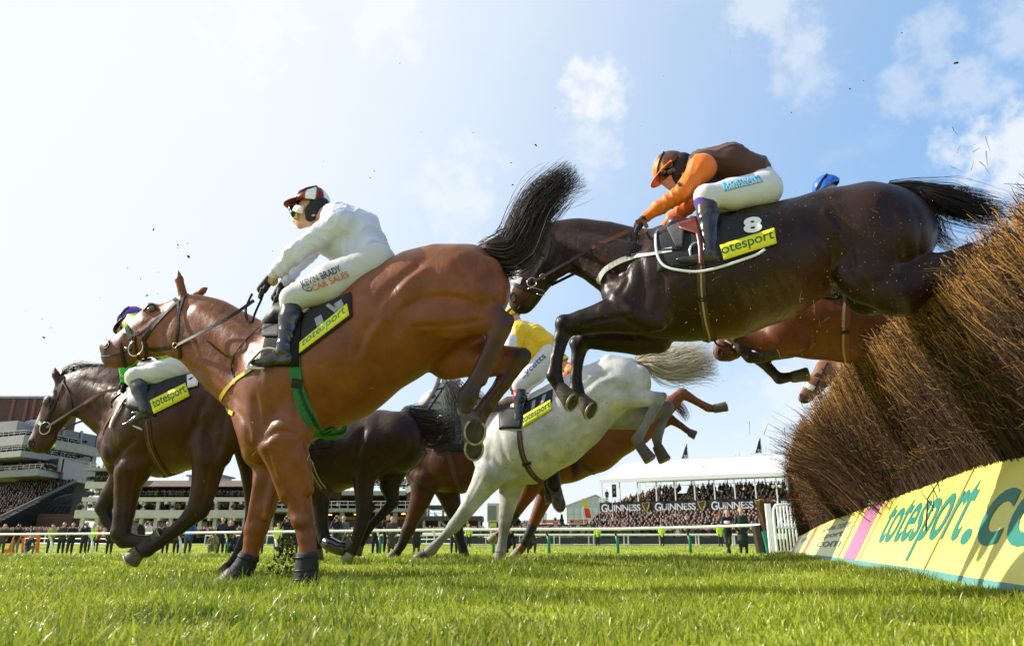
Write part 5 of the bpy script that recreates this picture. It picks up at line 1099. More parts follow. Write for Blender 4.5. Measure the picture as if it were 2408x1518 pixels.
# ---------------------------------------------------------------- 1: bay horse in front, landing
f1 = FR['bay'] = Frame(700, 4.4, R(13))
def bay():
    B = Body(f1, 0.05)
    B.chain([(655, 955, 0, 108), (700, 900, 0, 140)], 0.74)
    B.chain([(700, 900, 0, 140), (800, 845, 0, 143), (925, 757, 0, 140), (1000, 712, 0, 130), (1045, 692, 0, 116), (1100, 680, 0, 98)], 0.84)
    B.cap((1085, 668, 0.08, 88), (1118, 690, 0.1, 80), 0.85)                            # croup and buttock
    B.cap((1085, 668, -0.08, 88), (1118, 690, -0.1, 80), 0.85)
    B.cap((660, 850, 0, 78), (760, 740, 0, 50), 0.5, 0.06)                               # withers
    B.cap((1030, 622, 0.1, 38), (1110, 610, 0.06, 30), 0.9, 0.05); B.cap((930, 640, 0.16, 26), (1000, 630, 0.14, 30), 0.8, 0.05)   # loin and hip bones
    # neck and head
    B.chain([(640, 905, 0, 112), (572, 850, 0, 92), (520, 812, 0, 80), (482, 779, 0, 70), (448, 752, 0, 60)], 0.46, 0.06)
    B.chain([(418, 767, 0, 70), (358, 779, 0, 58), (323, 799, 0, 42), (292, 817, 0, 35), (266, 832, 0, 31)], 0.5, 0.03)
    B.cap((262, 818, 0.0, 22), (252, 815, 0, 17), 0.9, 0.02); B.cap((300, 846, 0, 17), (276, 853, 0, 13), 0.7, 0.015)
    B.ball((420, 795, 0.06, 46), 0.35, 0.03); B.ball((352, 727, 0.055, 17), 0.6, 0.02); B.cap((395, 760, 0.07, 10), (318, 800, 0.052, 7), 0.7, 0.02)
    B.ball((352, 727, -0.055, 17), 0.6, 0.02)
    B.cap((431, 697, 0.035, 11), (421, 656, 0.05, 10), 0.7, 0.015); B.cap((421, 656, 0.05, 10), (418, 634, 0.05, 2), 0.7, 0.01)
    B.cap((456, 699, -0.05, 11), (478, 683, -0.06, 8), 0.7, 0.015); B.cap((478, 683, -0.06, 8), (488, 674, -0.06, 2), 0.7, 0.01)
    # shoulder, chest
    B.cap((640, 900, 0.2, 55), (622, 1000, 0.17, 62), 0.55, 0.05); B.cap((640, 900, -0.2, 55), (622, 1000, -0.17, 62), 0.55, 0.05)
    B.cap((598, 985, 0.09, 48), (610, 1050, 0.09, 42), 0.8, 0.03); B.cap((598, 985, -0.09, 48), (612, 1055, -0.08, 45), 0.8, 0.03)
    B.cap((690, 985, 0.17, 60), (672, 1050, 0.16, 56), 0.6, 0.03)
    # near fore
    B.chain([(664, 1040, 0.16, 60), (682, 1105, 0.15, 43), (704, 1180, 0.14, 29), (712, 1222, 0.14, 25.5), (719, 1262, 0.14, 20), (722, 1300, 0.14, 18.5), (720, 1345, 0.14, 23), (718, 1368, 0.14, 20)], 0.78, 0.012)
    B.ball((704, 1219, 0.14, 20), 0.9, 0.015); B.cap((648, 1065, 0.2, 26), (672, 1160, 0.17, 16), 0.7, 0.015); B.cap((700, 1075, 0.2, 30), (722, 1150, 0.17, 18), 0.6, 0.012)
    B.cap((736, 1246, 0.14, 8), (735, 1300, 0.14, 9), 0.8, 0.01)
    # far fore
    B.chain([(640, 1060, -0.1, 52), (634, 1120, -0.11, 38), (618, 1190, -0.11, 31), (604, 1238, -0.11, 27), (596, 1268, -0.11, 22), (588, 1302, -0.11, 19), (575, 1332, -0.11, 23), (560, 1352, -0.11, 20)], 0.78, 0.02)
    B.ball((596, 1245, -0.11, 22), 0.9, 0.015)
    # near hind
    B.cap((1060, 668, 0.14, 84), (962, 728, 0.18, 46), 0.62, 0.035)
    B.chain([(945, 733, 0.19, 46), (1010, 740, 0.18, 50), (1080, 750, 0.17, 43), (1140, 752, 0.16, 31), (1178, 757, 0.15, 28)], 0.66, 0.02)
    B.cap((930, 728, 0.19, 34), (925, 742, 0.19, 26), 0.8, 0.02)
    B.cap((1105, 705, 0.13, 62), (1150, 742, 0.14, 34), 0.62, 0.03)
    B.cap((1178, 757, 0.15, 25), (1198, 752, 0.15, 12), 0.7, 0.015)
    B.chain([(1176, 770, 0.15, 28), (1152, 828, 0.15, 21), (1120, 890, 0.15, 18), (1099, 932, 0.15, 25.5), (1092, 962, 0.15, 19)], 0.72, 0.009, [LEGB] * 4)
    B.cap((1196, 765, 0.15, 9), (1135, 900, 0.15, 9), 0.8, 0.006, LEGB)
    # far hind
    B.cap((1075, 760, -0.13, 82), (1055, 838, -0.14, 52), 0.7, 0.03); B.cap((1055, 838, -0.14, 52), (1150, 845, -0.15, 40), 0.66, 0.025)
    B.cap((1150, 845, -0.15, 40), (1226, 838, -0.15, 22), 0.66, 0.02); B.ball((1234, 834, -0.15, 13), 0.7, 0.015)
    B.chain([(1222, 842, -0.15, 23), (1182, 900, -0.15, 19), (1146, 950, -0.15, 19), (1120, 985, -0.15, 22), (1106, 1012, -0.15, 19)], 0.72, 0.015, [LEGB] * 4)
    # separate muscles lying over the mass
    B.cap((1075, 638, 0.17, 46), (1008, 742, 0.215, 40), 0.6, 0.014); B.cap((1142, 640, 0.13, 40), (1128, 738, 0.17, 30), 0.65, 0.012); B.cap((985, 645, 0.17, 44), (1075, 618, 0.15, 40), 0.7, 0.018)
    B.cap((1010, 742, 0.215, 42), (1120, 742, 0.19, 26), 0.55, 0.010); B.cap((960, 760, 0.19, 26), (1080, 780, 0.18, 17), 0.6, 0.008)
    B.cap((470, 742, 0.07, 30), (602, 838, 0.14, 46), 0.55, 0.016); B.cap((470, 826, 0.05, 20), (575, 940, 0.12, 24), 0.7, 0.014)
    B.cap((655, 840, 0.23, 34), (612, 985, 0.21, 36), 0.5, 0.012); B.cap((700, 880, 0.24, 36), (690, 1010, 0.215, 40), 0.5, 0.012); B.cap((668, 1010, 0.225, 40), (700, 1080, 0.2, 26), 0.55, 0.010)
    B.cap((600, 960, 0.12, 34), (598, 1058, 0.1, 28), 0.8, 0.010); B.cap((640, 1075, 0.185, 18), (668, 1175, 0.165, 11), 0.7, 0.006); B.cap((676, 1090, 0.21, 17), (700, 1195, 0.175, 9), 0.6, 0.006); B.cap((612, 1120, -0.05, 16), (588, 1225, -0.07, 10), 0.7, 0.006); B.cap((648, 1120, -0.05, 15), (626, 1215, -0.06, 10), 0.7, 0.006)
    # hollows: flank fold, jugular groove, thigh seams
    B.cap((900, 815, 0.33, 20), (985, 690, 0.31, 12), 1, 0.05, sub=True)
    B.cap((960, 668, 0.33, 6), (1040, 640, 0.34, 8), 1, 0.03, sub=True)
    B.cap((395, 822, 0.13, 10), (340, 795, 0.1, 6), 1, 0.02, sub=True)
    base = (0.185, 0.049, 0.0078)
    H = Horse(f1, B, 0.0125, base, 'bay horse landing at the front of the field, green girth and black leg boots', HG, coat('bay_coat', 0.4, 0.3, 0.4),
              lines=[([(1000, 612), (945, 650), (905, 690), (882, 728)], 10, -15), ([(1014, 626), (975, 650), (935, 690)], 9, 11), ([(905, 706), (900, 735), (915, 752)], 9, 8), ([(930, 742), (985, 706), (1060, 698), (1118, 714)], 8, -12), ([(1068, 612), (1100, 660), (1126, 712)], 9, -9), ([(1150, 610), (1166, 670), (1176, 725)], 8, -7), ([(965, 768), (1050, 766), (1140, 752)], 7, -9),
                     ([(1176, 785), (1150, 842), (1110, 920)], 5, -6), ([(905, 748), (872, 796), (850, 856)], 8, 9), ([(884, 740), (852, 790), (832, 850)], 9, -8), ([(598, 925), (604, 975), (612, 1040)], 8, -11), ([(632, 880), (640, 930), (650, 985)], 9, -9), ([(690, 930), (696, 975), (700, 1020)], 8, -10), ([(612, 1044), (650, 1014), (698, 1022)], 7, -10), ([(655, 1108), (684, 1175), (704, 1215)], 6, -8), ([(700, 1100), (720, 1170), (728, 1210)], 6, -7), ([(622, 1050), (644, 1112), (668, 1168)], 6, -6), ([(690, 1215), (704, 1228), (726, 1222)], 6, 7), ([(694, 1240), (712, 1248), (736, 1242)], 5, -6), ([(733, 1255), (735, 1295)], 4, -5),
                     ([(440, 856), (510, 895), (566, 952)], 9, -9), ([(478, 718), (545, 758), (610, 800)], 10, -7), ([(560, 800), (600, 850), (612, 900)], 12, -7), ([(402, 742), (386, 785), (400, 832)], 6, -5), ([(388, 762), (350, 784), (322, 806)], 4, 4), ([(365, 740), (340, 762), (300, 786)], 6, -4), ([(310, 800), (296, 826), (300, 846)], 6, -4), ([(555, 960), (575, 990), (590, 1030)], 6, -7), ([(577, 955), (592, 1000), (600, 1050)], 6, 6)] + [([(745 + i * 31, 872 - i * 21), (765 + i * 30, 925 - i * 23), (784 + i * 27, 980 - i * 27)], 9, -3.2) for i in range(7)],
              paint=[(1195, 752, 0.15, 38, (0.05, 0.02, 0.01), 1.1, False), (1100, 935, 0.14, 40, (0.02, 0.012, 0.008), 0.8, False), (1085, 975, 0.12, 20, (0.5, 0.46, 0.4), 0.6, False),
                     (1236, 836, -0.15, 30, (0.03, 0.015, 0.01), 0.9, False),
                     (1172, 640, 0.0, 46, (0.03, 0.012, 0.008), 0.8, False), (258, 830, 0.0, 28, (0.05, 0.02, 0.012), 1.0, True), (290, 846, 0.03, 16, (0.04, 0.02, 0.014), 0.9, True),
                     (715, 1235, 0.14, 22, (0.10, 0.028, 0.009), 1.0, False), (428, 640, 0.05, 14, (0.05, 0.02, 0.012), 1.2, False)])
    H.eye(355, 727, 9); H.nostril(247, 806, 10, 13)
    mb = MB(); strap(mb, H.skin, [(238, 838), (262, 836), (290, 829), (312, 822)], 0.007, -0.001, 0.004); H.part(mb, 'mouth', mat('lip_dark', (0.02, 0.009, 0.007), 0.6))
    # hooves
    H.hoof((1094, 962, 0.15), (1116, 1014, 0.15), (20, 33, (0.8, 0.6, 0)), flat=(-1, 10), shoe=True)
    H.hoof((1104, 1008, -0.15), (1114, 1054, -0.15), (18, 29, (0.8, 0.6, 0)), flat=(-1, 10), shoe=True)
    H.hoof((719, 1362, 0.14), (712, 1386, 0.14), (23, 27)); H.hoof((556, 1350, -0.11), (532, 1380, -0.11), (24, 30))
    # leg boots
    for leg, lat, nm in (([(722, 1297), (721, 1330), (720, 1378)], 0.14, 'a'), ([(588, 1300), (574, 1332), (552, 1362)], -0.11, 'b')):
        mb = MB(); P = [f1.pt(x, y, lat) for x, y in smooth_poly(leg, 9)]; rr = [0.058, 0.063, 0.062, 0.066, 0.065, 0.069, 0.068, 0.07, 0.066]
        mb.tube(P, [r * 1.0 for r in rr], 18); o = H.part(mb, 'leg_boot', M_bandage)
        for t in (1, 4, 6):
            mb = MB(); d = P[t + 1] - P[t]; mb.tube([P[t], P[t] + d * 0.45], rr[t] + 0.0035, 18); mb.build('boot_strap', M_leather, o, True)
    # tail
    H.hair('tail', hair(f1, [(1128, 585, 0), (1165, 592, 0.02), (1205, 590, 0.03), (1228, 552, 0.03), (1250, 500, 0.02), (1288, 450, 0.0), (1350, 392, -0.03)],
                        [10, 30, 44, 40, 40, 42, 28], 1500, 18, 3, (0.0024, 0.0007), 0.07, ((0.009, 0.007, 0.006), (0.07, 0.045, 0.03)), 0.55, 0.012))
    V, F, C = hair(f1, [(1205, 590, 0.03), (1235, 560, 0.03), (1265, 510, 0.02), (1310, 460, 0.0), (1382, 428, -0.02)], [30, 40, 34, 30, 30], 320, 14, 5, (0.0018, 0.0005), 0.08, ((0.012, 0.008, 0.006), (0.07, 0.04, 0.025)), 0.6, 0.02)
    H.hair('tail_wisp', (V, F, C))
    H.hair('tail_root_hair', hair(f1, [(1130, 580, 0), (1165, 600, 0.0), (1195, 640, 0.0), (1215, 655, 0.0)], [10, 24, 20, 8], 260, 10, 6, (0.002, 0.0006), 0.05, ((0.009, 0.007, 0.006), (0.06, 0.04, 0.025)), 0.5))
    # plaited mane
    mb = MB()
    for i, (x, y) in enumerate(resample([(486, 703), (511, 717), (556, 745), (590, 763), (616, 776)], 17)):
        p = f1.pt(x, y + 3, 0.02); mb.tube([p, p + np.array((0.004, 0, 0.014)), p + np.array((0.014, -0.005, 0.012)), p + np.array((0.02, -0.012, -0.006))], [0.009, 0.011, 0.01, 0.005], 7)
    H.part(mb, 'mane', mat('dark_mane', (0.022, 0.012, 0.008), 0.6, bump=0.6, bscale=90))
    # bridle
    br = H.straps('bridle', M_leather, [([(448, 688), (430, 702), (405, 722), (372, 756), (336, 800)], 0.024), ([(432, 700), (425, 725), (420, 745)], 0.014), ([(419, 712), (421, 742), (420, 770), (414, 812)], 0.014),
        ([(405, 725), (370, 748), (342, 778), (312, 790)], 0.016), ([(292, 782), (284, 805), (288, 828), (292, 850), (296, 862)], 0.016), ([(320, 775), (318, 800), (322, 830), (334, 862)], 0.013),
        ([(340, 800), (345, 822), (342, 845)], 0.018), ([(340, 820), (375, 821), (414, 812)], 0.022), ([(420, 812), (424, 828), (424, 842)], 0.02)])
    H.straps('sheepskin_noseband', M_greensheep, [([(297, 765), (304, 782), (310, 796)], 0.034, 0.004), ([(403, 694), (410, 702), (416, 708)], 0.026, 0.004)], br)
    c, n = H.skin.hit(322, 817, 0.012); mb = MB(); mb.ring(c, (1, 0, 0), (0, 0, 1), 19 * f1.mpp(322, 817), 0.0042, 28); H.part(mb, 'bit_ring', M_metal, br)
    c2, n = H.skin.hit(303, 818, 0.02); mb = MB(); mb.tube([c2 + np.array((0.01, 0, 0)), c2, c2 - np.array((0.012, 0, 0))], [0.006, 0.011, 0.006], 8); H.part(mb, 'bit_mouthpiece', M_metal, br)
    c, n = H.skin.hit(414, 812, 0.012); mb = MB(); mb.ring(c, (1, 0, 0), (0, 0, 1), 0.017, 0.003, 18); H.part(mb, 'martingale_ring', mat('brass', (0.5, 0.33, 0.1), 0.3, metal=1), br)
    mb = MB(); strap(mb, H.skin, [(334, 848), (340, 862), (352, 876)], 0.02, 0.012, 0.012); H.part(mb, 'chin_strap', M_leather, br)
    H.rein(M_leather, [(416, 811, 0.11), (470, 783, 0.17), (540, 745, 0.19), (597, 706, 0.17)], 0.021, parent=br); H.rein(M_leather, [(606, 765, -0.06), (630, 742, -0.03), (652, 716, 0.0)], 0.02, parent=br)
    H.rein(M_leather, [(593, 690, 0.16), (578, 725, 0.17), (582, 752, 0.17), (592, 758, 0.17), (600, 735, 0.16), (616, 700, 0.15)], 0.018, 'rein_loop', br)
    # saddle and girth
    mb = MB(); patch_on(mb, H.skin, [(640, 745), (712, 735), (705, 862), (612, 862)], 0.02, 12, 10, 0.012, True); sd = H.part(mb, 'saddle', mat('matt_black_saddle', (0.012, 0.012, 0.013), 0.8, spec=0.15, bump=0.3, bscale=30))
    mb = MB(); mb.tube([f1.pt(625, 770, 0), f1.pt(660, 742, 0), f1.pt(700, 745, 0), f1.pt(770, 705, 0), f1.pt(820, 672, 0)], [0.05, 0.09, 0.085, 0.1, 0.06], 14); H.part(mb, 'saddle_seat', M_leather, sd)
    mb = MB(); patch_on(mb, H.skin, [(622, 752), (660, 750), (664, 796), (622, 796)], 0.03, 8, 6, 0.012); H.part(mb, 'weight_pad', mat('dull_black_pad', (0.02, 0.02, 0.022), 0.75, bump=0.4, bscale=20), sd)
    sc, g = number_cloth(H, [(715, 740), (826, 688), (829, 744), (705, 838)], [(708, 806), (819, 716), (824, 742), (704, 833)], 'totesport', (0.06, 0.18, 0.95, 0.92),
                 stripes=[[(742, 752), (758, 742), (764, 760), (748, 772)], [(788, 718), (806, 706), (812, 720), (795, 734)], [(768, 722), (776, 716), (796, 730), (790, 738)]], tmat=mat('teal_lettering', (0.05, 0.3, 0.18), 0.6))
    MG = mat('green_webbing', (0.012, 0.15, 0.035), rough=0.7, bump=0.3, bscale=140, noise=0.15)
    H.straps('girth', MG, [([(697, 800), (694, 850), (700, 905), (718, 965), (748, 1015), (790, 1046), (800, 1052)], 0.072, 0.006, True)])
    H.straps('girth_line', mat('dark_green_webbing', (0.01, 0.04, 0.016), 0.8), [([(706, 915), (722, 965), (752, 1012), (788, 1040)], 0.016, 0.0115, True)], bpy.data.objects['girth'])
    H.straps('girth_buckle', M_leather, [([(688, 899), (712, 903)], 0.055, 0.011)], bpy.data.objects['girth'])
    H.straps('breast_girth', mat('yellow_webbing', (0.62, 0.44, 0.02), 0.7, bump=0.3, bscale=140), [([(580, 876), (552, 896), (528, 922), (517, 945), (526, 962), (550, 972)], 0.026, 0.006, True)])
    H.straps('breast_girth_end', mat('olive_webbing', (0.05, 0.1, 0.03), 0.7), [([(612, 850), (600, 862), (578, 878)], 0.026, 0.006, True)])
    H.straps('martingale', M_leather, [([(610, 770), (578, 800), (560, 822), (550, 838), (530, 835), (486, 800)], 0.008), ([(550, 838), (545, 870), (552, 892)], 0.008)])
    # stirrup
    mb = MB(); P = [f1.pt(x, y, 0.35) for x, y in smooth_poly([(622, 866), (583, 862), (600, 836), (622, 820), (645, 820), (655, 828)], 18)]; mb.tube(P, 0.009, 8); H.part(mb, 'stirrup', M_steel, sd)
    return H
H_bay = bay()

# ---------------------------------------------------------------- 2: dark bay horse in the air over the fence
f8 = FR['dark'] = Frame(1700, 4.5, R(13))
def dark():
    B = Body(f8, 0.05)
    K = (0.012, 0.006, 0.004)
    B.chain([(1545, 690, 0, 112), (1610, 665, 0, 138)], 0.72)
    B.chain([(1610, 665, 0, 138), (1700, 648, 0, 145), (1800, 618, 0, 139), (1880, 585, 0, 118), (1960, 560, 0, 116), (2050, 547, 0, 118), (2085, 545, 0, 104)], 0.84)
    B.cap((2050, 540, 0.09, 102), (2095, 555, 0.11, 92), 0.85); B.cap((2050, 540, -0.09, 102), (2095, 555, -0.11, 92), 0.85)
    B.cap((1560, 610, 0, 72), (1690, 560, 0, 58), 0.5, 0.06)
    B.chain([(1540, 655, 0, 118), (1470, 618, 0, 82), (1410, 590, 0, 66), (1350, 575, 0, 57), (1310, 568, 0, 50)], 0.46, 0.05)
    B.chain([(1300, 590, 0, 56), (1268, 630, 0, 48), (1243, 672, 0, 38), (1230, 700, 0, 31), (1226, 712, 0, 25)], 0.5, 0.03)
    B.ball((1236, 722, 0, 13), 0.8, 0.015); B.cap((1212, 690, 0, 14), (1216, 706, 0, 14), 0.9, 0.02); B.cap((1256, 694, 0, 14), (1246, 714, 0, 12), 0.7, 0.015)
    B.ball((1306, 620, 0.05, 36), 0.35, 0.03); B.cap((1288, 612, 0.07, 9), (1246, 672, 0.05, 6), 0.7, 0.02)
    B.cap((1300, 545, 0.04, 10), (1286, 520, 0.05, 3), 0.7, 0.015)
    # shoulder and chest
    B.cap((1540, 640, 0.2, 54), (1482, 712, 0.16, 56), 0.6, 0.04); B.cap((1540, 640, -0.2, 54), (1482, 712, -0.16, 56), 0.6, 0.04)
    B.cap((1456, 690, 0.08, 42), (1480, 740, 0.07, 42), 0.8, 0.03); B.cap((1456, 690, -0.08, 42), (1480, 740, -0.07, 42), 0.8, 0.03)
    B.cap((1560, 700, 0.19, 56), (1520, 742, 0.18, 44), 0.6, 0.025)
    # near fore
    B.chain([(1490, 738, 0.16, 50), (1430, 743, 0.16, 40), (1370, 757, 0.15, 30), (1332, 766, 0.15, 26), (1319, 796, 0.15, 18), (1307, 845, 0.15, 15), (1303, 882, 0.15, 19), (1316, 912, 0.15, 14)], 0.76, 0.010, [None, K, K, K, K, K, K])
    B.ball((1326, 760, 0.15, 22), 0.95, 0.008, K); B.ball((1300, 888, 0.15, 12), 0.9, 0.006, K); B.ball((1352, 806, -0.12, 15), 0.9, 0.008, K); B.ball((1362, 926, -0.12, 11), 0.9, 0.006, K); B.cap((1322, 790, 0.17, 8), (1312, 870, 0.16, 8), 0.7, 0.01, K)
    # far fore
    B.chain([(1545, 800, -0.08, 30), (1500, 803, -0.1, 32), (1430, 798, -0.12, 28), (1376, 796, -0.12, 23), (1363, 812, -0.12, 21), (1357, 848, -0.12, 14.5), (1354, 885, -0.12, 13.5), (1355, 918, -0.12, 18), (1366, 938, -0.12, 13)], 0.76, 0.010, [None, None, K, K, K, K, K, K])
    B.cap((1530, 760, -0.1, 42), (1550, 800, -0.09, 26), 0.8, 0.03)
    # near hind
    B.cap((2060, 575, 0.16, 92), (2035, 650, 0.17, 62), 0.62, 0.04); B.cap((2035, 655, 0.16, 52), (2110, 690, 0.16, 56), 0.66, 0.04)
    B.chain([(2110, 680, 0.16, 58), (2200, 640, 0.16, 42), (2285, 600, 0.16, 26), (2380, 640, 0.16, 20)], 0.66, 0.03, [None, None, K])
    # far hind
    B.cap((2050, 610, -0.15, 85), (2040, 690, -0.16, 52), 0.62, 0.035); B.cap((2040, 690, -0.16, 50), (2150, 690, -0.16, 44), 0.66, 0.03)
    B.chain([(2150, 690, -0.16, 44), (2280, 640, -0.16, 26), (2380, 660, -0.16, 18)], 0.66, 0.03)
    # hollows
    B.cap((1985, 545, 0.16, 44), (2060, 500, 0.13, 42), 0.7, 0.018); B.cap((2060, 545, 0.2, 50), (2030, 650, 0.205, 36), 0.6, 0.014); B.cap((2140, 530, 0.13, 44), (2140, 620, 0.16, 34), 0.65, 0.012); B.cap((1990, 640, 0.19, 30), (2046, 690, 0.19, 26), 0.6, 0.012)
    B.cap((1330, 560, 0.06, 24), (1480, 610, 0.14, 44), 0.55, 0.016); B.cap((1345, 606, 0.05, 15), (1440, 660, 0.12, 20), 0.7, 0.012); B.cap((1548, 600, 0.23, 34), (1470, 712, 0.2, 36), 0.5, 0.012); B.cap((1590, 640, 0.235, 36), (1540, 745, 0.21, 36), 0.5, 0.012); B.cap((1480, 705, 0.19, 30), (1500, 760, 0.17, 26), 0.7, 0.010)
    B.cap((1495, 725, 0.2, 26), (1380, 748, 0.17, 13), 0.6, 0.006); B.cap((1490, 762, 0.19, 22), (1390, 766, 0.165, 11), 0.6, 0.006)
    base = (0.022, 0.007, 0.003)
    H = Horse(f8, B, 0.0125, base, 'dark brown horse in mid-air leaping off the fence with number 8 cloth', HG, coat('dark_coat', 0.40, 0.28, 0.28),
              lines=[([(1926, 494), (1950, 520), (1975, 552)], 9, 13), ([(1958, 500), (1990, 560), (2012, 640), (2046, 690)], 10, -14), ([(1900, 520), (1940, 560), (1960, 620), (1950, 680)], 12, -9), ([(2080, 470), (2110, 560), (2120, 640)], 10, -9), ([(2140, 470), (2164, 540), (2160, 620)], 9, -7), ([(2040, 690), (2090, 650), (2150, 640)], 9, -9), ([(1456, 612), (1474, 655), (1450, 698)], 8, -11), ([(1434, 692), (1462, 704), (1490, 742)], 8, 10), ([(1500, 590), (1512, 650), (1500, 720)], 10, -9), ([(1556, 640), (1556, 700), (1536, 752)], 9, -10), ([(1530, 775), (1490, 762), (1450, 742)], 7, -9), ([(1490, 738), (1420, 752), (1350, 768)], 6, -7), ([(1318, 795), (1312, 840), (1306, 870)], 4, -5), ([(1338, 752), (1326, 768), (1330, 788)], 5, -5),
                     ([(1306, 540), (1380, 552), (1450, 572)], 9, -8), ([(1340, 610), (1400, 640), (1440, 672)], 8, -9), ([(1372, 570), (1410, 595), (1450, 610)], 8, -5), ([(1386, 585), (1420, 612), (1446, 624)], 6, 5), ([(1316, 590), (1300, 630), (1312, 650)], 6, -5), ([(1280, 610), (1262, 640), (1246, 672)], 4, 4), ([(1870, 470), (1930, 470), (2000, 462)], 12, -6)] + [([(1640 + i * 34, 652 - i * 4), (1650 + i * 35, 705 - i * 7), (1668 + i * 35, 765 - i * 12)], 9, -3.4) for i in range(7)],
              paint=[(1205, 700, 0, 30, (0.11, 0.045, 0.018), 1.0, True), (1240, 716, 0, 20, (0.012, 0.008, 0.007), 0.8, True), (1235, 690, 0.05, 22, (0.09, 0.035, 0.014), 1.0, True), (1720, 770, 0, 70, (0.075, 0.026, 0.007), 1.4, True), (1860, 700, 0, 80, (0.075, 0.026, 0.007), 1.4, True)])
    H.nostril(1206, 699, 6, 11); H.eye(1262, 600, 7)
    mb = MB(); strap(mb, H.skin, [(1216, 728), (1226, 716), (1240, 702), (1250, 690)], 0.006, -0.001, 0.004); H.part(mb, 'mouth', mat('lip_dark', (0.02, 0.009, 0.007), 0.6))
    H.hoof((1316, 910, 0.15), (1346, 944, 0.15), (17, 25, (0.5, 0.86, 0)), flat=(-6, 10), shoe=True); H.hoof((1366, 935, -0.12), (1390, 964, -0.12), (16, 24, (0.5, 0.86, 0)), flat=(-6, 10), shoe=True)
    H.hair('tail', hair(f8, [(2088, 440, 0), (2150, 446, 0.0), (2215, 470, 0), (2290, 492, -0.02), (2370, 508, -0.04)], [8, 16, 30, 38, 34], 1100, 14, 13, (0.0024, 0.0007), 0.08, ((0.008, 0.006, 0.005), (0.035, 0.022, 0.015)), 0.6, 0.014))
    H.hair('tail_wisp', hair(f8, [(2150, 450, 0), (2190, 520, 0), (2212, 560, 0), (2260, 590, 0)], [12, 24, 28, 26], 260, 12, 14, (0.0018, 0.0005), 0.05, ((0.008, 0.006, 0.005), (0.03, 0.02, 0.014)), 0.6, 0.02))
    mb = MB()
    for i, (x, y) in enumerate(resample([(1300, 522), (1345, 521), (1378, 523), (1440, 531), (1500, 542)], 16)):
        p = f8.pt(x, y + 6, 0.01); mb.tube([p, p + np.array((0.004, 0, 0.012)), p + np.array((0.014, -0.005, 0.01)), p + np.array((0.02, -0.012, -0.01))], [0.008, 0.01, 0.009, 0.004], 7)
    H.part(mb, 'mane', mat('black_mane', (0.01, 0.007, 0.006), 0.6, bump=0.6, bscale=90))
    br = H.straps('bridle', M_leather, [([(1290, 545), (1292, 580), (1276, 625), (1258, 655)], 0.018), ([(1252, 600), (1278, 608), (1310, 632)], 0.012), ([(1205, 668), (1226, 676), (1262, 690)], 0.016), ([(1296, 560), (1318, 600), (1322, 640)], 0.011)])
    H.straps('sheepskin_noseband', M_sheep, [([(1203, 653), (1212, 657), (1226, 661)], 0.05, 0.004, True)], br)
    c, n = H.skin.hit(1250, 664, 0.012); mb = MB(); mb.ring(c, (1, 0, 0), (0, 0, 1), 11 * f8.mpp(1250, 664), 0.0038, 24); H.part(mb, 'bit_ring', M_metal, br)
    mb = MB(); mb.tube([f8.pt(x, y, 0.1) for x, y in smooth_poly([(1240, 680), (1252, 676), (1272, 682), (1284, 688), (1276, 694), (1262, 690)], 14)], 0.0032, 6); H.part(mb, 'bit_loop', M_metal, br)
    mb = MB(); mb.ring(f8.pt(1275, 650, 0.1), (1, 0, 0), (0, 0, 1), 0.018, 0.003, 18); H.part(mb, 'martingale_ring', M_metal, br)
    H.rein(M_leather, [(1254, 662, 0.1), (1320, 625, 0.13), (1393, 582, 0.15)], 0.021, parent=br); H.rein(M_tan, [(1391, 583, 0.15), (1440, 560, 0.16), (1484, 539, 0.15)], 0.026, 'rein_grip', br)
    H.rein(M_leather, [(1296, 670, 0.02), (1340, 648, 0.03), (1384, 627, 0.05)], 0.02, parent=br)
    H.rein(M_tan, [(1494, 522, 0.2), (1512, 520, 0.2), (1520, 540, 0.2), (1500, 548, 0.19)], 0.026, 'rein_grip', br); H.rein(M_leather, [(1520, 545, 0.2), (1528, 560, 0.2), (1538, 566, 0.2), (1528, 572, 0.2)], 0.018, 'rein_end', br)
    # pad, saddle, girth
    mb = MB(); patch_on(mb, H.skin, [(1545, 530), (1810, 498), (1796, 590), (1545, 640)], 0.010, 22, 12, 0.006, True); pad = H.part(mb, 'saddle_pad', M_clothblk)
    mb = MB(); strap(mb, H.skin, [(1549, 532), (1543, 560), (1545, 600), (1560, 626), (1590, 636), (1638, 640), (1690, 630), (1745, 612), (1784, 598), (1797, 588)], 0.016, 0.017, 0.004, 40, True); H.part(mb, 'white_piping', M_wht, pad)
    sc, g = number_cloth(H, [(1690, 522), (1814, 507), (1824, 577), (1698, 616)], [(1692, 579), (1819, 539), (1824, 574), (1701, 613)], 'totesport', (-0.1, 0.16, 0.97, 0.86))
    gb = MB(); gg = patch_on(gb, H.skin, [(1744, 517), (1792, 511), (1794, 549), (1746, 556)], 0.0175, 8, 8, 0.001)
    text_on_grid(gg, '8', (0.05, 0.04, 0.95, 0.96), 0.002, 'number', M_wht, sc, bold=0.05, flip=f8.eye / np.linalg.norm(f8.eye))
    mb = MB(); mb.tube(smooth_poly([f8.pt(1572, 516, 0), f8.pt(1600, 532, 0), f8.pt(1650, 545, 0), f8.pt(1700, 532, 0), f8.pt(1760, 512, 0), f8.pt(1800, 500, 0)], 16), [0.03] + [0.06] * 2 + [0.075] * 10 + [0.07, 0.05, 0.03], 14); sd = H.part(mb, 'saddle', M_redl)
    mb = MB(); patch_on(mb, H.skin, [(1575, 512), (1640, 520), (1650, 560), (1600, 545)], 0.035, 10, 8, 0.014, True); H.part(mb, 'saddle_flap', M_redl, sd)
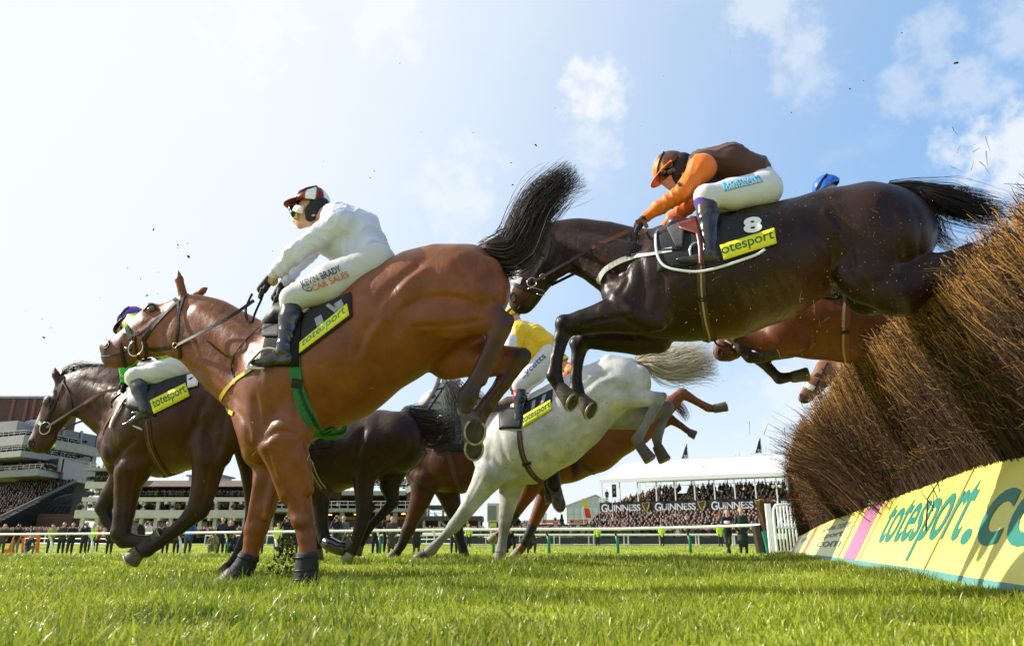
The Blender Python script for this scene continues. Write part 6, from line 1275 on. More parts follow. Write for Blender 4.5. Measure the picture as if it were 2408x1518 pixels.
    mb = MB(); patch_on(mb, H.skin, [(1562, 528), (1612, 532), (1604, 586), (1590, 584)], 0.03, 8, 8, 0.02); H.part(mb, 'weight_pouch', mat('grey_canvas', (0.07, 0.07, 0.072), 0.8, bump=0.7, bscale=14), sd)
    mb = MB(); strap(mb, H.skin, [(1640, 540), (1648, 580), (1650, 625)], 0.03, 0.03); H.part(mb, 'stirrup_leather', M_redl, sd)
    mb = MB(); mb.tube([f8.pt(x, y, 0.34) for x, y in smooth_poly([(1626, 612), (1622, 590), (1626, 576), (1636, 570), (1645, 580), (1650, 612)], 16)], 0.008, 8); H.part(mb, 'stirrup', M_steel, sd)
    gi = H.straps('girth', M_brownweb, [([(1648, 620), (1650, 690), (1656, 745), (1668, 790), (1678, 800)], 0.052, 0.006, True)])
    H.straps('girth_stripe', mat('pale_webbing', (0.34, 0.26, 0.12), 0.8), [([(1648, 625), (1650, 690), (1656, 745), (1668, 790)], 0.012, 0.0115, True)], gi); H.straps('girth_keeper', M_leather, [([(1640, 703), (1668, 702)], 0.03, 0.011)], gi)
    H.straps('breast_girth', M_wht, [([(1580, 588), (1530, 597), (1480, 606), (1440, 622), (1416, 642), (1408, 658)], 0.036, 0.006, True)])
    H.straps('breast_girth_buckle', M_leather, [([(1462, 596), (1480, 604), (1520, 594), (1580, 588), (1600, 588)], 0.01, 0.012), ([(1482, 548), (1478, 575), (1481, 604)], 0.014, 0.008)])
    H.rein(M_leather, [(1678, 795, 0.0), (1684, 808, 0.02), (1700, 815, 0.05), (1720, 812, 0.08)], 0.012, 'loose_strap')
    return H
H_dark = dark()
# ---------------------------------------------------------------- the rest of the field
def legs(B, items, q=0.76, k=0.011):
    for it in items: B.chain(it[0], q, k, it[1] if len(it) > 1 else None)
def K_(n, c, tot): return [None] * (tot - n) + [c] * n

# 3: brown horse galloping off on the left
f4 = FR['lead'] = Frame(350, 5.9, R(10))
def lead():
    B = Body(f4, 0.05); k = (0.016, 0.01, 0.008)
    B.chain([(332, 1005, 0, 88), (378, 1000, 0, 116)], 0.74); B.chain([(378, 1000, 0, 116), (450, 985, 0, 112), (530, 962, 0, 98), (600, 952, 0, 94), (640, 955, 0, 84)], 0.86)
    B.chain([(330, 985, 0, 95), (262, 940, 0, 72), (225, 922, 0, 58), (192, 916, 0, 48), (165, 915, 0, 38)], 0.46, 0.05)
    B.chain([(168, 930, 0, 42), (134, 966, 0, 37), (112, 1002, 0, 29), (99, 1032, 0, 25), (95, 1043, 0, 22)], 0.5, 0.03)
    B.cap((82, 1036, 0, 14), (80, 1048, 0, 13), 0.9, 0.015); B.cap((124, 1030, 0, 11), (108, 1056, 0, 9), 0.7, 0.015); B.ball((172, 948, 0.06, 30), 0.35, 0.03); B.ball((112, 942, 0.055, 12), 0.6, 0.02)
    B.cap((140, 900, 0.04, 10), (131, 880, 0.05, 9), 0.7, 0.015); B.cap((131, 880, 0.05, 9), (127, 861, 0.05, 2), 0.7, 0.01); B.cap((152, 896, -0.04, 9), (146, 870, -0.05, 2), 0.7, 0.012)
    for sg in (1, -1):
        B.cap((320, 960, 0.19 * sg, 42), (283, 1050, 0.16 * sg, 46), 0.6, 0.03); B.cap((262, 1040, 0.08 * sg, 34), (285, 1090, 0.07 * sg, 34), 0.8, 0.025)
        B.cap((600, 950, 0.12 * sg, 80), (545, 1010, 0.15 * sg, 55), 0.65, 0.03)
    B.cap((330, 1060, 0.18, 44), (318, 1105, 0.16, 40), 0.6, 0.02)
    legs(B, [([(312, 1100, 0.15, 46), (300, 1150, 0.14, 31), (292, 1205, 0.14, 25), (284, 1252, 0.14, 23), (292, 1268, 0.14, 19), (330, 1272, 0.14, 14), (352, 1272, 0.14, 15), (362, 1264, 0.14, 12)], K_(5, k, 7)),
             ([(300, 1110, -0.1, 38), (262, 1160, -0.11, 24), (243, 1190, -0.11, 20), (252, 1222, -0.11, 14), (278, 1250, -0.11, 13), (304, 1254, -0.11, 13)], K_(4, k, 5)),
             ([(478, 1015, 0.17, 42), (494, 1075, 0.16, 42), (480, 1148, 0.15, 31), (466, 1196, 0.15, 27), (428, 1234, 0.15, 17.5), (372, 1276, 0.15, 14.5), (346, 1290, 0.15, 18.5), (330, 1296, 0.15, 15)], K_(4, k, 7)),
             ([(600, 1040, -0.14, 55), (604, 1110, -0.15, 38), (600, 1190, -0.15, 23), (588, 1240, -0.15, 16), (556, 1312, -0.15, 14), (540, 1330, -0.15, 13)], K_(3, k, 5))])
    B.cap((470, 1192, 0.15, 22), (492, 1188, 0.15, 11), 0.7, 0.015, k); B.ball((283, 1250, 0.14, 22), 0.9, 0.015)
    B.cap((330, 960, 0.22, 30), (290, 1050, 0.2, 30), 0.5, 0.012); B.cap((365, 1000, 0.23, 30), (330, 1080, 0.2, 34), 0.5, 0.012); B.cap((325, 1085, 0.2, 26), (300, 1170, 0.165, 14), 0.6, 0.008); B.cap((285, 1090, 0.18, 16), (288, 1180, 0.16, 10), 0.7, 0.008); B.cap((480, 1005, 0.19, 30), (500, 1090, 0.18, 26), 0.6, 0.010); B.cap((540, 985, 0.18, 46), (515, 1070, 0.18, 32), 0.6, 0.012); B.cap((190, 905, 0.05, 18), (290, 945, 0.13, 34), 0.55, 0.014); B.cap((205, 950, 0.04, 12), (262, 1005, 0.1, 18), 0.7, 0.010)
    H = Horse(f4, B, 0.0145, (0.052, 0.016, 0.0055), 'brown horse with a white face streak galloping away at the left edge', HG, coat('brown_coat', 0.4, 0.25, 0.24),
              lines=[([(268, 1104), (284, 1061), (322, 1030)], 7, -12), ([(248, 1030), (256, 1065), (268, 1104)], 6, -8), ([(300, 930), (318, 980), (316, 1030)], 8, -9), ([(345, 970), (352, 1020), (340, 1075)], 7, -9), ([(286, 1116), (286, 1186), (282, 1240)], 6, -8), ([(312, 1110), (304, 1180), (300, 1230)], 5, -7), ([(490, 930), (466, 975), (458, 1020)], 8, -12), ([(478, 1000), (470, 1030), (476, 1075)], 7, 9), ([(530, 960), (520, 1030), (500, 1090)], 8, -9), ([(490, 1090), (480, 1150), (472, 1190)], 6, -8), ([(440, 1224), (400, 1260), (360, 1288)], 5, -6), ([(190, 890), (240, 905), (290, 930)], 7, -7), ([(200, 945), (232, 975), (250, 1008)], 7, -8), ([(160, 930), (172, 955), (185, 960)], 5, -5), ([(120, 960), (108, 985), (98, 1012)], 4, 5), ([(138, 930), (128, 965), (140, 1000)], 5, -5), ([(430, 960), (440, 1020), (430, 1090)], 9, -4)],
              paint=[(96, 985, 0, 16, (0.55, 0.42, 0.33), 0.8, True), (80, 1020, 0, 15, (0.5, 0.36, 0.26), 0.9, True), (95, 1050, 0, 18, (0.025, 0.016, 0.013), 0.8, True), (450, 1080, 0, 60, (0.13, 0.055, 0.018), 1.2, True)])
    H.eye(109, 942, 7); H.nostril(74, 1042, 6, 9)
    H.hoof((330, 1294, 0.15), (308, 1318, 0.15), (17, 23)); H.hoof((362, 1264, 0.14), (378, 1252, 0.14), (13, 17)); H.hoof((304, 1253, -0.11), (330, 1248, -0.11), (14, 19), mat('pale_hoof', (0.25, 0.22, 0.17), 0.6, noise=0.4, nscale=16)); H.hoof((540, 1330, -0.15), (526, 1350, -0.15), (14, 18))
    H.hair('mane', hair(f4, [(150, 890, 0.01), (176, 868, 0.02), (215, 864, 0.02), (280, 868, 0.02)], [6, 12, 9, 6], 420, 8, 21, (0.002, 0.0006), 0.04, ((0.009, 0.007, 0.006), (0.05, 0.03, 0.02)), 0.4, 0.02, 0.75))
    H.hair('forelock', hair(f4, [(148, 890, 0), (165, 870, 0), (190, 862, 0), (210, 858, 0)], [6, 12, 12, 8], 160, 8, 22, (0.002, 0.0006), 0.04, ((0.009, 0.007, 0.006), (0.05, 0.03, 0.02)), 0.5, 0.02))
    H.hair('tail', hair(f4, [(715, 930, 0), (735, 960, 0), (745, 1010, 0), (750, 1060, 0)], [8, 18, 20, 14], 220, 10, 23))
    br = H.straps('bridle', M_leather, [([(150, 893), (140, 925), (122, 965), (106, 1005)], 0.018), ([(130, 915), (125, 940), (112, 965)], 0.014), ([(150, 900), (166, 930), (170, 962)], 0.011), ([(92, 1000), (104, 1008), (124, 1018)], 0.014)])
    H.straps('sheepskin_noseband', M_sheep, [([(92, 992), (98, 998)], 0.03, 0.004)], br)
    c, n = H.skin.hit(108, 1006, 0.012); mb = MB(); mb.ring(c, (1, 0, 0), (0, 0, 1), 14 * f4.mpp(108, 1006), 0.004, 24); H.part(mb, 'bit_ring', M_metal, br)
    H.rein(M_leather, [(110, 1004, 0.1), (150, 978, 0.13), (198, 947, 0.15)], 0.021, parent=br); H.rein(M_tan, [(197, 948, 0.15), (235, 925, 0.16), (284, 913, 0.16)], 0.028, 'rein_grip', br); H.rein(M_leather, [(150, 1010, 0.02), (185, 992, 0.05), (216, 985, 0.08)], 0.016, parent=br)
    mb = MB(); patch_on(mb, H.skin, [(300, 880), (372, 878), (366, 980), (300, 960)], 0.018, 12, 8, 0.01, True); sd = H.part(mb, 'saddle', M_leather)
    mb = MB(); mb.tube([f4.pt(295, 885, 0), f4.pt(330, 868, 0), f4.pt(400, 868, 0), f4.pt(470, 865, 0)], [0.04, 0.075, 0.08, 0.05], 12); H.part(mb, 'saddle_seat', M_leather, sd)
    number_cloth(H, [(350, 905), (470, 873), (440, 905), (356, 945)], [(355, 943), (437, 903), (448, 932), (365, 973)], 'totesport', (0.04, 0.18, 0.96, 0.88))
    mb = MB(); patch_on(mb, H.skin, [(440, 884), (470, 876), (466, 908), (442, 914)], 0.014, 6, 5, 0.004, True); H.part(mb, 'white_cloth_corner', M_wht)
    g = H.straps('girth', M_brownweb, [([(345, 985), (352, 1040), (370, 1085), (395, 1118)], 0.055, 0.006, True)]); H.straps('girth_stripe', M_tan, [([(345, 990), (353, 1040), (372, 1085), (393, 1114)], 0.016, 0.0115)], g)
    H.straps('breast_girth', M_tan, [([(300, 930), (275, 960), (250, 1000), (243, 1020)], 0.03, 0.006, True)])
    H.straps('breast_girth_fleece', M_sheep, [([(290, 945), (268, 985), (262, 1005)], 0.03, 0.012)]); H.rein(M_leather, [(284, 925, 0.2), (262, 945, 0.22), (268, 960, 0.22), (290, 945, 0.2)], 0.016, 'rein_loop', br)
    mb = MB(); mb.tube([f4.pt(x, y, 0.33) for x, y in smooth_poly([(336, 1010), (300, 992), (305, 974), (328, 966), (340, 975)], 14)], 0.009, 8); H.part(mb, 'stirrup', M_steel, sd)
    return H
H_lead = lead()

# 4: dark horse behind the bay
f5 = FR['shade'] = Frame(880, 7.5, R(10))
def shade():
    B = Body(f5, 0.05); k = (0.014, 0.009, 0.007)
    B.chain([(700, 1072, 0, 66), (760, 1073, 0, 89), (838, 1057, 0, 80), (895, 1042, 0, 76), (935, 1040, 0, 70)], 0.86)
    B.chain([(700, 1055, 0, 62), (655, 1025, 0, 44), (622, 1015, 0, 32)], 0.46); B.chain([(612, 1022, 0, 30), (590, 1050, 0, 22), (580, 1072, 0, 15)], 0.5)
    for sg in (1, -1): B.cap((930, 1030, 0.11 * sg, 64), (885, 1080, 0.13 * sg, 40), 0.65, 0.03); B.cap((700, 1050, 0.16 * sg, 40), (690, 1110, 0.14 * sg, 36), 0.6, 0.03)
    legs(B, [([(862, 1062, 0.15, 40), (860, 1100, 0.14, 33), (855, 1140, 0.14, 24), (856, 1198, 0.14, 19), (850, 1228, 0.14, 16), (834, 1278, 0.14, 13), (825, 1300, 0.14, 13)], K_(3, k, 6)),
             ([(925, 1090, -0.12, 42), (916, 1140, -0.13, 24), (924, 1180, -0.13, 14), (895, 1212, -0.13, 11), (868, 1240, -0.13, 10), (846, 1280, -0.13, 11)], K_(4, k, 5)),
             ([(742, 1125, 0.13, 42), (753, 1180, 0.13, 22), (755, 1230, 0.13, 16), (762, 1266, 0.13, 15), (790, 1284, 0.13, 12), (812, 1288, 0.13, 12)], K_(4, k, 5)),
             ([(735, 1130, -0.1, 36), (742, 1190, -0.11, 20), (746, 1240, -0.11, 14), (748, 1290, -0.11, 10)], K_(2, k, 3))])
    B.cap((860, 1195, 0.14, 14), (876, 1192, 0.14, 9), 0.7, 0.012, k); B.cap((820, 1120, 0.3, 10), (850, 1010, 0.3, 8), 1, 0.04, sub=True)
    H = Horse(f5, B, 0.018, (0.026, 0.0105, 0.0055), 'nearly black horse behind the bay horse, its tail sweeping to the right', HG, coat('black_brown_coat', 0.42, 0.25, 0.25),
              paint=[(780, 1130, 0, 40, (0.1, 0.06, 0.02), 1.2, True), (826, 1305, 0.14, 8, (0.5, 0.45, 0.4), 0.6, False)])
    H.hoof((825, 1300, 0.14), (814, 1318, 0.14), (12, 15), mat('pale_hoof', (0.25, 0.22, 0.17), 0.6)); H.hoof((846, 1280, -0.13), (838, 1302, -0.13), (11, 14)); H.hoof((812, 1288, 0.13), (830, 1272, 0.13), (12, 15)); H.hoof((748, 1290, -0.11), (748, 1316, -0.11), (11, 14))
    mb = MB(); mb.tube([f5.pt(x, y, 0.13) for x, y in ((764, 1270), (778, 1280), (796, 1288), (814, 1290))], [0.065, 0.07, 0.066, 0.07], 14); H.part(mb, 'leg_boot', M_boot)
    H.hair('tail', hair(f5, [(945, 968, 0), (985, 992, 0.0), (1030, 1008, 0), (1085, 992, 0)], [10, 36, 46, 44], 900, 14, 33, (0.0028, 0.0008), 0.1, ((0.008, 0.006, 0.005), (0.03, 0.02, 0.014)), 0.55, 0.03))
    H.straps('girth', M_brownweb, [([(715, 1040), (728, 1090), (745, 1130), (772, 1162)], 0.07, 0.006, True)]); H.straps('girth_stripe', mat('pale_webbing', (0.34, 0.26, 0.12), 0.8), [([(724, 1080), (738, 1118), (756, 1148)], 0.011, 0.0115), ([(733, 1080), (747, 1116), (765, 1146)], 0.011, 0.0115)])
    H.straps('bridle', M_leather, [([(625, 995), (605, 1030), (590, 1056)], 0.02)]); mb = MB(); patch_on(mb, H.skin, [(705, 985), (790, 990), (780, 1050), (705, 1060)], 0.018, 8, 6, 0.01, True); H.part(mb, 'saddle', M_leather)
    return H
H_shade = shade()

# 5: brown horse between the dark tail and the grey
f6 = FR['mid'] = Frame(1040, 9.2, R(10))
def mid():
    B = Body(f6, 0.05); k = (0.02, 0.012, 0.009)
    B.chain([(1003, 1088, 0, 50), (1062, 1084, 0, 74), (1130, 1074, 0, 70), (1200, 1066, 0, 64), (1255, 1062, 0, 58)], 0.86)
    B.chain([(1010, 1062, 0, 46), (985, 1022, 0, 34), (962, 1000, 0, 26)], 0.46); B.chain([(950, 1005, 0, 24), (930, 1032, 0, 18), (920, 1050, 0, 12)], 0.5)
    for sg in (1, -1): B.cap((1020, 1060, 0.17 * sg, 34), (992, 1112, 0.14 * sg, 32), 0.6, 0.03); B.cap((970, 1105, 0.07 * sg, 22), (985, 1135, 0.07 * sg, 22), 0.8, 0.02); B.cap((1250, 1065, 0.11 * sg, 50), (1240, 1090, 0.13 * sg, 36), 0.65, 0.03)
    legs(B, [([(1002, 1125, 0.13, 36), (988, 1175, 0.13, 25), (970, 1220, 0.13, 17), (960, 1244, 0.13, 16), (944, 1280, 0.13, 11), (932, 1298, 0.13, 11)], K_(2, k, 5)),
             ([(1048, 1135, -0.12, 36), (1060, 1180, -0.12, 23), (1072, 1225, -0.12, 15), (1082, 1270, -0.12, 11), (1090, 1298, -0.12, 12)], K_(3, k, 4)),
             ([(1235, 1095, 0.13, 34), (1268, 1080, 0.13, 26), (1296, 1088, 0.13, 20), (1299, 1120, 0.13, 17), (1302, 1140, 0.13, 17)], K_(3, k, 4)),
             ([(1240, 1090, -0.12, 32), (1280, 1090, -0.12, 20), (1290, 1130, -0.12, 13), (1292, 1160, -0.12, 12)], K_(2, k, 3))])
    H = Horse(f6, B, 0.02, (0.065, 0.02, 0.008), 'brown horse landing between the dark horse tail and the grey horse', HG, coat('brown_coat'))
    H.hoof((932, 1298, 0.13), (920, 1312, 0.13), (11, 14)); H.hoof((1090, 1298, -0.12), (1093, 1316, -0.12), (12, 14)); H.hoof((1302, 1135, 0.13), (1313, 1182, 0.13), (19, 22, (0.8, 0.6, 0)), flat=(3, 10), shoe=True); H.hoof((1292, 1160, -0.12), (1296, 1180, -0.12), (12, 14))
    H.straps('girth', M_brownweb, [([(1050, 1050), (1062, 1095), (1075, 1135), (1090, 1160)], 0.06, 0.006, True)]); H.straps('breast_girth', M_leather, [([(1000, 1060), (975, 1090), (958, 1110)], 0.03, 0.006, True)])
    H.straps('martingale', M_leather, [([(955, 1112), (980, 1140), (1010, 1156), (1040, 1160)], 0.03)])
    H.hair('tail', hair(f6, [(1300, 1040, 0), (1330, 1050, 0), (1350, 1090, 0), (1350, 1130, 0)], [6, 10, 12, 8], 120, 10, 43)); mb = MB(); patch_on(mb, H.skin, [(1020, 1010), (1100, 1012), (1092, 1060), (1030, 1062)], 0.018, 8, 6, 0.01, True); H.part(mb, 'saddle', M_leather)
    return H
H_mid = mid()

# 6: the grey
f7 = FR['grey'] = Frame(1250, 8.3, R(13))
def grey():
    B = Body(f7, 0.05); k = (0.2, 0.2, 0.2); dk = (0.09, 0.09, 0.092)
    B.chain([(1180, 1058, 0, 66), (1232, 1042, 0, 94)], 0.74); B.chain([(1232, 1042, 0, 94), (1300, 1003, 0, 93), (1345, 972, 0, 86), (1395, 932, 0, 74), (1440, 905, 0, 65), (1476, 902, 0, 54)], 0.86)
    B.chain([(1182, 1030, 0, 66), (1125, 985, 0, 46), (1080, 962, 0, 38), (1058, 940, 0, 34)], 0.46); B.chain([(1048, 925, 0, 32), (1014, 950, 0, 28), (988, 988, 0, 21), (972, 1014, 0, 16)], 0.5, 0.03)
    B.cap((1046, 900, 0.03, 7), (1040, 880, 0.04, 3), 0.7, 0.012); B.ball((1016, 932, 0.05, 10), 0.6, 0.02)
    for sg in (1, -1):
        B.cap((1190, 1010, 0.18 * sg, 36), (1160, 1080, 0.15 * sg, 38), 0.6, 0.03); B.cap((1135, 1070, 0.08 * sg, 26), (1150, 1110, 0.07 * sg, 28), 0.8, 0.02)
        B.cap((1455, 900, 0.11 * sg, 58), (1412, 920, 0.14 * sg, 36), 0.65, 0.03)
    B.cap((1432, 850, 0.09, 18), (1480, 858, 0.06, 18), 0.9, 0.03)
    legs(B, [([(1155, 1110, 0.14, 42), (1128, 1152, 0.13, 27), (1092, 1205, 0.13, 18), (1068, 1235, 0.13, 16), (1042, 1262, 0.13, 9.5), (1016, 1290, 0.13, 13), (1000, 1302, 0.13, 11)], [None, None, k, k, k, dk]),
             ([(1208, 1110, -0.12, 42), (1199, 1155, -0.12, 26), (1189, 1212, -0.12, 17), (1186, 1230, -0.12, 14.5), (1182, 1265, -0.12, 10.5), (1177, 1296, -0.12, 13.5)], [None, None, k, k, k]),
             ([(1395, 915, 0.17, 34), (1432, 930, 0.16, 35), (1495, 934, 0.15, 24), (1545, 938, 0.15, 17), (1539, 958, 0.15, 13), (1517, 1000, 0.15, 9.5), (1497, 1033, 0.15, 13), (1503, 1045, 0.15, 11)], [None, None, None, dk, k, k, dk]),
             ([(1420, 960, -0.13, 50), (1500, 982, -0.14, 28), (1570, 956, -0.14, 14), (1560, 985, -0.14, 9.5), (1544, 1030, -0.14, 12), (1546, 1046, -0.14, 10)], [(0.3, 0.3, 0.28), k, dk, k, dk])])
    B.cap((1545, 936, 0.15, 15), (1560, 930, 0.15, 9), 0.7, 0.012, dk)
    B.cap((1455, 885, 0.17, 34), (1400, 925, 0.2, 28), 0.6, 0.012); B.cap((1500, 885, 0.13, 28), (1480, 935, 0.17, 22), 0.65, 0.012); B.cap((1190, 1010, 0.215, 24), (1158, 1085, 0.19, 26), 0.5, 0.012); B.cap((1225, 1040, 0.22, 26), (1195, 1110, 0.19, 26), 0.5, 0.012); B.cap((1165, 1115, 0.18, 17), (1115, 1185, 0.155, 10), 0.6, 0.008); B.cap((1135, 1105, 0.16, 14), (1105, 1175, 0.145, 9), 0.7, 0.008); B.cap((1400, 920, 0.19, 26), (1490, 930, 0.17, 17), 0.6, 0.010)
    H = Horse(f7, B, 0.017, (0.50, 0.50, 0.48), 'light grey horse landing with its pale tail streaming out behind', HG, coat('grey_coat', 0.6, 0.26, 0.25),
              lines=[([(1440, 870), (1400, 890), (1368, 918)], 7, -14), ([(1452, 886), (1410, 902), (1384, 928)], 7, 11), ([(1405, 955), (1450, 918), (1500, 912)], 6, -10), ([(1480, 862), (1504, 900), (1512, 930)], 6, -8), ([(1174, 1010), (1184, 1060), (1198, 1104)], 7, -11), ([(1150, 1040), (1150, 1085), (1160, 1110)], 6, -8), ([(1222, 1060), (1216, 1100), (1200, 1125)], 6, -9), ([(1150, 1120), (1122, 1165), (1090, 1215)], 5, -8), ([(1132, 1115), (1108, 1165), (1080, 1220)], 4, -6), ([(1052, 1252), (1024, 1284)], 3, -5), ([(1390, 965), (1372, 1000), (1350, 1040)], 7, -8), ([(1530, 970), (1512, 1008), (1500, 1030)], 3, -5), ([(1300, 930), (1310, 990), (1300, 1050)], 8, -3), ([(1275, 950), (1285, 1010), (1278, 1070)], 8, -3), ([(1325, 925), (1336, 980), (1330, 1035)], 8, -3)],
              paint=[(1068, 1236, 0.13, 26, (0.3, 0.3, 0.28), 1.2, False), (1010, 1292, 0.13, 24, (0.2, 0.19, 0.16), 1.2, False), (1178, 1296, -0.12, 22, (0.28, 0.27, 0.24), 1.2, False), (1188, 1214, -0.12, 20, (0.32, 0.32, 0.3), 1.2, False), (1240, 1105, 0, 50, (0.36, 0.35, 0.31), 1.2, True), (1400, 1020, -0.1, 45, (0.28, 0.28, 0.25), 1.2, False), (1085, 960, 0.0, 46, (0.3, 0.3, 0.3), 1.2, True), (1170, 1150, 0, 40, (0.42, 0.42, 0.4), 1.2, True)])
    H.eye(1016, 932, 5)
    H.hoof((1002, 1300, 0.13), (980, 1318, 0.13), (12, 16), mat('dark_hoof', (0.05, 0.048, 0.045), 0.55)); H.hoof((1177, 1296, -0.12), (1175, 1322, -0.12), (13, 16), mat('grey_hoof', (0.2, 0.19, 0.18), 0.6)); H.hoof((1503, 1044, 0.15), (1530, 1080, 0.15), (12, 16), M_hoof, shoe=True); H.hoof((1545, 1046, -0.14), (1564, 1082, -0.14), (12, 16), M_hoof, shoe=True)
    H.hair('mane', hair(f7, [(1050, 895, 0.03), (1066, 915, 0.08), (1080, 955, 0.1), (1082, 1000, 0.1), (1078, 1045, 0.1)], [14, 24, 28, 30, 20], 520, 12, 51, (0.0028, 0.0009), 0.06, ((0.03, 0.03, 0.03), (0.2, 0.2, 0.2)), 0.45, 0.03, 0.3))
    H.hair('mane_crest', hair(f7, [(1060, 905, 0.0), (1100, 935, 0.04), (1160, 960, 0.05), (1215, 968, 0.04)], [10, 14, 14, 10], 360, 10, 52, (0.0028, 0.0009), 0.05, ((0.03, 0.03, 0.03), (0.16, 0.16, 0.16)), 0.5, 0.03, 0.6))
    pale = mat('pale_horse_hair', attr=True, rough=0.5, spec=0.4, transl=0.25)
    H.hair('tail', hair(f7, [(1496, 852, 0), (1530, 848, 0), (1575, 858, 0), (1625, 852, 0), (1690, 845, 0)], [8, 22, 34, 44, 50], 1500, 16, 53, (0.0032, 0.0009), 0.12, ((0.62, 0.55, 0.40), (0.85, 0.81, 0.68)), 0.55, 0.05), pale)
    H.hair('tail_dark_hair', hair(f7, [(1496, 850, 0), (1525, 840, 0), (1560, 850, 0.0), (1580, 880, 0)], [8, 12, 13, 10], 170, 12, 54, (0.0028, 0.0009), 0.08, ((0.1, 0.1, 0.09), (0.42, 0.4, 0.33)), 0.4, 0.03), pale)
    MP = mat('mauve_fleece', (0.3, 0.26, 0.29), 0.9, bump=0.5, bscale=60)
    br = H.straps('bridle', M_leather, [([(1052, 898), (1030, 930), (1002, 972), (985, 1005)], 0.02), ([(1040, 912), (1022, 918), (1010, 925)], 0.016)])
    mb = MB(); mb.tube(smooth_poly([f7.pt(1034, 880, 0.06), f7.pt(1022, 915, 0.07), f7.pt(996, 955, 0.08), f7.pt(978, 966, 0.08)], 16), 0.028, 10); H.part(mb, 'cheekpiece', MP, br)
    H.rein(M_leather, [(990, 1000, 0.08), (1060, 975, 0.12), (1140, 968, 0.16), (1196, 960, 0.14)], 0.02, parent=br); H.rein(M_leather, [(1140, 968, 0.16), (1170, 962, 0.17), (1200, 955, 0.18)], 0.05, 'rein_grip', br)
    mb = MB(); patch_on(mb, H.skin, [(1172, 955), (1232, 962), (1226, 1008), (1176, 1008)], 0.018, 10, 8, 0.01, True); sd = H.part(mb, 'saddle', M_leather)
    mb = MB(); mb.tube([f7.pt(1165, 962, 0), f7.pt(1195, 948, 0), f7.pt(1240, 945, 0), f7.pt(1290, 922, 0)], [0.05, 0.085, 0.085, 0.05], 12); H.part(mb, 'saddle_seat', M_brownweb, sd)
    number_cloth(H, [(1226, 950), (1300, 915), (1298, 945), (1230, 985)], [(1232, 977), (1294, 941), (1298, 963), (1230, 1005)], 'totesport', (-0.06, 0.16, 0.96, 0.88), stripes=[[(1252, 945), (1260, 940), (1258, 960), (1250, 964)], [(1276, 932), (1285, 927), (1280, 947), (1272, 952)]])
    g = H.straps('girth', M_brownweb, [([(1221, 1012), (1224, 1050), (1236, 1090), (1256, 1120), (1276, 1134)], 0.06, 0.006, True)]); H.straps('girth_stripe', mat('mauve_webbing', (0.16, 0.11, 0.11), 0.8), [([(1222, 1020), (1226, 1052), (1238, 1090), (1256, 1118)], 0.018, 0.0115)], g); H.straps('girth_keeper', M_leather, [([(1228, 1092), (1248, 1086)], 0.03, 0.012)], g)
    return H
H_grey = grey()

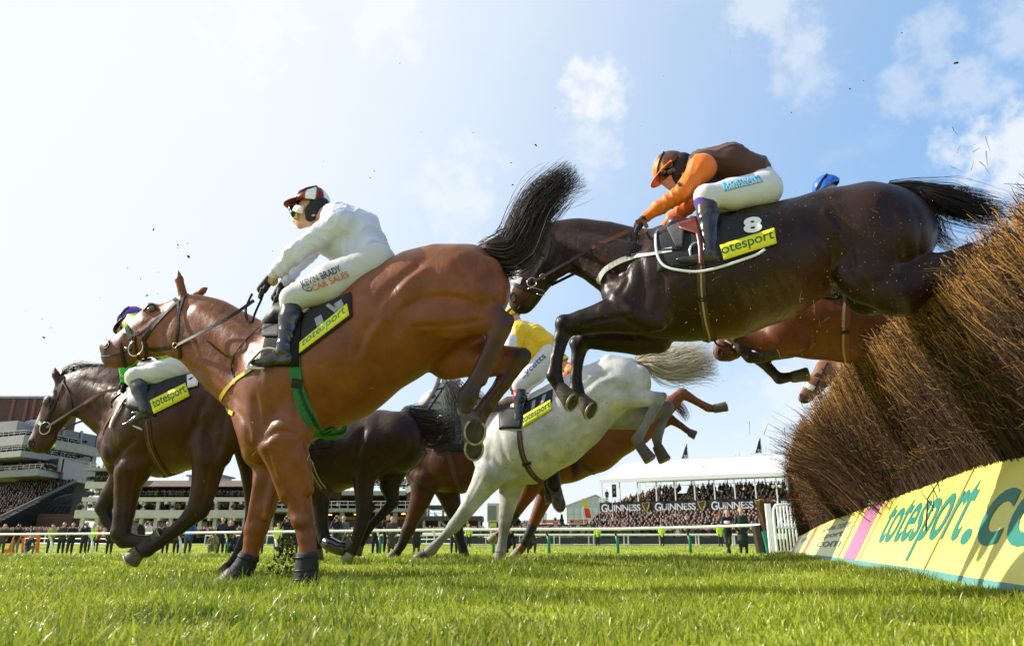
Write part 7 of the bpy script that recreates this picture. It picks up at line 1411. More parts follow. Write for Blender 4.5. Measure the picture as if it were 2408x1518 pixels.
# 7: chestnut beyond the grey
f9 = FR['chestnut'] = Frame(1400, 9.8, R(10))
def chestnut():
    B = Body(f9, 0.05); k = (0.03, 0.022, 0.018)
    B.chain([(1262, 1098, 0, 52), (1330, 1066, 0, 66), (1395, 1040, 0, 68), (1455, 1005, 0, 60), (1510, 975, 0, 52)], 0.86)
    B.chain([(1262, 1085, 0, 50), (1225, 1050, 0, 36), (1200, 1035, 0, 28)], 0.46); B.chain([(1190, 1040, 0, 26), (1170, 1066, 0, 18), (1160, 1085, 0, 12)], 0.5)
    for sg in (1, -1): B.cap((1272, 1070, 0.17 * sg, 32), (1255, 1115, 0.14 * sg, 30), 0.6, 0.03); B.cap((1505, 975, 0.11 * sg, 48), (1490, 1010, 0.13 * sg, 36), 0.65, 0.03)
    legs(B, [([(1258, 1118, 0.13, 32), (1240, 1160, 0.13, 20), (1220, 1192, 0.13, 14), (1204, 1222, 0.13, 9), (1182, 1246, 0.13, 9), (1168, 1258, 0.13, 9)],),
             ([(1300, 1115, -0.12, 30), (1282, 1165, -0.12, 20), (1256, 1225, -0.12, 13), (1240, 1262, -0.12, 9), (1226, 1288, -0.12, 10), (1220, 1294, -0.12, 10)],),
             ([(1500, 1010, 0.14, 36), (1540, 985, 0.14, 26), (1578, 948, 0.14, 17), (1604, 924, 0.14, 13), (1638, 944, 0.14, 9), (1664, 958, 0.14, 10), (1674, 960, 0.14, 9)],),
             ([(1490, 1015, -0.13, 34), (1530, 1005, -0.13, 20), (1575, 985, -0.13, 12), (1600, 1000, -0.13, 8), (1620, 1015, -0.13, 8)],)])
    H = Horse(f9, B, 0.02, (0.16, 0.045, 0.009), 'chestnut horse with bandaged forelegs half hidden by the grey horse', HG, coat('chestnut_coat'))
    pal = mat('pale_hoof', (0.25, 0.22, 0.17), 0.6)
    H.hoof((1168, 1258, 0.13), (1152, 1272, 0.13), (9, 11), pal); H.hoof((1220, 1294, -0.12), (1206, 1312, -0.12), (10, 12), pal); H.hoof((1676, 960, 0.14), (1708, 954, 0.14), (10, 12)); H.hoof((1620, 1015, -0.13), (1635, 1022, -0.13), (9, 11))
    for a, b, lat in (((1214, 1204), (1188, 1240), 0.13), ((1252, 1236), (1230, 1280), -0.12)):
        mb = MB(); mb.tube([f9.pt(a[0] + (b[0] - a[0]) * t, a[1] + (b[1] - a[1]) * t, lat) for t in (0, 0.35, 0.7, 1)], [0.066, 0.058, 0.056, 0.062], 12); H.part(mb, 'leg_bandage', M_bandage)
    H.straps('girth', M_brownweb, [([(1350, 1040), (1362, 1075), (1378, 1098), (1394, 1108)], 0.05, 0.006, True)])
    mb = MB(); c = f9.pt(1390, 1110, 0.02); mb.tube([c, c + np.array((0.02, 0, -0.02)), c + np.array((0.05, 0, -0.02))], [0.012, 0.016, 0.008], 7); H.part(mb, 'girth_buckle', M_leather)
    H.hair('tail', hair(f9, [(1555, 950, 0), (1575, 945, 0), (1600, 960, 0), (1615, 990, 0)], [6, 10, 12, 8], 160, 10, 63, (0.0026, 0.0008), 0.05, ((0.12, 0.05, 0.02), (0.3, 0.13, 0.05)))); mb = MB(); patch_on(mb, H.skin, [(1300, 985), (1375, 965), (1375, 1010), (1306, 1030)], 0.018, 8, 6, 0.01, True); H.part(mb, 'saddle', M_leather)
    return H
H_chest = chestnut()

# 8: chestnut just rising over the brush behind the dark horse
f11 = FR['riser'] = Frame(1900, 5.75, R(12))
def riser():
    B = Body(f11, 0.05); k = (0.018, 0.01, 0.008)
    B.chain([(1850, 758, 0, 82), (1920, 742, 0, 102), (2000, 735, 0, 114), (2080, 722, 0, 108), (2160, 705, 0, 98), (2230, 700, 0, 84)], 0.84)
    B.chain([(1850, 735, 0, 78), (1795, 728, 0, 58), (1762, 742, 0, 44), (1742, 758, 0, 38)], 0.46); B.chain([(1738, 772, 0, 34), (1716, 802, 0, 27), (1700, 824, 0, 20), (1697, 832, 0, 16)], 0.5, 0.03); B.cap((1730, 832, 0, 12), (1714, 842, 0, 9), 0.7, 0.015); B.ball((1742, 786, 0.05, 24), 0.35, 0.03)
    B.cap((1742, 725, 0.04, 8), (1736, 708, 0.05, 2), 0.7, 0.012)
    for sg in (1, -1): B.cap((1880, 735, 0.19 * sg, 42), (1840, 790, 0.16 * sg, 44), 0.6, 0.03); B.cap((1812, 770, 0.08 * sg, 32), (1826, 812, 0.07 * sg, 30), 0.8, 0.02); B.cap((2220, 700, 0.12 * sg, 72), (2180, 750, 0.14 * sg, 48), 0.65, 0.03)
    legs(B, [([(1868, 795, 0.15, 38), (1800, 806, 0.15, 26), (1736, 794, 0.15, 18), (1744, 820, 0.15, 14), (1762, 840, 0.15, 13), (1782, 842, 0.15, 13)], [None, None, k, k, k]),
             ([(1850, 812, -0.12, 32), (1800, 830, -0.12, 20), (1786, 842, -0.12, 17), (1810, 868, -0.12, 12), (1832, 890, -0.12, 13), (1856, 886, -0.12, 12)], [None, None, k, k, k]),
             ([(2200, 760, 0.15, 50), (2290, 800, 0.15, 30), (2370, 780, 0.15, 18), (2400, 860, 0.15, 14)], [None, None, k]), ([(2190, 760, -0.15, 46), (2280, 820, -0.15, 28), (2360, 810, -0.15, 17)],)])
    H = Horse(f11, B, 0.0165, (0.13, 0.033, 0.007), 'chestnut horse rising over the brush under the dark horse belly', HG, coat('chestnut_coat'), paint=[(1700, 836, 0, 15, (0.05, 0.025, 0.018), 0.8, True)])
    H.nostril(1692, 827, 5, 8); H.eye(1728, 760, 6); mb = MB(); strap(mb, H.skin, [(1690, 842), (1706, 838), (1722, 830)], 0.007, -0.001, 0.004); H.part(mb, 'mouth', mat('lip_dark', (0.02, 0.009, 0.007), 0.6))
    H.hoof((1782, 841, 0.15), (1824, 825, 0.15), (13, 18), M_sole, shoe=True); H.hoof((1858, 886, -0.12), (1898, 878, -0.12), (13, 17)); H.hoof((2400, 860, 0.15), (2410, 890, 0.15), (14, 17)); H.hoof((2360, 810, -0.15), (2390, 830, -0.15), (14, 17))
    br = H.straps('bridle', M_leather, [([(1742, 740), (1734, 780), (1720, 815)], 0.016), ([(1700, 806), (1716, 816), (1732, 830)], 0.014)]); H.straps('noseband', M_wht, [([(1704, 800), (1716, 806), (1728, 816)], 0.012, 0.005)], br)
    H.rein(M_tan, [(1722, 816, 0.09), (1752, 812, 0.12), (1790, 800, 0.16)], 0.02, parent=br); H.rein(M_leather, [(1722, 818, 0.09), (1745, 815, 0.1)], 0.02, parent=br)
    g = H.straps('girth', mat('red_webbing', (0.2, 0.05, 0.04), 0.75), [([(1992, 690), (1988, 760), (1986, 815), (1992, 850)], 0.06, 0.006, True)]); H.straps('girth_stripe', mat('pale_webbing', (0.34, 0.26, 0.12), 0.8), [([(1986, 700), (1983, 760), (1982, 815), (1988, 848)], 0.016, 0.0115)], g); H.straps('girth_keeper', M_leather, [([(1978, 780), (1998, 779)], 0.03, 0.012)], g)
    H.hair('tail', hair(f11, [(2300, 670, 0), (2350, 680, 0), (2400, 720, 0), (2430, 780, 0)], [8, 18, 22, 18], 160, 10, 73, (0.0026, 0.0008), 0.06, ((0.08, 0.03, 0.012), (0.2, 0.08, 0.03)))); mb = MB(); patch_on(mb, H.skin, [(1935, 640), (2020, 625), (2015, 690), (1940, 700)], 0.018, 8, 6, 0.01, True); H.part(mb, 'saddle', M_leather)
    return H
H_riser = riser()

# 9: horse with a white noseband farthest back
f12 = FR['back'] = Frame(1930, 9.3, R(10))
def back():
    B = Body(f12, 0.05)
    B.chain([(2005, 868, 0, 46), (2050, 858, 0, 62), (2110, 850, 0, 64), (2170, 845, 0, 58), (2220, 842, 0, 52)], 0.86)
    B.chain([(2005, 862, 0, 46), (1972, 860, 0, 34), (1950, 866, 0, 27)], 0.46); B.chain([(1940, 875, 0, 25), (1915, 905, 0, 20), (1896, 930, 0, 14), (1889, 937, 0, 12)], 0.5, 0.03); B.ball((1940, 884, 0.05, 18), 0.35, 0.03); B.cap((1944, 853, 0.04, 6), (1940, 840, 0.05, 2), 0.7, 0.012)
    legs(B, [([(2000, 895, 0.13, 28), (1984, 935, 0.13, 17), (1975, 965, 0.13, 11), (1996, 990, 0.13, 9)],), ([(2015, 900, -0.12, 26), (2000, 940, -0.12, 15), (2010, 975, -0.12, 9)],), ([(2220, 870, 0.13, 36), (2255, 900, 0.13, 20), (2290, 890, 0.13, 12)],), ([(2220, 870, -0.13, 34), (2255, 905, -0.13, 18), (2290, 900, -0.13, 11)],)])
    H = Horse(f12, B, 0.02, (0.2, 0.085, 0.035), 'bay horse with a white sheepskin noseband farthest back at the brush', HG, coat('chestnut_coat'), paint=[(1892, 940, 0, 12, (0.08, 0.04, 0.03), 0.8, True)])
    H.eye(1922, 882, 4); H.nostril(1883, 930, 3, 5); br = H.straps('bridle', M_leather, [([(1946, 852), (1930, 885), (1915, 915)], 0.02), ([(1932, 866), (1940, 880), (1950, 895)], 0.014)])
    H.straps('sheepskin_noseband', M_sheep, [([(1894, 902), (1902, 908), (1914, 914)], 0.07, 0.006, True)], br); H.rein(M_leather, [(1912, 918, 0.08), (1950, 905, 0.12), (1990, 890, 0.15)], 0.02, parent=br); H.straps('breast_girth', M_leather, [([(2020, 850), (1990, 875), (1975, 890)], 0.03, 0.006, True)])
    H.hair('tail', hair(f12, [(2270, 830, 0), (2300, 840, 0), (2320, 870, 0)], [6, 10, 10], 80, 8, 83))
    return H
H_back = back()
# ================================================================ riders
M_skin = mat('skin', (0.56, 0.30, 0.21), rough=0.5, noise=0.1, nscale=20, spec=0.35)
M_glove = mat('black_glove', (0.016, 0.016, 0.017), rough=0.7, bump=0.3, bscale=90)
M_blackcloth = mat('black_head_cover', (0.015, 0.015, 0.017), rough=0.75)
M_gog = mat('goggle_frame', (0.012, 0.012, 0.013), rough=0.3)
def silk(name, col, rough=0.42, crease=0.55):
    return mat(name, col, rough=rough, spec=0.4, sheen=0.15, noise=0.05, nscale=6, bump=crease, bscale=11, transl=0.06, stretch=(1, 1, 0.6))
RG = 'jockeys riding the racehorses'

def vnormals(V, F):
    n = np.cross(V[F[:, 2]] - V[F[:, 0]], V[F[:, 3]] - V[F[:, 1]]); N = np.zeros_like(V)
    for k in range(4): np.add.at(N, F[:, k], n)
    return N / np.maximum(np.linalg.norm(N, axis=1)[:, None], 1e-12)
def folds(V, F, amp, sc=1.0, seed=0.0):
    x, y, z = (V * sc).T; s = seed
    w = np.sin(34 * (0.75 * x + 0.65 * z) + 4 * np.sin(9 * z + 6 * y + s) + 3 * np.sin(12 * x - 7 * y + 2 * s)); w2 = np.sin(52 * (0.5 * x - 0.8 * z + 0.3 * y) + 3.5 * np.sin(14 * x + 5 * z + s) + 2 * np.sin(19 * y))
    m = 0.5 + 0.5 * np.sin(11 * x + 2 * s + 2 * np.sin(8 * z)) * np.sin(9 * z - 5 * y + s); d = amp * ((1 - np.abs(w)) ** 2 * m * 1.5 + 0.7 * (1 - np.abs(w2)) ** 2 * (1 - m)) - amp * 0.35
    return V + vnormals(V, F) * d[:, None]
def solve_part(fr, caps, h, name, m, parent, k=0.02, base=(0.5, 0.5, 0.5), relaxn=3, paint=(), q=1.0, fold=0.0):
    B = Body(fr, k)
    for c in caps:
        if len(c) == 2: B.cap(c[0], c[1], q)
        else: B.cap(c[0], c[1], c[2], *(c[3:4]), **(c[4] if len(c) > 4 else {}))
    V, F, C = B.solve(h, relaxn, base, paint)
    if fold: V = folds(V, F, fold, 1.0, len(V) % 7)
    o = mobj(name, V, F, m, parent, True, C)
    return o, Skin(fr, V, F)

def fist(fr, wr, kn, s, down=(0.0, 1.0)):
    """gloved hand: palm, four curled fingers of unequal length, thumb leaving the side of the palm"""
    wr, kn = np.array(wr, float), np.array(kn, float); d = kn[:2] - wr[:2]; L = np.linalg.norm(d); d = d / L; dn = np.array(down, float)
    caps = []; mp = fr.mpp(kn[0], kn[1], kn[2]); r = lambda m_: m_ / mp
    caps.append(((wr[0], wr[1], wr[2], r(0.026)), (kn[0], kn[1], kn[2], r(0.03)), 1.25))
    for i, (ln, up) in enumerate(((0.9, 0), (1.0, 0.4), (0.96, 0.3), (0.78, -0.4))):
        lat = kn[2] + (i - 1.5) * 0.0215; b = kn[:2] + dn * r(0.004) * up
        m1 = b + (d * 0.75 + dn * 0.65) * r(0.036) * ln; m2 = m1 + (dn * 0.85 - d * 0.55) * r(0.027) * ln; t = m2 + (-d * 0.95 - dn * 0.25) * r(0.021) * ln
        caps += [((b[0], b[1], lat, r(0.0115)), (m1[0], m1[1], lat, r(0.0108)), 0.95, 0.004), ((m1[0], m1[1], lat, r(0.0105)), (m2[0], m2[1], lat, r(0.0098)), 0.95, 0.003), ((m2[0], m2[1], lat, r(0.0096)), (t[0], t[1], lat, r(0.0085)), 0.95, 0.003)]
    tb = wr[:2] * 0.6 + kn[:2] * 0.4; tl = kn[2] + 0.03
    t1 = tb + (d * 0.8 + dn * 0.5) * r(0.035); t2 = t1 + (d * 0.9 + dn * 0.25) * r(0.028)
    caps += [((tb[0], tb[1], tl - 0.012, r(0.015)), (t1[0], t1[1], tl + 0.004, r(0.0125)), 1, 0.006), ((t1[0], t1[1], tl + 0.004, r(0.0122)), (t2[0], t2[1], tl - 0.004, r(0.01)), 1, 0.003)]
    return caps

def helmet(fr, cen, fwd, s, colfn, parent, lat=0.0, yaw=0.0, dims=(0.128, 0.108, 0.118), peakm=None, peak=0.075, capm=None):
    """silk-covered riding helmet: dome, peak, strap; fwd = picture direction of the brow"""
    c = fr.pt(cen[0], cen[1], lat); e = fr.pt(cen[0] + fwd[0] * 20, cen[1] + fwd[1] * 20, lat) - c; F = e / np.linalg.norm(e)
    Fy = np.array((0, -1.0, 0)); F = F * math.cos(yaw) + Fy * math.sin(yaw)
    Lr = np.array((0, 1.0, 0)); Lr = Lr - F * (Lr @ F); Lr /= np.linalg.norm(Lr); U = np.cross(F, Lr)
    if U[2] < 0: U = -U
    a, b, hh = dims; vs, fs, cs = [], [], []; n, m = 64, 22
    for j in range(m + 1):
        t = math.pi / 2 * j / m
        for i in range(n):
            g = 2 * math.pi * i / n; w = 1 + 0.012 * math.sin(9 * g + 3 * t) * math.cos(t)
            p = np.array((math.cos(g) * math.cos(t), math.sin(g) * math.cos(t), math.sin(t))) * w
            vs.append(c + F * a * p[0] + Lr * b * p[1] + U * hh * p[2]); cs.append(colfn(g, t))
    for j in range(m):
        for i in range(n): fs.append((j * n + i, j * n + (i + 1) % n, (j + 1) * n + (i + 1) % n, (j + 1) * n + i))
    k0 = len(vs)
    for i in range(n):                # turned-in rim
        g = 2 * math.pi * i / n; vs.append(c + F * a * 0.9 * math.cos(g) + Lr * b * 0.9 * math.sin(g) - U * 0.012); cs.append(colfn(g, 0))
    fs += [(i, k0 + i, k0 + (i + 1) % n, (i + 1) % n) for i in range(n)]
    o = mobj('helmet', vs, fs, mat('helmet_silk', attr=True, rough=0.45, spec=0.4, bump=0.35, bscale=18), parent, True, cs)
    vs, fs = [], []; n = 20
    for i in range(n + 1):            # peak
        g = math.pi * (0.52 * (2 * i / n - 1)); k = max(math.cos(g * 0.93), 0) ** 0.7
        q0 = c + F * a * 0.99 * math.cos(g) + Lr * b * 0.99 * math.sin(g); q1 = c + F * (a * math.cos(g) + peak * k) + Lr * b * (0.98 + 0.06 * k) * math.sin(g) - U * 0.016 * k
        vs += [q0 + U * 0.006, q1 + U * 0.003, q1 - U * 0.003, q0 - U * 0.006]
    for i in range(n):
        for k in range(4): fs.append((i * 4 + k, i * 4 + 4 + k, i * 4 + 4 + (k + 1) % 4, i * 4 + (k + 1) % 4))
    fs += [(0, 1, 2, 3), tuple(range(n * 4 + 3, n * 4 - 1, -1))]
    mobj('peak', vs, fs, peakm, o, True)
    return o, (c, F, Lr, U, a, b, hh)
def goggle_strap(parent, hp, t0, t1, m=None, w=0.022, g0=0.25, g1=2.9):
    c, F, Lr, U, a, b, hh = hp; mb = MB(); P = []
    for i in range(25):
        x = i / 24; g = g0 + (g1 - g0) * x; t = t0 + (t1 - t0) * x
        d = np.array((math.cos(g) * math.cos(t) * a, -math.sin(g) * math.cos(t) * b, math.sin(t) * hh)) * 1.022
        P.append(c + F * d[0] + Lr * d[1] + U * d[2])
    for i in range(24): mb.beam(P[i], P[i + 1] + (P[i + 1] - P[i]) * 0.05, 0.005, w, up=U)
    return mb.build('goggle_strap', m or M_gog, parent)

def rider(fr, J, s, label, jack, breech, boot, h=0.012, detail=True, boots=None, far_leg=True, far_arm=True, q_t=1.35):
    """J: joints in picture points; s: size against the bay's rider"""
    g = lambda k: J[k]
    sh, wa, hp, kn, an, he, to, el, wr, ha = (g(k) for k in ('sh', 'wa', 'hp', 'kn', 'an', 'he', 'to', 'el', 'wr', 'ha'))
    L = lambda p, lat, r: (p[0], p[1], lat, r * s)
    mid = ((sh[0] * 0.5 + wa[0] * 0.5) + J.get('bow', (0, 0))[0], (sh[1] * 0.5 + wa[1] * 0.5) + J.get('bow', (0, 0))[1])
    AL = J.get('arm_lat', (0.2, 0.22, 0.18)); LL = J.get('leg_lat', (0.12, 0.28, 0.3)); hc = J['head']
    fe, fw = J.get('fel', (el[0] + 12 * s, el[1] - 4 * s)), J.get('fwr', (wr[0] + 25 * s, wr[1] + 5 * s)); fk = J.get('fkn', (kn[0] + 14 * s, kn[1] + 8 * s)); fa = J.get('fan', (an[0] + 10 * s, an[1] - 5 * s)); fh = J.get('fha', (ha[0] + 30 * s, ha[1] + 16 * s))
    def skel(f, head=True):
        c = [(L(sh, 0, 42 * f), L(mid, 0, 44 * f), q_t), (L(mid, 0, 44 * f), L(wa, 0, 43 * f), q_t * 0.95), (L(wa, 0, 43 * f), L(hp, 0, 46 * f), 1.2)]
        for sg, e, w, k_, a_, hh_ in ((1, el, wr, kn, an, he), (-1, fe, fw, fk, fa, (fa[0] + 6 * s, fa[1] + 30 * s))):
            c += [(L(sh, 0.1 * sg, 34 * f), L(sh, AL[0] * sg, 29 * f), 1), (L(sh, AL[0] * sg, 29 * f), L(e, AL[1] * sg, 23 * f), 1), (L(e, AL[1] * sg, 23 * f), L(w, AL[2] * sg, 12 * f), 1)]
            c += [(L(hp, LL[0] * sg, 44 * f), L(k_, LL[1] * sg, 27 * f), 0.95), (L(k_, LL[1] * sg, 27 * f), L(a_, LL[2] * sg, 15 * f), 0.9), (L(a_, LL[2] * sg, 15 * f), L(hh_, LL[2] * sg, 13 * f), 0.9)]
        return c
    head = [(L(hc, 0, 33), L((hc[0] + J['fd'][0] * 0.35, hc[1] + J['fd'][1] * 0.35), 0, 27), 0.8), (L(sh, 0, 30), L(hc, 0, 22), 1.0)] + [(L((a[0], a[1]), l, r), L((b[0], b[1]), l2, r2), q, 0.012) for a, b, l, l2, r, r2, q in J.get('face', [])]
    o, sk = solve_part(fr, skel(0.8) + head, h, 'person', M_skin, None, 0.03)
    o.location = fr.ref; o.rotation_euler = (0, 0, -fr.a); tag(o, label, 'jockey', RG)
    # jacket
    jc = [(L(sh, 0, 43), L(mid, 0, 47), q_t), (L(mid, 0, 47), L(wa, 0, 46), q_t * 0.95), (L(sh, 0.09, 37), L(sh, AL[0] - (0.06 if J.get('vest') else 0), 31), 1), (L(sh, -0.09, 37), L(sh, -AL[0] + (0.06 if J.get('vest') else 0), 31), 1)]
    P = {'o': o, 'head': sk}
    arm = lambda sg, e, w: [(L(sh, AL[0] * sg, 31), L(e, AL[1] * sg, 24), 1), (L(e, AL[1] * sg, 24), L((e[0] * 0.35 + w[0] * 0.65, e[1] * 0.35 + w[1] * 0.65), AL[1] * sg * 0.4 + AL[2] * sg * 0.6, 18), 1), (L((e[0] * 0.35 + w[0] * 0.65, e[1] * 0.35 + w[1] * 0.65), AL[1] * sg * 0.4 + AL[2] * sg * 0.6, 18), L(w, AL[2] * sg, 12.5), 1)]
    arms = arm(1, el, wr) + (arm(-1, fe, fw) if far_arm else [])
    if J.get('vest'):
        P['jacket'], P['jsk'] = solve_part(fr, jc + J.get('jextra', []), h, 'jacket', jack, o, 0.035, fold=0.010)
        sl, _ = solve_part(fr, [(L((sh[0], sh[1]), AL[0] - 0.02, 37), L(sh, AL[0], 36), 1)] + arm(1, el, wr), h, 'sleeve', J['vest'], P['jacket'], 0.02, fold=0.009)
        sl, _ = solve_part(fr, [(L((sh[0], sh[1]), -AL[0] + 0.02, 37), L(sh, -AL[0], 36), 1)] + arm(-1, fe, fw), h, 'sleeve', J['vest'], P['jacket'], 0.02, fold=0.009)
    else:
        P['jacket'], P['jsk'] = solve_part(fr, jc + arms + J.get('jextra', []), h, 'jacket', jack, o, 0.03, fold=0.013)
    # breeches
    bc = [(L(wa, 0, 40), L(hp, 0, 47), 1.2)]
    for sg, k_ in ((1, kn), (-1, fk)):
        if sg < 0 and not far_leg: continue
        mt = (hp[0] * 0.45 + k_[0] * 0.55, hp[1] * 0.45 + k_[1] * 0.55 + 3 * s)
        bc += [(L(hp, LL[0] * sg, 47), L(mt, (LL[0] * 0.4 + LL[1] * 0.6) * sg, J.get('tr', 40)), 0.9), (L(mt, (LL[0] * 0.4 + LL[1] * 0.6) * sg, J.get('tr', 40)), L(k_, LL[1] * sg, 29), 0.9), (L(k_, LL[1] * sg, 29), L((k_[0] * 0.84 + an[0] * 0.16, k_[1] * 0.84 + an[1] * 0.16), LL[1] * sg, 25), 0.9)]
    P['breeches'], P['bsk'] = solve_part(fr, bc, h, 'breeches', breech, o, 0.03, fold=J.get('bfold', 0.006))
    # boots
    for sg, k_, a_, he_, to_ in ((1, kn, an, he, to), (-1, fk, fa, (he[0] + fa[0] - an[0], he[1] + fa[1] - an[1]), (to[0] + fa[0] - an[0], to[1] + fa[1] - an[1]))):
        if sg < 0 and not far_leg: continue
        kt = (k_[0] * 0.92 + a_[0] * 0.08, k_[1] * 0.92 + a_[1] * 0.08); cf = (k_[0] * 0.6 + a_[0] * 0.4 + 3 * s, k_[1] * 0.6 + a_[1] * 0.4); bl = (he_[0] * 0.45 + to_[0] * 0.55, he_[1] * 0.45 + to_[1] * 0.55)
        la = LL[2] * sg; l0 = LL[1] * sg
        caps = [(L(kt, l0, 25), L(cf, l0 * 0.5 + la * 0.5, 26.5), 0.85), (L(cf, l0 * 0.5 + la * 0.5, 26.5), L(a_, la, 18), 0.85), (L(a_, la, 18), L((he_[0], he_[1] - 4 * s), la, 14.5), 0.85), (L((a_[0], a_[1] + 8 * s), la, 16), L(bl, la, 13.5), 0.95), (L((he_[0], he_[1]), la, 12), L(bl, la, 12), 1.0), (L(bl, la, 13.5), L(to_, la, 8), 1.1)]
        b, bs = solve_part(fr, caps, h * 0.8, 'boot', boot, o, 0.014, fold=0.004)
        if boots:
            c, _ = solve_part(fr, [(L(kt, l0, 26.2), L((k_[0] * boots[1] + a_[0] * (1 - boots[1]), k_[1] * boots[1] + a_[1] * (1 - boots[1])), l0 * 0.7 + la * 0.3, 27.4), 0.85)], h * 0.8, 'boot_top', boots[0], b, 0.01)
    # hands
    for sg, w, hh_ in ((1, wr, ha), (-1, fw, fh)):
        if sg < 0 and not far_arm: continue
        la = AL[2] * sg * 0.92
        P['glove%d' % sg], _ = solve_part(fr, fist(fr, (w[0], w[1], AL[2] * sg), (hh_[0], hh_[1], la), s), 0.0048 if detail else 0.009, 'glove', J.get('glove', M_glove), o, 0.008, relaxn=2)
    return P

# ---- white silks, bay horse
def rider_white():
    J = dict(bfold=0.002, tr=48, sh=(800, 522), wa=(868, 592), hp=(884, 617), kn=(688, 702), an=(668, 816), he=(677, 846), to=(597, 852), el=(694, 594), wr=(637, 652), ha=(616, 680), head=(730, 493), fd=(-34, 30), bow=(12, -14), arm_lat=(0.17, 0.2, 0.16), leg_lat=(0.13, 0.27, 0.32),
             fel=(712, 600), fwr=(664, 668), fha=(648, 700), fkn=(676, 712), fan=(680, 800),
             face=[((716, 504), (711, 518), 0, 0, 19, 14, 0.8), ((699, 508), (692, 518), 0, 0, 4.5, 5.5, 0.8), ((707, 529), (704, 532), 0, 0, 8, 6, 0.9), ((700, 525), (700, 526), 0, 0, 4, 4, 1.6), ((726, 520), (708, 528), 0.02, 0, 14, 10, 0.8), ((734, 500), (736, 506), 0.075, 0.075, 7, 5, 0.6), ((696, 523), (697, 524), 0, 0, 4, 4, 0.8)],
             jextra=[((770, 560, 0.0, 40), (850, 600, 0, 46), 1.2), ((790, 572, 0.05, 26), (852, 598, 0.08, 32), 1.0)])
    P = rider(f1, J, 1.0, 'jockey in plain white silks and dark red and white helmet on the bay horse', silk('white_silk', (0.69, 0.70, 0.82)), silk('white_breeches', (0.60, 0.59, 0.60), 0.65, 0.5), M_boot, 0.011)
    o = P['o']
    def pat(g, t):
        a = math.degrees(g) % 360; a = min(a, 360 - a)
        red = (0.20, 0.006, 0.014); wh = (0.82, 0.82, 0.83)
        td = math.degrees(t)
        if a < 38: return wh if td > 34 else red
        if a < 92: return red if td < 46 + 12 * math.sin(a / 14) else wh
        if a < 128: return wh
        if a < 152: return red
        return wh if td < 50 else red
    hl, hpm = helmet(f1, (733, 478), (-1, 0.03), 1, pat, o, 0.0, 0.0, (0.122, 0.108, 0.118), mat('dark_red_silk', (0.19, 0.006, 0.014), 0.5), 0.075)
    goggle_strap(hl, hpm, -0.2, 0.95, None, 0.013, 0.45, 2.3)
    solve_part(f1, [((750, 488, 0.02, 27), (738, 497, 0.045, 20), 0.95), ((738, 497, 0.045, 20), (728, 512, 0.05, 10), 0.8)], 0.008, 'head_cover', M_blackcloth, o, 0.02)
    sk = P['head']; mb = MB(); strap(mb, sk, [(688, 486), (700, 492), (716, 494)], 0.05, 0.012, 0.012); mb.build('goggle_frame', mat('white_goggle', (0.7, 0.68, 0.6), 0.4), o)
    solve_part(f1, [((692, 498, 0.0, 8), (697, 508, 0.02, 9), 2.6), ((690, 494, 0.0, 7), (694, 500, 0.0, 8), 3.0)], 0.006, 'goggle', M_gog, o, 0.01)
    mb = MB(); patch_on(mb, sk, [(691, 498), (702, 500), (702, 514), (694, 512)], 0.016, 5, 5, 0.006); mb.build('goggle_lens', mat('yellow_lens', (0.62, 0.5, 0.02), 0.15, coat=0.5), o, True)
    g = grid_on(P['bsk'], [(704, 662), (806, 619), (826, 652), (718, 696)], 0.003, 24, 8); e = f1.eye / np.linalg.norm(f1.eye)
    text_on_grid(g, 'KEVIN BRADY', (0.02, 0.54, 0.9, 0.94), 0.007, 'lettering', mat('navy_lettering', (0.012, 0.014, 0.06), 0.7), P['breeches'], bold=0.012, flip=e)
    text_on_grid(g, 'CAR SALES', (0.2, 0.08, 0.98, 0.46), 0.007, 'lettering', mat('orange_lettering', (0.55, 0.14, 0.02), 0.7), P['breeches'], bold=0.012, flip=e)
    mb = MB(); c0 = P['bsk'].hit(716, 680, 0.004)[0]
    mb.tube([P['bsk'].hit(x, y, 0.003)[0] for x, y in smooth_poly([(716, 668), (710, 673), (714, 680), (724, 684), (734, 682)], 12)], 0.0022, 6); mb.tube([P['bsk'].hit(727 + 6 * math.cos(a), 679 + 3.5 * math.sin(a), 0.003)[0] for a in np.linspace(0, 6.28, 14)], 0.0018, 6); mb.build('car_emblem', mat('grey_lettering', (0.1, 0.1, 0.12), 0.6), P['breeches'])
    mb = MB(); mb.tube([f1.pt(x, y, 0.16) for x, y in ((631, 655), (640, 659), (646, 664))], [0.028, 0.03, 0.028], 12); mb.build('elastic_band', mat('tan_band', (0.5, 0.3, 0.12), 0.7), o)
    return P
rider_white()

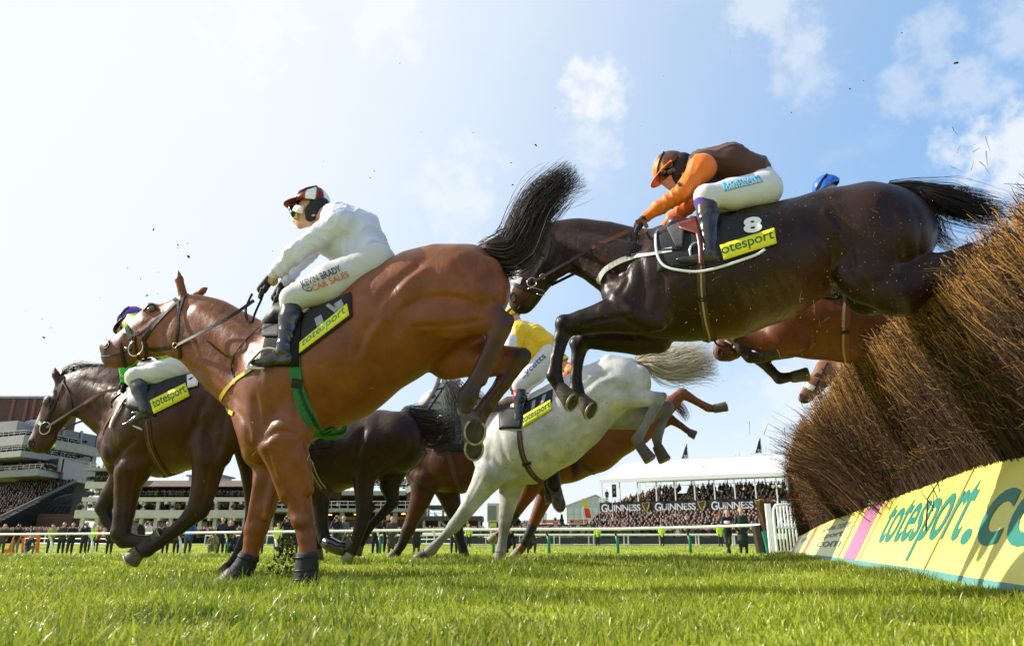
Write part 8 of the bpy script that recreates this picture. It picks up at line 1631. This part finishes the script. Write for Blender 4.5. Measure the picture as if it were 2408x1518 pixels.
# ---- brown body, orange sleeves, dark horse
def rider_orange():
    J = dict(bfold=0.002, sh=(1650, 395), wa=(1770, 408), hp=(1795, 445), kn=(1660, 462), an=(1668, 590), he=(1686, 610), to=(1596, 611), el=(1606, 452), wr=(1517, 510), ha=(1500, 530), head=(1590, 397), fd=(-40, 46), bow=(6, -14), arm_lat=(0.17, 0.2, 0.17), leg_lat=(0.13, 0.27, 0.33), vest=silk('orange_silk', (0.85, 0.19, 0.012)),
             fel=(1632, 470), fwr=(1560, 536), fha=(1540, 545), fkn=(1662, 474), fan=(1676, 590),
             face=[((1572, 412), (1570, 426), 0, 0, 21, 15, 0.8), ((1560, 418), (1557, 430), 0, 0, 4.5, 5, 0.8), ((1578, 438), (1575, 442), 0, 0, 9, 6, 0.9), ((1600, 428), (1580, 438), 0.02, 0, 14, 10, 0.8), ((1565, 435), (1566, 436), 0, 0, 4.5, 4.5, 0.9), ((1568, 439), (1569, 440), 0, 0, 4, 4, 0.9), ((1604, 408), (1607, 414), 0.075, 0.075, 7, 5, 0.6)])
    P = rider(f8, J, 0.93, 'jockey in brown silks with orange sleeves on the dark horse', silk('brown_silk', (0.075, 0.03, 0.02), 0.6), silk('pale_breeches', (0.66, 0.66, 0.70), 0.6, 0.4), M_boot, 0.011, boots=(mat('brown_boot_top', (0.06, 0.028, 0.022), 0.28, coat=0.3), 0.68))
    o = P['o']
    def pat(g, t):
        a = math.degrees(g) % 360
        br, og = (0.10, 0.036, 0.02), (0.85, 0.2, 0.012)
        a2 = min(a, 360 - a); return og if (a2 < 62) else br
    hl, hpm = helmet(f8, (1577, 396), (-0.80, 0.60), 1, pat, o, 0.0, 0.0, (0.127, 0.108, 0.125), mat('orange_peak', (0.75, 0.16, 0.012), 0.5), 0.06)
    goggle_strap(hl, hpm, 0.0, 1.0, None, 0.014, 0.5, 2.0)
    solve_part(f8, [((1604, 386, 0.03, 28), (1598, 408, 0.035, 21), 0.9), ((1598, 408, 0.035, 21), (1594, 428, 0.04, 8), 0.8)], 0.008, 'head_cover', M_blackcloth, o, 0.02)
    solve_part(f8, [((1554, 405, 0.0, 10), (1560, 412, 0.035, 12), 2.0), ((1560, 410, 0.035, 11), (1582, 400, 0.07, 9), 0.8)], 0.006, 'goggle', mat('goggle_black', (0.008, 0.008, 0.009), 0.08, spec=0.8, coat=0.8), o, 0.012)
    mb = MB(); strap(mb, P['head'], [(1590, 415), (1596, 430), (1600, 440)], 0.018, 0.014, 0.006); mb.build('chin_strap', M_leather, o)
    solve_part(f8, [((1658, 476, 0.27, 27), (1661, 488, 0.275, 24.5), 0.9)], 0.009, 'sock', mat('purple_sock', (0.07, 0.05, 0.28), 0.8), o, 0.01)
    g0 = [(1696, 430), (1782, 412), (1794, 428), (1704, 450)]
    mb = MB(); g = patch_on(mb, P['bsk'], g0, 0.003, 20, 6, 0.001); pt = mb.build('sponsor_patch', mat('cyan_patch', (0.05, 0.42, 0.72), 0.6), P['breeches'], True); e = f8.eye / np.linalg.norm(f8.eye)
    W = mat('white_lettering', (0.8, 0.85, 0.88), 0.6)
    text_on_grid(g, 'PORTMAN', (0.12, 0.5, 0.86, 0.95), 0.002, 'lettering', W, P['breeches'], bold=0.012, flip=e); text_on_grid(g, 'DENTALCARE', (0.06, 0.06, 0.97, 0.52), 0.002, 'lettering', W, P['breeches'], bold=0.012, flip=e)
    return P
rider_orange()

# ---- green and gold, left horse
def rider_purple():
    J = dict(sh=(328, 768), wa=(430, 845), hp=(445, 862), kn=(318, 886), an=(341, 958), he=(352, 974), to=(292, 1000), el=(302, 850), wr=(296, 892), ha=(288, 908), head=(305, 766), fd=(-28, 30), arm_lat=(0.17, 0.2, 0.17), leg_lat=(0.13, 0.27, 0.32),
             face=[((298, 772), (294, 784), 0, 0, 20, 14, 0.8), ((286, 778), (285, 783), 0, 0, 4, 4, 0.9), ((294, 792), (293, 794), 0, 0, 9, 6, 0.9)])
    B = mat('green_gold_silk', (0.72, 0.66, 0.03), rough=0.45, col2=(0.03, 0.38, 0.03), nscale=9, bump=0.4, bscale=12)
    P = rider(f4, J, 0.74, 'jockey in green and yellow silks with purple helmet on the left horse', B, silk('cream_breeches', (0.72, 0.7, 0.66), 0.65), M_boot, 0.014, False)
    hl, hpm = helmet(f4, (311, 752), (-0.82, 0.57), 1, lambda g, t: (0.13, 0.035, 0.35), P['o'], 0.0, 0.0, (0.122, 0.108, 0.12), mat('navy_peak', (0.02, 0.018, 0.04), 0.45), 0.06)
    goggle_strap(hl, hpm, -0.1, 0.6, g0=0.5, g1=2.2)
    solve_part(f4, [((318, 764, 0.03, 21), (306, 782, 0.035, 16), 0.9)], 0.012, 'head_cover', M_blackcloth, P['o'], 0.02); solve_part(f4, [((290, 770, 0.0, 8), (298, 776, 0.05, 8), 1.6)], 0.01, 'goggle', M_gog, P['o'], 0.012)
    solve_part(f4, [((300, 855, 0.2, 20), (296, 892, 0.17, 12), 1.0)], 0.012, 'green_cuff', silk('green_silk', (0.03, 0.5, 0.05)), P['jacket'], 0.01)
    return P
rider_purple()

# ---- yellow, grey horse
def rider_yellow():
    J = dict(bfold=0.002, sh=(1222, 778), wa=(1285, 812), hp=(1292, 838), kn=(1222, 905), an=(1220, 982), he=(1225, 1004), to=(1176, 1006), el=(1200, 835), wr=(1192, 890), ha=(1186, 905), head=(1204, 752), fd=(-24, 24), arm_lat=(0.19, 0.22, 0.18), leg_lat=(0.13, 0.28, 0.33), bow=(4, -4),
             face=[((1196, 758), (1192, 770), 0, 0, 18, 13, 0.8), ((1186, 764), (1184, 770), 0, 0, 4, 4, 0.9)], jextra=[((1236, 800, 0.0, 30), (1262, 835, 0, 26), 1.3)])
    P = rider(f7, J, 0.6, 'jockey in yellow silks and red topped boots on the grey horse', silk('yellow_silk', (0.86, 0.56, 0.012)), silk('pearl_breeches', (0.66, 0.64, 0.62), 0.65, 0.8), M_boot, 0.014, False, boots=(mat('red_boot_top', (0.42, 0.012, 0.018), 0.25, coat=0.5), 0.6))
    hl, hpm = helmet(f7, (1204, 744), (-0.85, 0.5), 1, lambda g, t: (0.75, 0.48, 0.01) if int(math.degrees(g) // 45) % 2 else (0.6, 0.36, 0.01), P['o'], 0.0, 0.0, (0.122, 0.108, 0.12), mat('yellow_peak', (0.6, 0.4, 0.01), 0.5), 0.06); goggle_strap(hl, hpm, 0.0, 0.6, g0=0.5, g1=2.2)
    solve_part(f7, [((1205, 800, 0.215, 19), (1200, 828, 0.22, 17), 1.0)], 0.012, 'white_armband', silk('white_silk', (0.69, 0.70, 0.82)), P['jacket'], 0.01)
    g = grid_on(P['bsk'], [(1214, 880), (1274, 822), (1292, 846), (1230, 902)], 0.003, 18, 8)
    text_on_grid(g, 'Lycetts', (0.08, 0.2, 0.97, 0.82), 0.002, 'lettering', mat('blue_lettering', (0.03, 0.07, 0.24), 0.7), P['breeches'], bold=0.01, flip=f7.eye / np.linalg.norm(f7.eye))
    return P
rider_yellow()

# ---- riders mostly hidden by the horses nearer the camera
def rider_minor(fr, hp, s, label, jm, hcol, pm, bm=None, lean=(-0.75, -0.62), boot=None, breech=None):
    k = s; sh = (hp[0] + lean[0] * 120 * k, hp[1] + lean[1] * 130 * k); hd = (sh[0] - 58 * k, sh[1] - 28 * k)
    kn = (hp[0] - 150 * k, hp[1] + 62 * k); an = boot or (kn[0] + 4 * k, kn[1] + 122 * k)
    J = dict(sh=sh, wa=(hp[0] - 12 * k, hp[1] - 26 * k), hp=hp, kn=kn, an=an, he=(an[0] + 10 * k, an[1] + 30 * k), to=(an[0] - 72 * k, an[1] + 34 * k), el=(sh[0] - 70 * k, sh[1] + 82 * k), wr=(sh[0] - 130 * k, sh[1] + 140 * k), ha=(sh[0] - 150 * k, sh[1] + 160 * k), head=hd, fd=(-36 * k, 36 * k), arm_lat=(0.17, 0.2, 0.16), leg_lat=(0.13, 0.28, 0.32),
             face=[((hd[0] - 12 * k, hd[1] + 10 * k), (hd[0] - 16 * k, hd[1] + 26 * k), 0, 0, 21, 14, 0.8)])
    P = rider(fr, J, s, label, jm, breech or silk('cream_breeches', (0.72, 0.7, 0.66), 0.65), bm or M_boot, 0.018, False)
    hl, hpm = helmet(fr, (hd[0] + 2 * k, hd[1] - 14 * k), (-0.85, 0.5), 1, hcol, P['o'], 0.0, 0.0, (0.122, 0.108, 0.12), pm, 0.06); goggle_strap(hl, hpm, 0.1, 0.8, g0=0.5, g1=2.2)
    return P
YR = lambda g, t: (0.75, 0.55, 0.02) if int(math.degrees(t) // 18) % 2 == 0 else (0.5, 0.015, 0.015)
rider_minor(f9, (1392, 912), 0.5, 'jockey in yellow and red silks behind the grey horse rump', mat('yellow_red_silk', (0.75, 0.6, 0.03), 0.5, col2=(0.5, 0.015, 0.015), nscale=7), YR, mat('red_peak', (0.4, 0.012, 0.012), 0.5))
rider_minor(f6, (1140, 965), 0.52, 'jockey half hidden behind the grey horse head, boot in the stirrup', silk('white_silk', (0.69, 0.70, 0.82)), lambda g, t: (0.6, 0.6, 0.62), mat('grey_peak', (0.4, 0.4, 0.42), 0.5), boot=(1042, 1030))
rider_minor(f11, (2046, 538), 0.78, 'jockey with bright blue helmet hidden behind the dark horse', silk('white_silk', (0.69, 0.70, 0.82)), lambda g, t: (0.02, 0.13, 0.62), mat('blue_peak', (0.02, 0.1, 0.5), 0.5), lean=(-0.62, -0.62), boot=(1990, 668))
# ================================================================ people along the far rail
class Ortho:
    """centimetre frame: x to the right, second value up, lat towards the camera"""
    eye = np.array((0, -30.0, 1.0))
    def pt(s, x, y, lat=0.0): return np.array((x / 100, -lat / 100, y / 100))
    def mpp(s, *a): return 0.01
OF = Ortho()
def person_meshes(pose):
    def B_(k=0.03): return Body(OF, k)
    S = {}
    if pose in ('kneel', 'crouch'):
        hipz, cz, hz, lean = 42, 74, 104, 8
        legs = [[(11, hipz, 0, 10.5), (17, 48, 34, 7.5), (16, 10, 30, 5)], [(-11, hipz, 0, 10.5), (-16, 12 if pose == 'kneel' else 46, 26, 7.5), (-14, 8, -14 if pose == 'kneel' else 22, 5)]]; feet = [((16, 5, 30, 4.2), (17, 4, 42, 4)), ((-14, 5, -14, 4.2), (-14, 4, -4, 4)) if pose == 'kneel' else ((-14, 5, 22, 4.2), (-15, 4, 34, 4))]
    else:
        hipz, cz, hz, lean = 93, 133, 165, (14 if pose == 'lean' else 0)
        legs = [[(9, hipz, 0, 10.5), (10, 50, 2, 7.5), (11, 10, -1, 5.2)], [(-9, hipz, 0, 10.5), (-10, 50, 2, 7.5), (-11, 10, -1, 5.2)]]
        if pose == 'lean': legs = [[(9, hipz, -4, 10.5), (4, 50, 4, 7.5), (-6, 10, 2, 5.2)], [(-9, hipz, -4, 10.5), (-7, 50, 0, 7.5), (6, 10, -10, 5.2)]]
        feet = [((l[2][0], 5, l[2][2], 4.2), (l[2][0] * 1.15, 4, l[2][2] + 14, 3.8)) for l in legs]
    L2 = lean; sh = cz + 8; a = {}
    if pose in ('photo', 'kneel', 'crouch'): arm = [[(18, sh, L2, 6.2), (25, sh - 22, L2 + 14, 5), (8, hz - 4, L2 + 19, 3.4)], [(-18, sh, L2, 6.2), (-25, sh - 22, L2 + 14, 5), (-9, hz - 5, L2 + 19, 3.4)]]
    elif pose == 'hold': arm = [[(18, sh, L2, 6.2), (23, sh - 27, L2 + 4, 5), (5, sh - 30, L2 + 20, 3.4)], [(-18, sh, L2, 6.2), (-23, sh - 27, L2 + 4, 5), (-5, sh - 29, L2 + 20, 3.4)]]
    elif pose == 'lean': arm = [[(18, sh, L2, 6.2), (25, sh - 26, L2 + 16, 5), (6, sh - 30, L2 + 28, 3.4)], [(-18, sh, L2, 6.2), (-25, sh - 26, L2 + 16, 5), (-6, sh - 30, L2 + 28, 3.4)]]
    else: arm = [[(18, sh, L2, 6.2), (24, sh - 29, L2, 5), (22, sh - 53, L2 + 5, 3.4)], [(-18, sh, L2, 6.2), (-24, sh - 29, L2, 5), (-22, sh - 53, L2 + 5, 3.4)]]
    head = (0, hz, L2 + 3, 9.2)
    b = B_(0.025)
    def shape(b, f, armf=1.0):
        b.cap((0, hipz + 4, 0, 14 * f), (0, cz, L2 * 0.8, 16.5 * f), 0.68); b.cap((10, sh - 1, L2, 8 * f), (-10, sh - 1, L2, 8 * f), 0.9)
        for A in arm: b.chain([(p[0], p[1], p[2], p[3] * f * armf) for p in A], 1.0, 0.02)
    shape(b, 0.82)
    for l in legs: b.chain([(p[0], p[1], p[2], p[3] * 0.82) for p in l], 1.0)
    for f in feet: b.cap((f[0][0], f[0][1], f[0][2], 3.4), (f[1][0], f[1][1], f[1][2], 3), 1.0)
    b.ball(head, 1.0); b.cap((0, hz - 6, L2 + 6, 6.5), (0, hz - 9, L2 + 8, 4.5), 1.0); b.cap((0, sh, L2, 6), (0, hz - 8, L2 + 1, 5.2), 1.0); b.ball((0, hz - 3, L2 + 12.5, 1.8), 1.2, 0.01)
    for sg in (1, -1): b.ball((9 * sg, hz - 2, L2 + 2, 2.4), 0.8, 0.01)
    for A in arm: b.cap((A[2][0], A[2][1], A[2][2], 3.2), (A[2][0] * 0.8, A[2][1] + (-6 if pose in ('stand', 'coat') else 2), A[2][2] + 5, 3.6), 0.8, 0.015)
    S['person'] = b.solve(0.019, 2)
    b = B_(0.025); shape(b, 1.0)
    if pose == 'coat': b.cap((0, hipz + 2, 0, 18), (0, 50, 0, 21), 0.75)
    else: b.cap((0, hipz + 2, 0, 17), (0, hipz - 6, 0, 17), 0.72)
    V, F, C = b.solve(0.021, 2); S['jacket'] = (folds(V, F, 0.014, 1.0, 2.0), F, C)
    b = B_(0.025)
    for l in legs: b.chain(l, 1.0)
    V, F, C = b.solve(0.021, 2); S['trousers'] = (folds(V, F, 0.008, 1.0, 4.0), F, C)
    b = B_(0.015)
    for f in feet: b.cap(f[0], f[1], 1.0)
    S['shoes'] = b.solve(0.018, 1)
    b = B_(0.012); b.cap((0, hz + 2.6, L2 - 0.5, 9.4), (0, hz - 1, L2 - 3.5, 8.2), 1.0); S['hair'] = b.solve(0.018, 2)
    out = {}
    for k, (V, F, C) in S.items():
        me = bpy.data.meshes.new(k); me.from_pydata([tuple(v) for v in V], [], [tuple(int(i) for i in f) for f in F]); me.polygons.foreach_set('use_smooth', np.ones(len(F), bool)); me.materials.append(M_skin); out[k] = me
    return out, dict(hz=hz, lat=L2, arm=arm)
POSES = {}
CLOTH = dict(black=(0.016, 0.016, 0.018), navy=(0.02, 0.024, 0.045), charcoal=(0.045, 0.045, 0.05), khaki=(0.22, 0.17, 0.10), olive=(0.06, 0.05, 0.028), tweed=(0.24, 0.19, 0.12), blue=(0.012, 0.10, 0.42), hivis=(0.55, 0.85, 0.03), white=(0.66, 0.66, 0.68), brown=(0.10, 0.06, 0.04), red=(0.5, 0.04, 0.03), green=(0.02, 0.035, 0.03), lime=(0.36, 0.42, 0.04), grey=(0.14, 0.15, 0.18), orange=(0.8, 0.18, 0.02))
HAIR = dict(dark=(0.02, 0.014, 0.01), brown=(0.08, 0.045, 0.025), fair=(0.25, 0.17, 0.09), grey=(0.28, 0.27, 0.26), bald=None, helm=(0.02, 0.02, 0.02))
def person(px, Y, pose, top, leg, hair, label, turn=0.0, s=1.0, cam_=False, z=None, group='people standing along the far running rail', cat='person', held=None):
    if pose not in POSES: POSES[pose] = person_meshes(pose)
    ms, info = POSES[pose]; x = at(px, 1285, Y)[0]; z = float(ground_z(x, Y)) if z is None else z; face = -math.atan2(x, Y) * 0.6 + turn
    def mk(k, m, par=None):
        o = bpy.data.objects.new(k, ms[k]); COL.objects.link(o); o.material_slots[0].link = 'OBJECT'; o.material_slots[0].material = m
        if par: o.parent = par
        return o
    o = mk('person', M_skin); o.location = (x, Y, z); o.rotation_euler = (0, 0, face); o.scale = (s, s, s); tag(o, label, cat, group)
    mk('jacket', mat('cloth_' + top, CLOTH[top], 0.8, noise=0.15, nscale=6, bump=0.3, bscale=25), o); mk('trousers', mat('cloth_' + leg, CLOTH[leg], 0.8, noise=0.15, nscale=6, bump=0.3, bscale=25), o); mk('shoes', mat('dark_shoe', (0.015, 0.014, 0.014), 0.5), o)
    if HAIR[hair]: mk('hair', mat('hair_' + hair, HAIR[hair], 0.6), o)
    if cam_:
        c = np.array((0, -(info['lat'] + 17) / 100, (info['hz'] - 2) / 100)) * s; mb = MB(); mb.box(c + np.array((-0.075, -0.03, -0.05)), c + np.array((0.075, 0.03, 0.06))); mb.box(c + np.array((-0.03, -0.025, 0.061)), c + np.array((0.03, 0.025, 0.085))); mb.tube([c + np.array((0, -0.03, 0)), c + np.array((0, -0.16, -0.01)), c + np.array((0, -0.2, -0.012))], [0.04, 0.045, 0.055], 12)
        q = mb.build('camera', mat('camera_black', (0.012, 0.012, 0.012), 0.35), None, False, loc=(x, Y, z), rotz=face); tag(q, 'black camera held up by the ' + cam_, 'camera', 'cameras held by the photographers')
    return o
def people():
    rail = lambda px: float(np.interp(px, [-60, 216, 423, 534, 767, 1024, 1291, 1624, 1800], [44.5, 42, 39, 37.8, 36, 34.6, 33.5, 31.8, 29.6]))
    for px, dy, pose, top, leg, hair, label, turn, s, c in (
        (3, 1.5, 'stand', 'brown', 'charcoal', 'fair', 'spectator in brown jacket cut by the left picture edge', 0.2, 1.0, None),
        (36, 1.2, 'photo', 'black', 'khaki', 'dark', 'photographer in black vest and khaki trousers at the far left of the rail', 0.1, 1.0, 'man in khaki trousers'),
        (65, 0.9, 'kneel', 'charcoal', 'grey', 'dark', 'kneeling photographer beside the orange frame', 0.7, 1.0, None),
        (117, 1.2, 'hold', 'lime', 'charcoal', 'brown', 'person in olive yellow top behind the rail left of two dark coats', 0.3, 0.98, None),
        (143, 1.4, 'hold', 'olive', 'black', 'brown', 'tall man in dark olive jacket standing behind the rail', 0.1, 1.05, None),
        (164, 1.1, 'hold', 'black', 'black', 'brown', 'man in black suit holding a white paper behind the left rail', 0.2, 1.03, None),
        (196, 1.0, 'photo', 'navy', 'black', 'dark', 'photographer in navy jacket between the black suit and the brown horse knee', -0.1, 1.04, 'man in navy jacket at left'),
        (257, 1.2, 'stand', 'black', 'black', 'dark', 'person in black mostly hidden behind the brown horse forelegs', 0, 1.0, None),
        (341, 2.4, 'photo', 'white', 'brown', 'brown', 'photographer in a pale shirt behind the brown horse fetlock', 0, 1.05, 'man in the pale shirt'),
        (388, 1.0, 'stand', 'black', 'black', 'dark', 'person in black trousers nearest left of the blue jacket', 0.2, 1.0, None),
        (414, 1.3, 'stand', 'charcoal', 'black', 'grey', 'person in charcoal coat touching the blue jacket photographer', -0.2, 1.0, None),
        (441, 1.0, 'photo', 'blue', 'charcoal', 'brown', 'photographer in bright blue jacket standing at the rail', 0.25, 1.06, 'man in bright blue'),
        (501, 0.3, 'crouch', 'tweed', 'tweed', 'fair', 'crouching photographer in beige tweed by the first green post', 0, 1.02, 'crouching man in tweed'),
        (518, 1.4, 'stand', 'navy', 'black', 'dark', 'young man in dark sweater and pale collar behind the tweed photographer', 0, 1.08, None),
        (538, 1.9, 'stand', 'black', 'black', 'brown', 'man in black suit right behind the first green post', 0, 1.0, None),
        (549, 0.4, 'kneel', 'black', 'black', 'dark', 'kneeling photographer in black right of the first green post', -0.2, 1.0, 'kneeling man in black'),
        (611, 1.2, 'stand', 'grey', 'navy', 'fair', 'spectator in grey seen between the bay horse forelegs', 0, 1.0, None),
        (670, 1.0, 'photo', 'black', 'black', 'dark', 'photographer in black just left of the bay horse near knee', 0, 1.08, 'man in black between the bay forelegs'),
        (692, 1.3, 'stand', 'black', 'navy', 'brown', 'person in black and navy hidden by the bay horse near foreleg', 0, 1.0, None),
        (788, 1.0, 'photo', 'black', 'charcoal', 'bald', 'bald photographer in black jacket right of the bay horse', 0, 1.06, 'bald man in black'),
        (804, 1.5, 'stand', 'grey', 'charcoal', 'bald', 'bald man in slate jacket right of the bald photographer', 0, 1.05, None),
        (818, 0.4, 'kneel', 'charcoal', 'black', 'brown', 'kneeling photographer behind the dark horse hind leg', -0.1, 1.0, 'kneeling man by the dark horse leg'),
        (882, 1.0, 'hold', 'black', 'black', 'dark', 'man in black coat with hand to his face right of the dark horse leg', 0.1, 1.04, None),
        (909, 1.6, 'stand', 'black', 'black', 'bald', 'tall bald man behind the long olive coat', 0, 1.08, None),
        (919, 0.9, 'coat', 'olive', 'brown', 'fair', 'woman in long olive coat beside a green post', 0, 0.99, None),
        (979, 1.1, 'coat', 'black', 'charcoal', 'helm', 'person in long black coat between the brown horse forelegs', 0, 1.0, None),
        (1067, 0.8, 'stand', 'white', 'black', 'dark', 'man in white shirt and black trousers behind the grey horse foreleg', 0, 1.02, None),
        (1193, 0.4, 'kneel', 'black', 'black', 'dark', 'kneeling person in black just right of the grey foreleg', 0.5, 1.0, None),
        (1243, 0.4, 'crouch', 'charcoal', 'charcoal', 'dark', 'crouching person in charcoal behind the chestnut bandaged leg', 0.4, 1.0, None),
        (1713, 0.5, 'lean', 'black', 'charcoal', 'brown', 'man in black jacket leaning on the rail with crossed legs', 0.1, 1.03, None),
        (1748, 0.5, 'coat', 'green', 'black', 'fair', 'man in long dark green coat at the right end of the rail', 0, 1.06, None)):
        person(px, rail(px) + dy, pose, top, leg, hair, label, turn, s, c)
    HV = 'stewards in yellow high visibility jackets'
    for px, Y, pose, label, turn in ((1405, 66, 'stand', 'steward in yellow jacket left of the middle green posts by the far rail', 3.14), (1557, 65, 'hold', 'steward in yellow jacket between the two right green posts', 0.0), (1695, 62, 'stand', 'steward in yellow jacket just left of the leaning man', 0.3), (1101, 60, 'stand', 'steward in yellow jacket behind the brown horse far foreleg', 0.2),
        (213, 50, 'stand', 'steward in yellow jacket right of the navy photographer', 0.2), (650, 50, 'stand', 'steward in yellow jacket between the bay horse forelegs', 0.1)):
        person(px, Y, pose, 'hivis', 'black', 'dark', label, turn, 1.02, None, None, HV)
    person(224, 52, 'stand', 'red', 'black', 'brown', 'spectator in red top beside the left steward', 0.2, 1.0)
    zr = yz(1100, 150); person(213, 153, 'stand', 'hivis', 'black', 'dark', 'standing steward in yellow on the flat roof of the cream stand', 0, 1.0, None, zr, HV); person(224, 153.5, 'crouch', 'hivis', 'black', 'dark', 'crouching steward in yellow on the flat roof of the cream stand', 0, 1.0, None, zr, HV)
    zb = yz(1060, 160) + 0.0
    for px, lab in ((4, 'steward in yellow on the grandstand balcony at the picture edge'), (22, 'steward in yellow on the grandstand balcony second from the picture edge'), (56, 'steward in yellow on the grandstand balcony by the brown horse muzzle'), (84, 'steward in yellow on the grandstand balcony just right of the brown horse muzzle')): person(px, 161.2, 'stand', 'hivis', 'black', 'dark', lab, 0, 1.0, None, yz(1058, 160), HV)
    # a man alone on the platform at the end of the banner
    person(1431, 100.5, 'stand', 'black', 'black', 'dark', 'lone man in black standing on the left end of the banner', 0, 1.0, None, yz(1181, 100), 'spectators by the covered stand')
    # race card in the leaning man's hands
    Y = rail(1713) - 0.0; x = at(1712, 1285, Y)[0]; mb = MB(); z = yz(1227, Y); mb.add([(-0.12, 0, -0.04), (0.0, -0.05, -0.05), (0.0, -0.02, 0.06), (-0.12, 0.03, 0.06), (0.13, 0, -0.04), (0.13, 0.03, 0.06)], [(0, 1, 2, 3), (1, 4, 5, 2)]); q = mb.build('race_card', M_wht, None, False, loc=(x, Y - 0.1, z)); tag(q, 'folded white race card in the hands of the leaning man', 'paper')
people()
# ================================================================ turf and twigs flying in the air
M_soil = mat('dark_soil', (0.025, 0.018, 0.012), 0.95, noise=0.4, nscale=60)
def debris():
    g = np.random.default_rng(31)
    def clod_mesh(seed):
        r = np.random.default_rng(seed); V = _hv * r.uniform(0.5, 1.2, (12, 1)) * np.array((1.0, 0.7, 0.6)); me = bpy.data.meshes.new('turf_clod'); me.from_pydata([tuple(v) for v in V], [], _hf); me.materials.append(M_soil); return me
    base = [clod_mesh(i) for i in range(5)]
    spots = [(360, 540, 3.2), (443, 603, 5), (418, 576, 3), (441, 572, 2.2), (418, 583, 2), (345, 695, 3), (103, 793, 3.2), (98, 750, 1.6), (1260, 342, 4.2), (1205, 435, 3.6), (1202, 383, 2.4), (870, 418, 2.2), (1112, 312, 2.2), (990, 310, 1.6), (2120, 78, 2.4), (1998, 210, 3), (1860, 265, 2.2), (940, 150, 2.0), (1716, 120, 1.6), (1160, 655, 1.8), (880, 402, 1.6), (300, 630, 2.2), (330, 655, 1.8), (370, 690, 1.7), (372, 640, 1.5), (640, 590, 1.5), (1305, 255, 1.4), (1505, 296, 1.5), (2248, 148, 7), (1130, 700, 2), (1480, 640, 1.4), (120, 770, 1.5), (60, 730, 1.4), (235, 700, 1.5), (655, 1330, 3), (690, 1285, 3), (970, 1328, 3), (1000, 1336, 2.4), (955, 1322, 2.6), (1330, 760, 1.4), (1900, 1000, 1.6), (2030, 190, 1.7), (1560, 180, 1.4), (760, 380, 1.4)]
    for i, (px, py, r) in enumerate(spots):
        Y = g.uniform(3.6, 5.2); p = at(px, py, Y); o = bpy.data.objects.new('turf_clod', base[i % 5]); COL.objects.link(o); k = r * Y / 1790 * 1.15; o.scale = (k * 1.3, k, k); o.location = p; o.rotation_euler = tuple(g.uniform(0, 6.28, 3))
        tag(o, 'small dark crumb of turf flying in the air', 'clod', 'crumbs of turf flying in the air')
    tw = mat('flying_twig', (0.16, 0.085, 0.045), 0.8); gb = mat('flying_grass', (0.42, 0.5, 0.04), 0.6, transl=0.3)
    def sticks(name, n, boxes, lens, rad, m, label, cat, grp):
        ms = []
        for s in range(4):
            r = np.random.default_rng(s + 50); mb = MB(); mb.tube([(-0.5, 0, 0), (-0.1, 0.04 * r.normal(), 0.06 * r.normal()), (0.5, 0, 0.1 * r.normal())], [rad, rad * 0.8, rad * 0.4], 5); me = bpy.data.meshes.new(name); me.from_pydata(mb.v, [], mb.f); me.materials.append(m); ms.append(me)
        for i in range(n):
            x0, y0, x1, y1 = boxes[i % len(boxes)]; px, py = g.uniform(x0, x1), g.uniform(y0, y1); Y = g.uniform(3.4, 4.6) if px < 2300 else g.uniform(2.4, 2.9); o = bpy.data.objects.new(name, ms[i % 4]); COL.objects.link(o); L = g.uniform(*lens); o.scale = (L, L, L); o.location = at(px, py, Y); o.rotation_euler = tuple(g.uniform(0, 6.28, 3)); tag(o, label, cat, grp)
    sticks('flying_twig', 46, [(1880, 900, 2010, 1120), (1700, 1000, 1900, 1090), (2200, 300, 2330, 420), (1800, 450, 2150, 720), (1600, 650, 1950, 800)], (0.02, 0.085), 0.022, tw, 'thin birch twig flung into the air near the brush fence', 'twig', 'birch twigs flung into the air')
    sticks('flying_grass_blade', 22, [(450, 640, 700, 1150), (700, 900, 1000, 1100), (1300, 500, 1700, 820), (1700, 480, 1950, 600), (300, 1100, 600, 1250)], (0.012, 0.04), 0.03, gb, 'bright green blade of grass flying past the horses', 'grass blade', 'grass blades flying past the horses')
    # small pale chips showering round the jumping horse
    V, F = [], []
    for i in range(260):
        px, py = g.uniform(1560, 2200), g.uniform(440, 900); Y = g.uniform(3.2, 4.3) - 0.35; p = at(px, py, Y); d = g.normal(0, 1, 3); d /= np.linalg.norm(d); e = np.cross(d, g.normal(0, 1, 3)); e /= np.linalg.norm(e); L = g.uniform(0.0015, 0.006); k = len(V); V += [p - d * L, p + e * 0.0012, p + d * L, p - e * 0.0012, p + np.cross(d, e) * 0.001]; F += [(k, k + 1, k + 4), (k + 1, k + 2, k + 4), (k + 2, k + 3, k + 4), (k + 3, k, k + 4), (k, k + 3, k + 2, k + 1)]
    o = mobj('birch_dust', V, F, mat('pale_wood_chip', (0.5, 0.27, 0.1), 0.8)); tag(o, 'pale chips of birch in the air round the jumping horse', 'dust', kind='stuff')
    # turf thrown up behind the bay's foreleg
    V, F, C = [], [], []
    for i in range(380):
        t = g.random() ** 0.8; px = 668 + g.normal(0, 9 + 22 * (1 - t)) + 8 * (1 - t); py = 1378 - 112 * t + g.normal(0, 6); Y = 4.75 + g.normal(0, 0.08); p = at(px, py, Y); r = g.uniform(0.002, 0.0085) if g.random() < 0.9 else 0.014; k = len(V); V += [p + v * r * g.uniform(0.6, 1.2) for v in _hv]; F += [tuple(a + k for a in f) for f in _hf]; C += [np.array((0.022, 0.016, 0.01)) if g.random() < 0.55 else np.array((0.10, 0.13, 0.015))] * 12
    o = mobj('dirt_spray', V, F, mat('flying_dirt', attr=True, rough=0.95), None, False, C); tag(o, 'dark turf and soil kicked up behind the bay horse foreleg', 'dirt', kind='stuff')
debris()
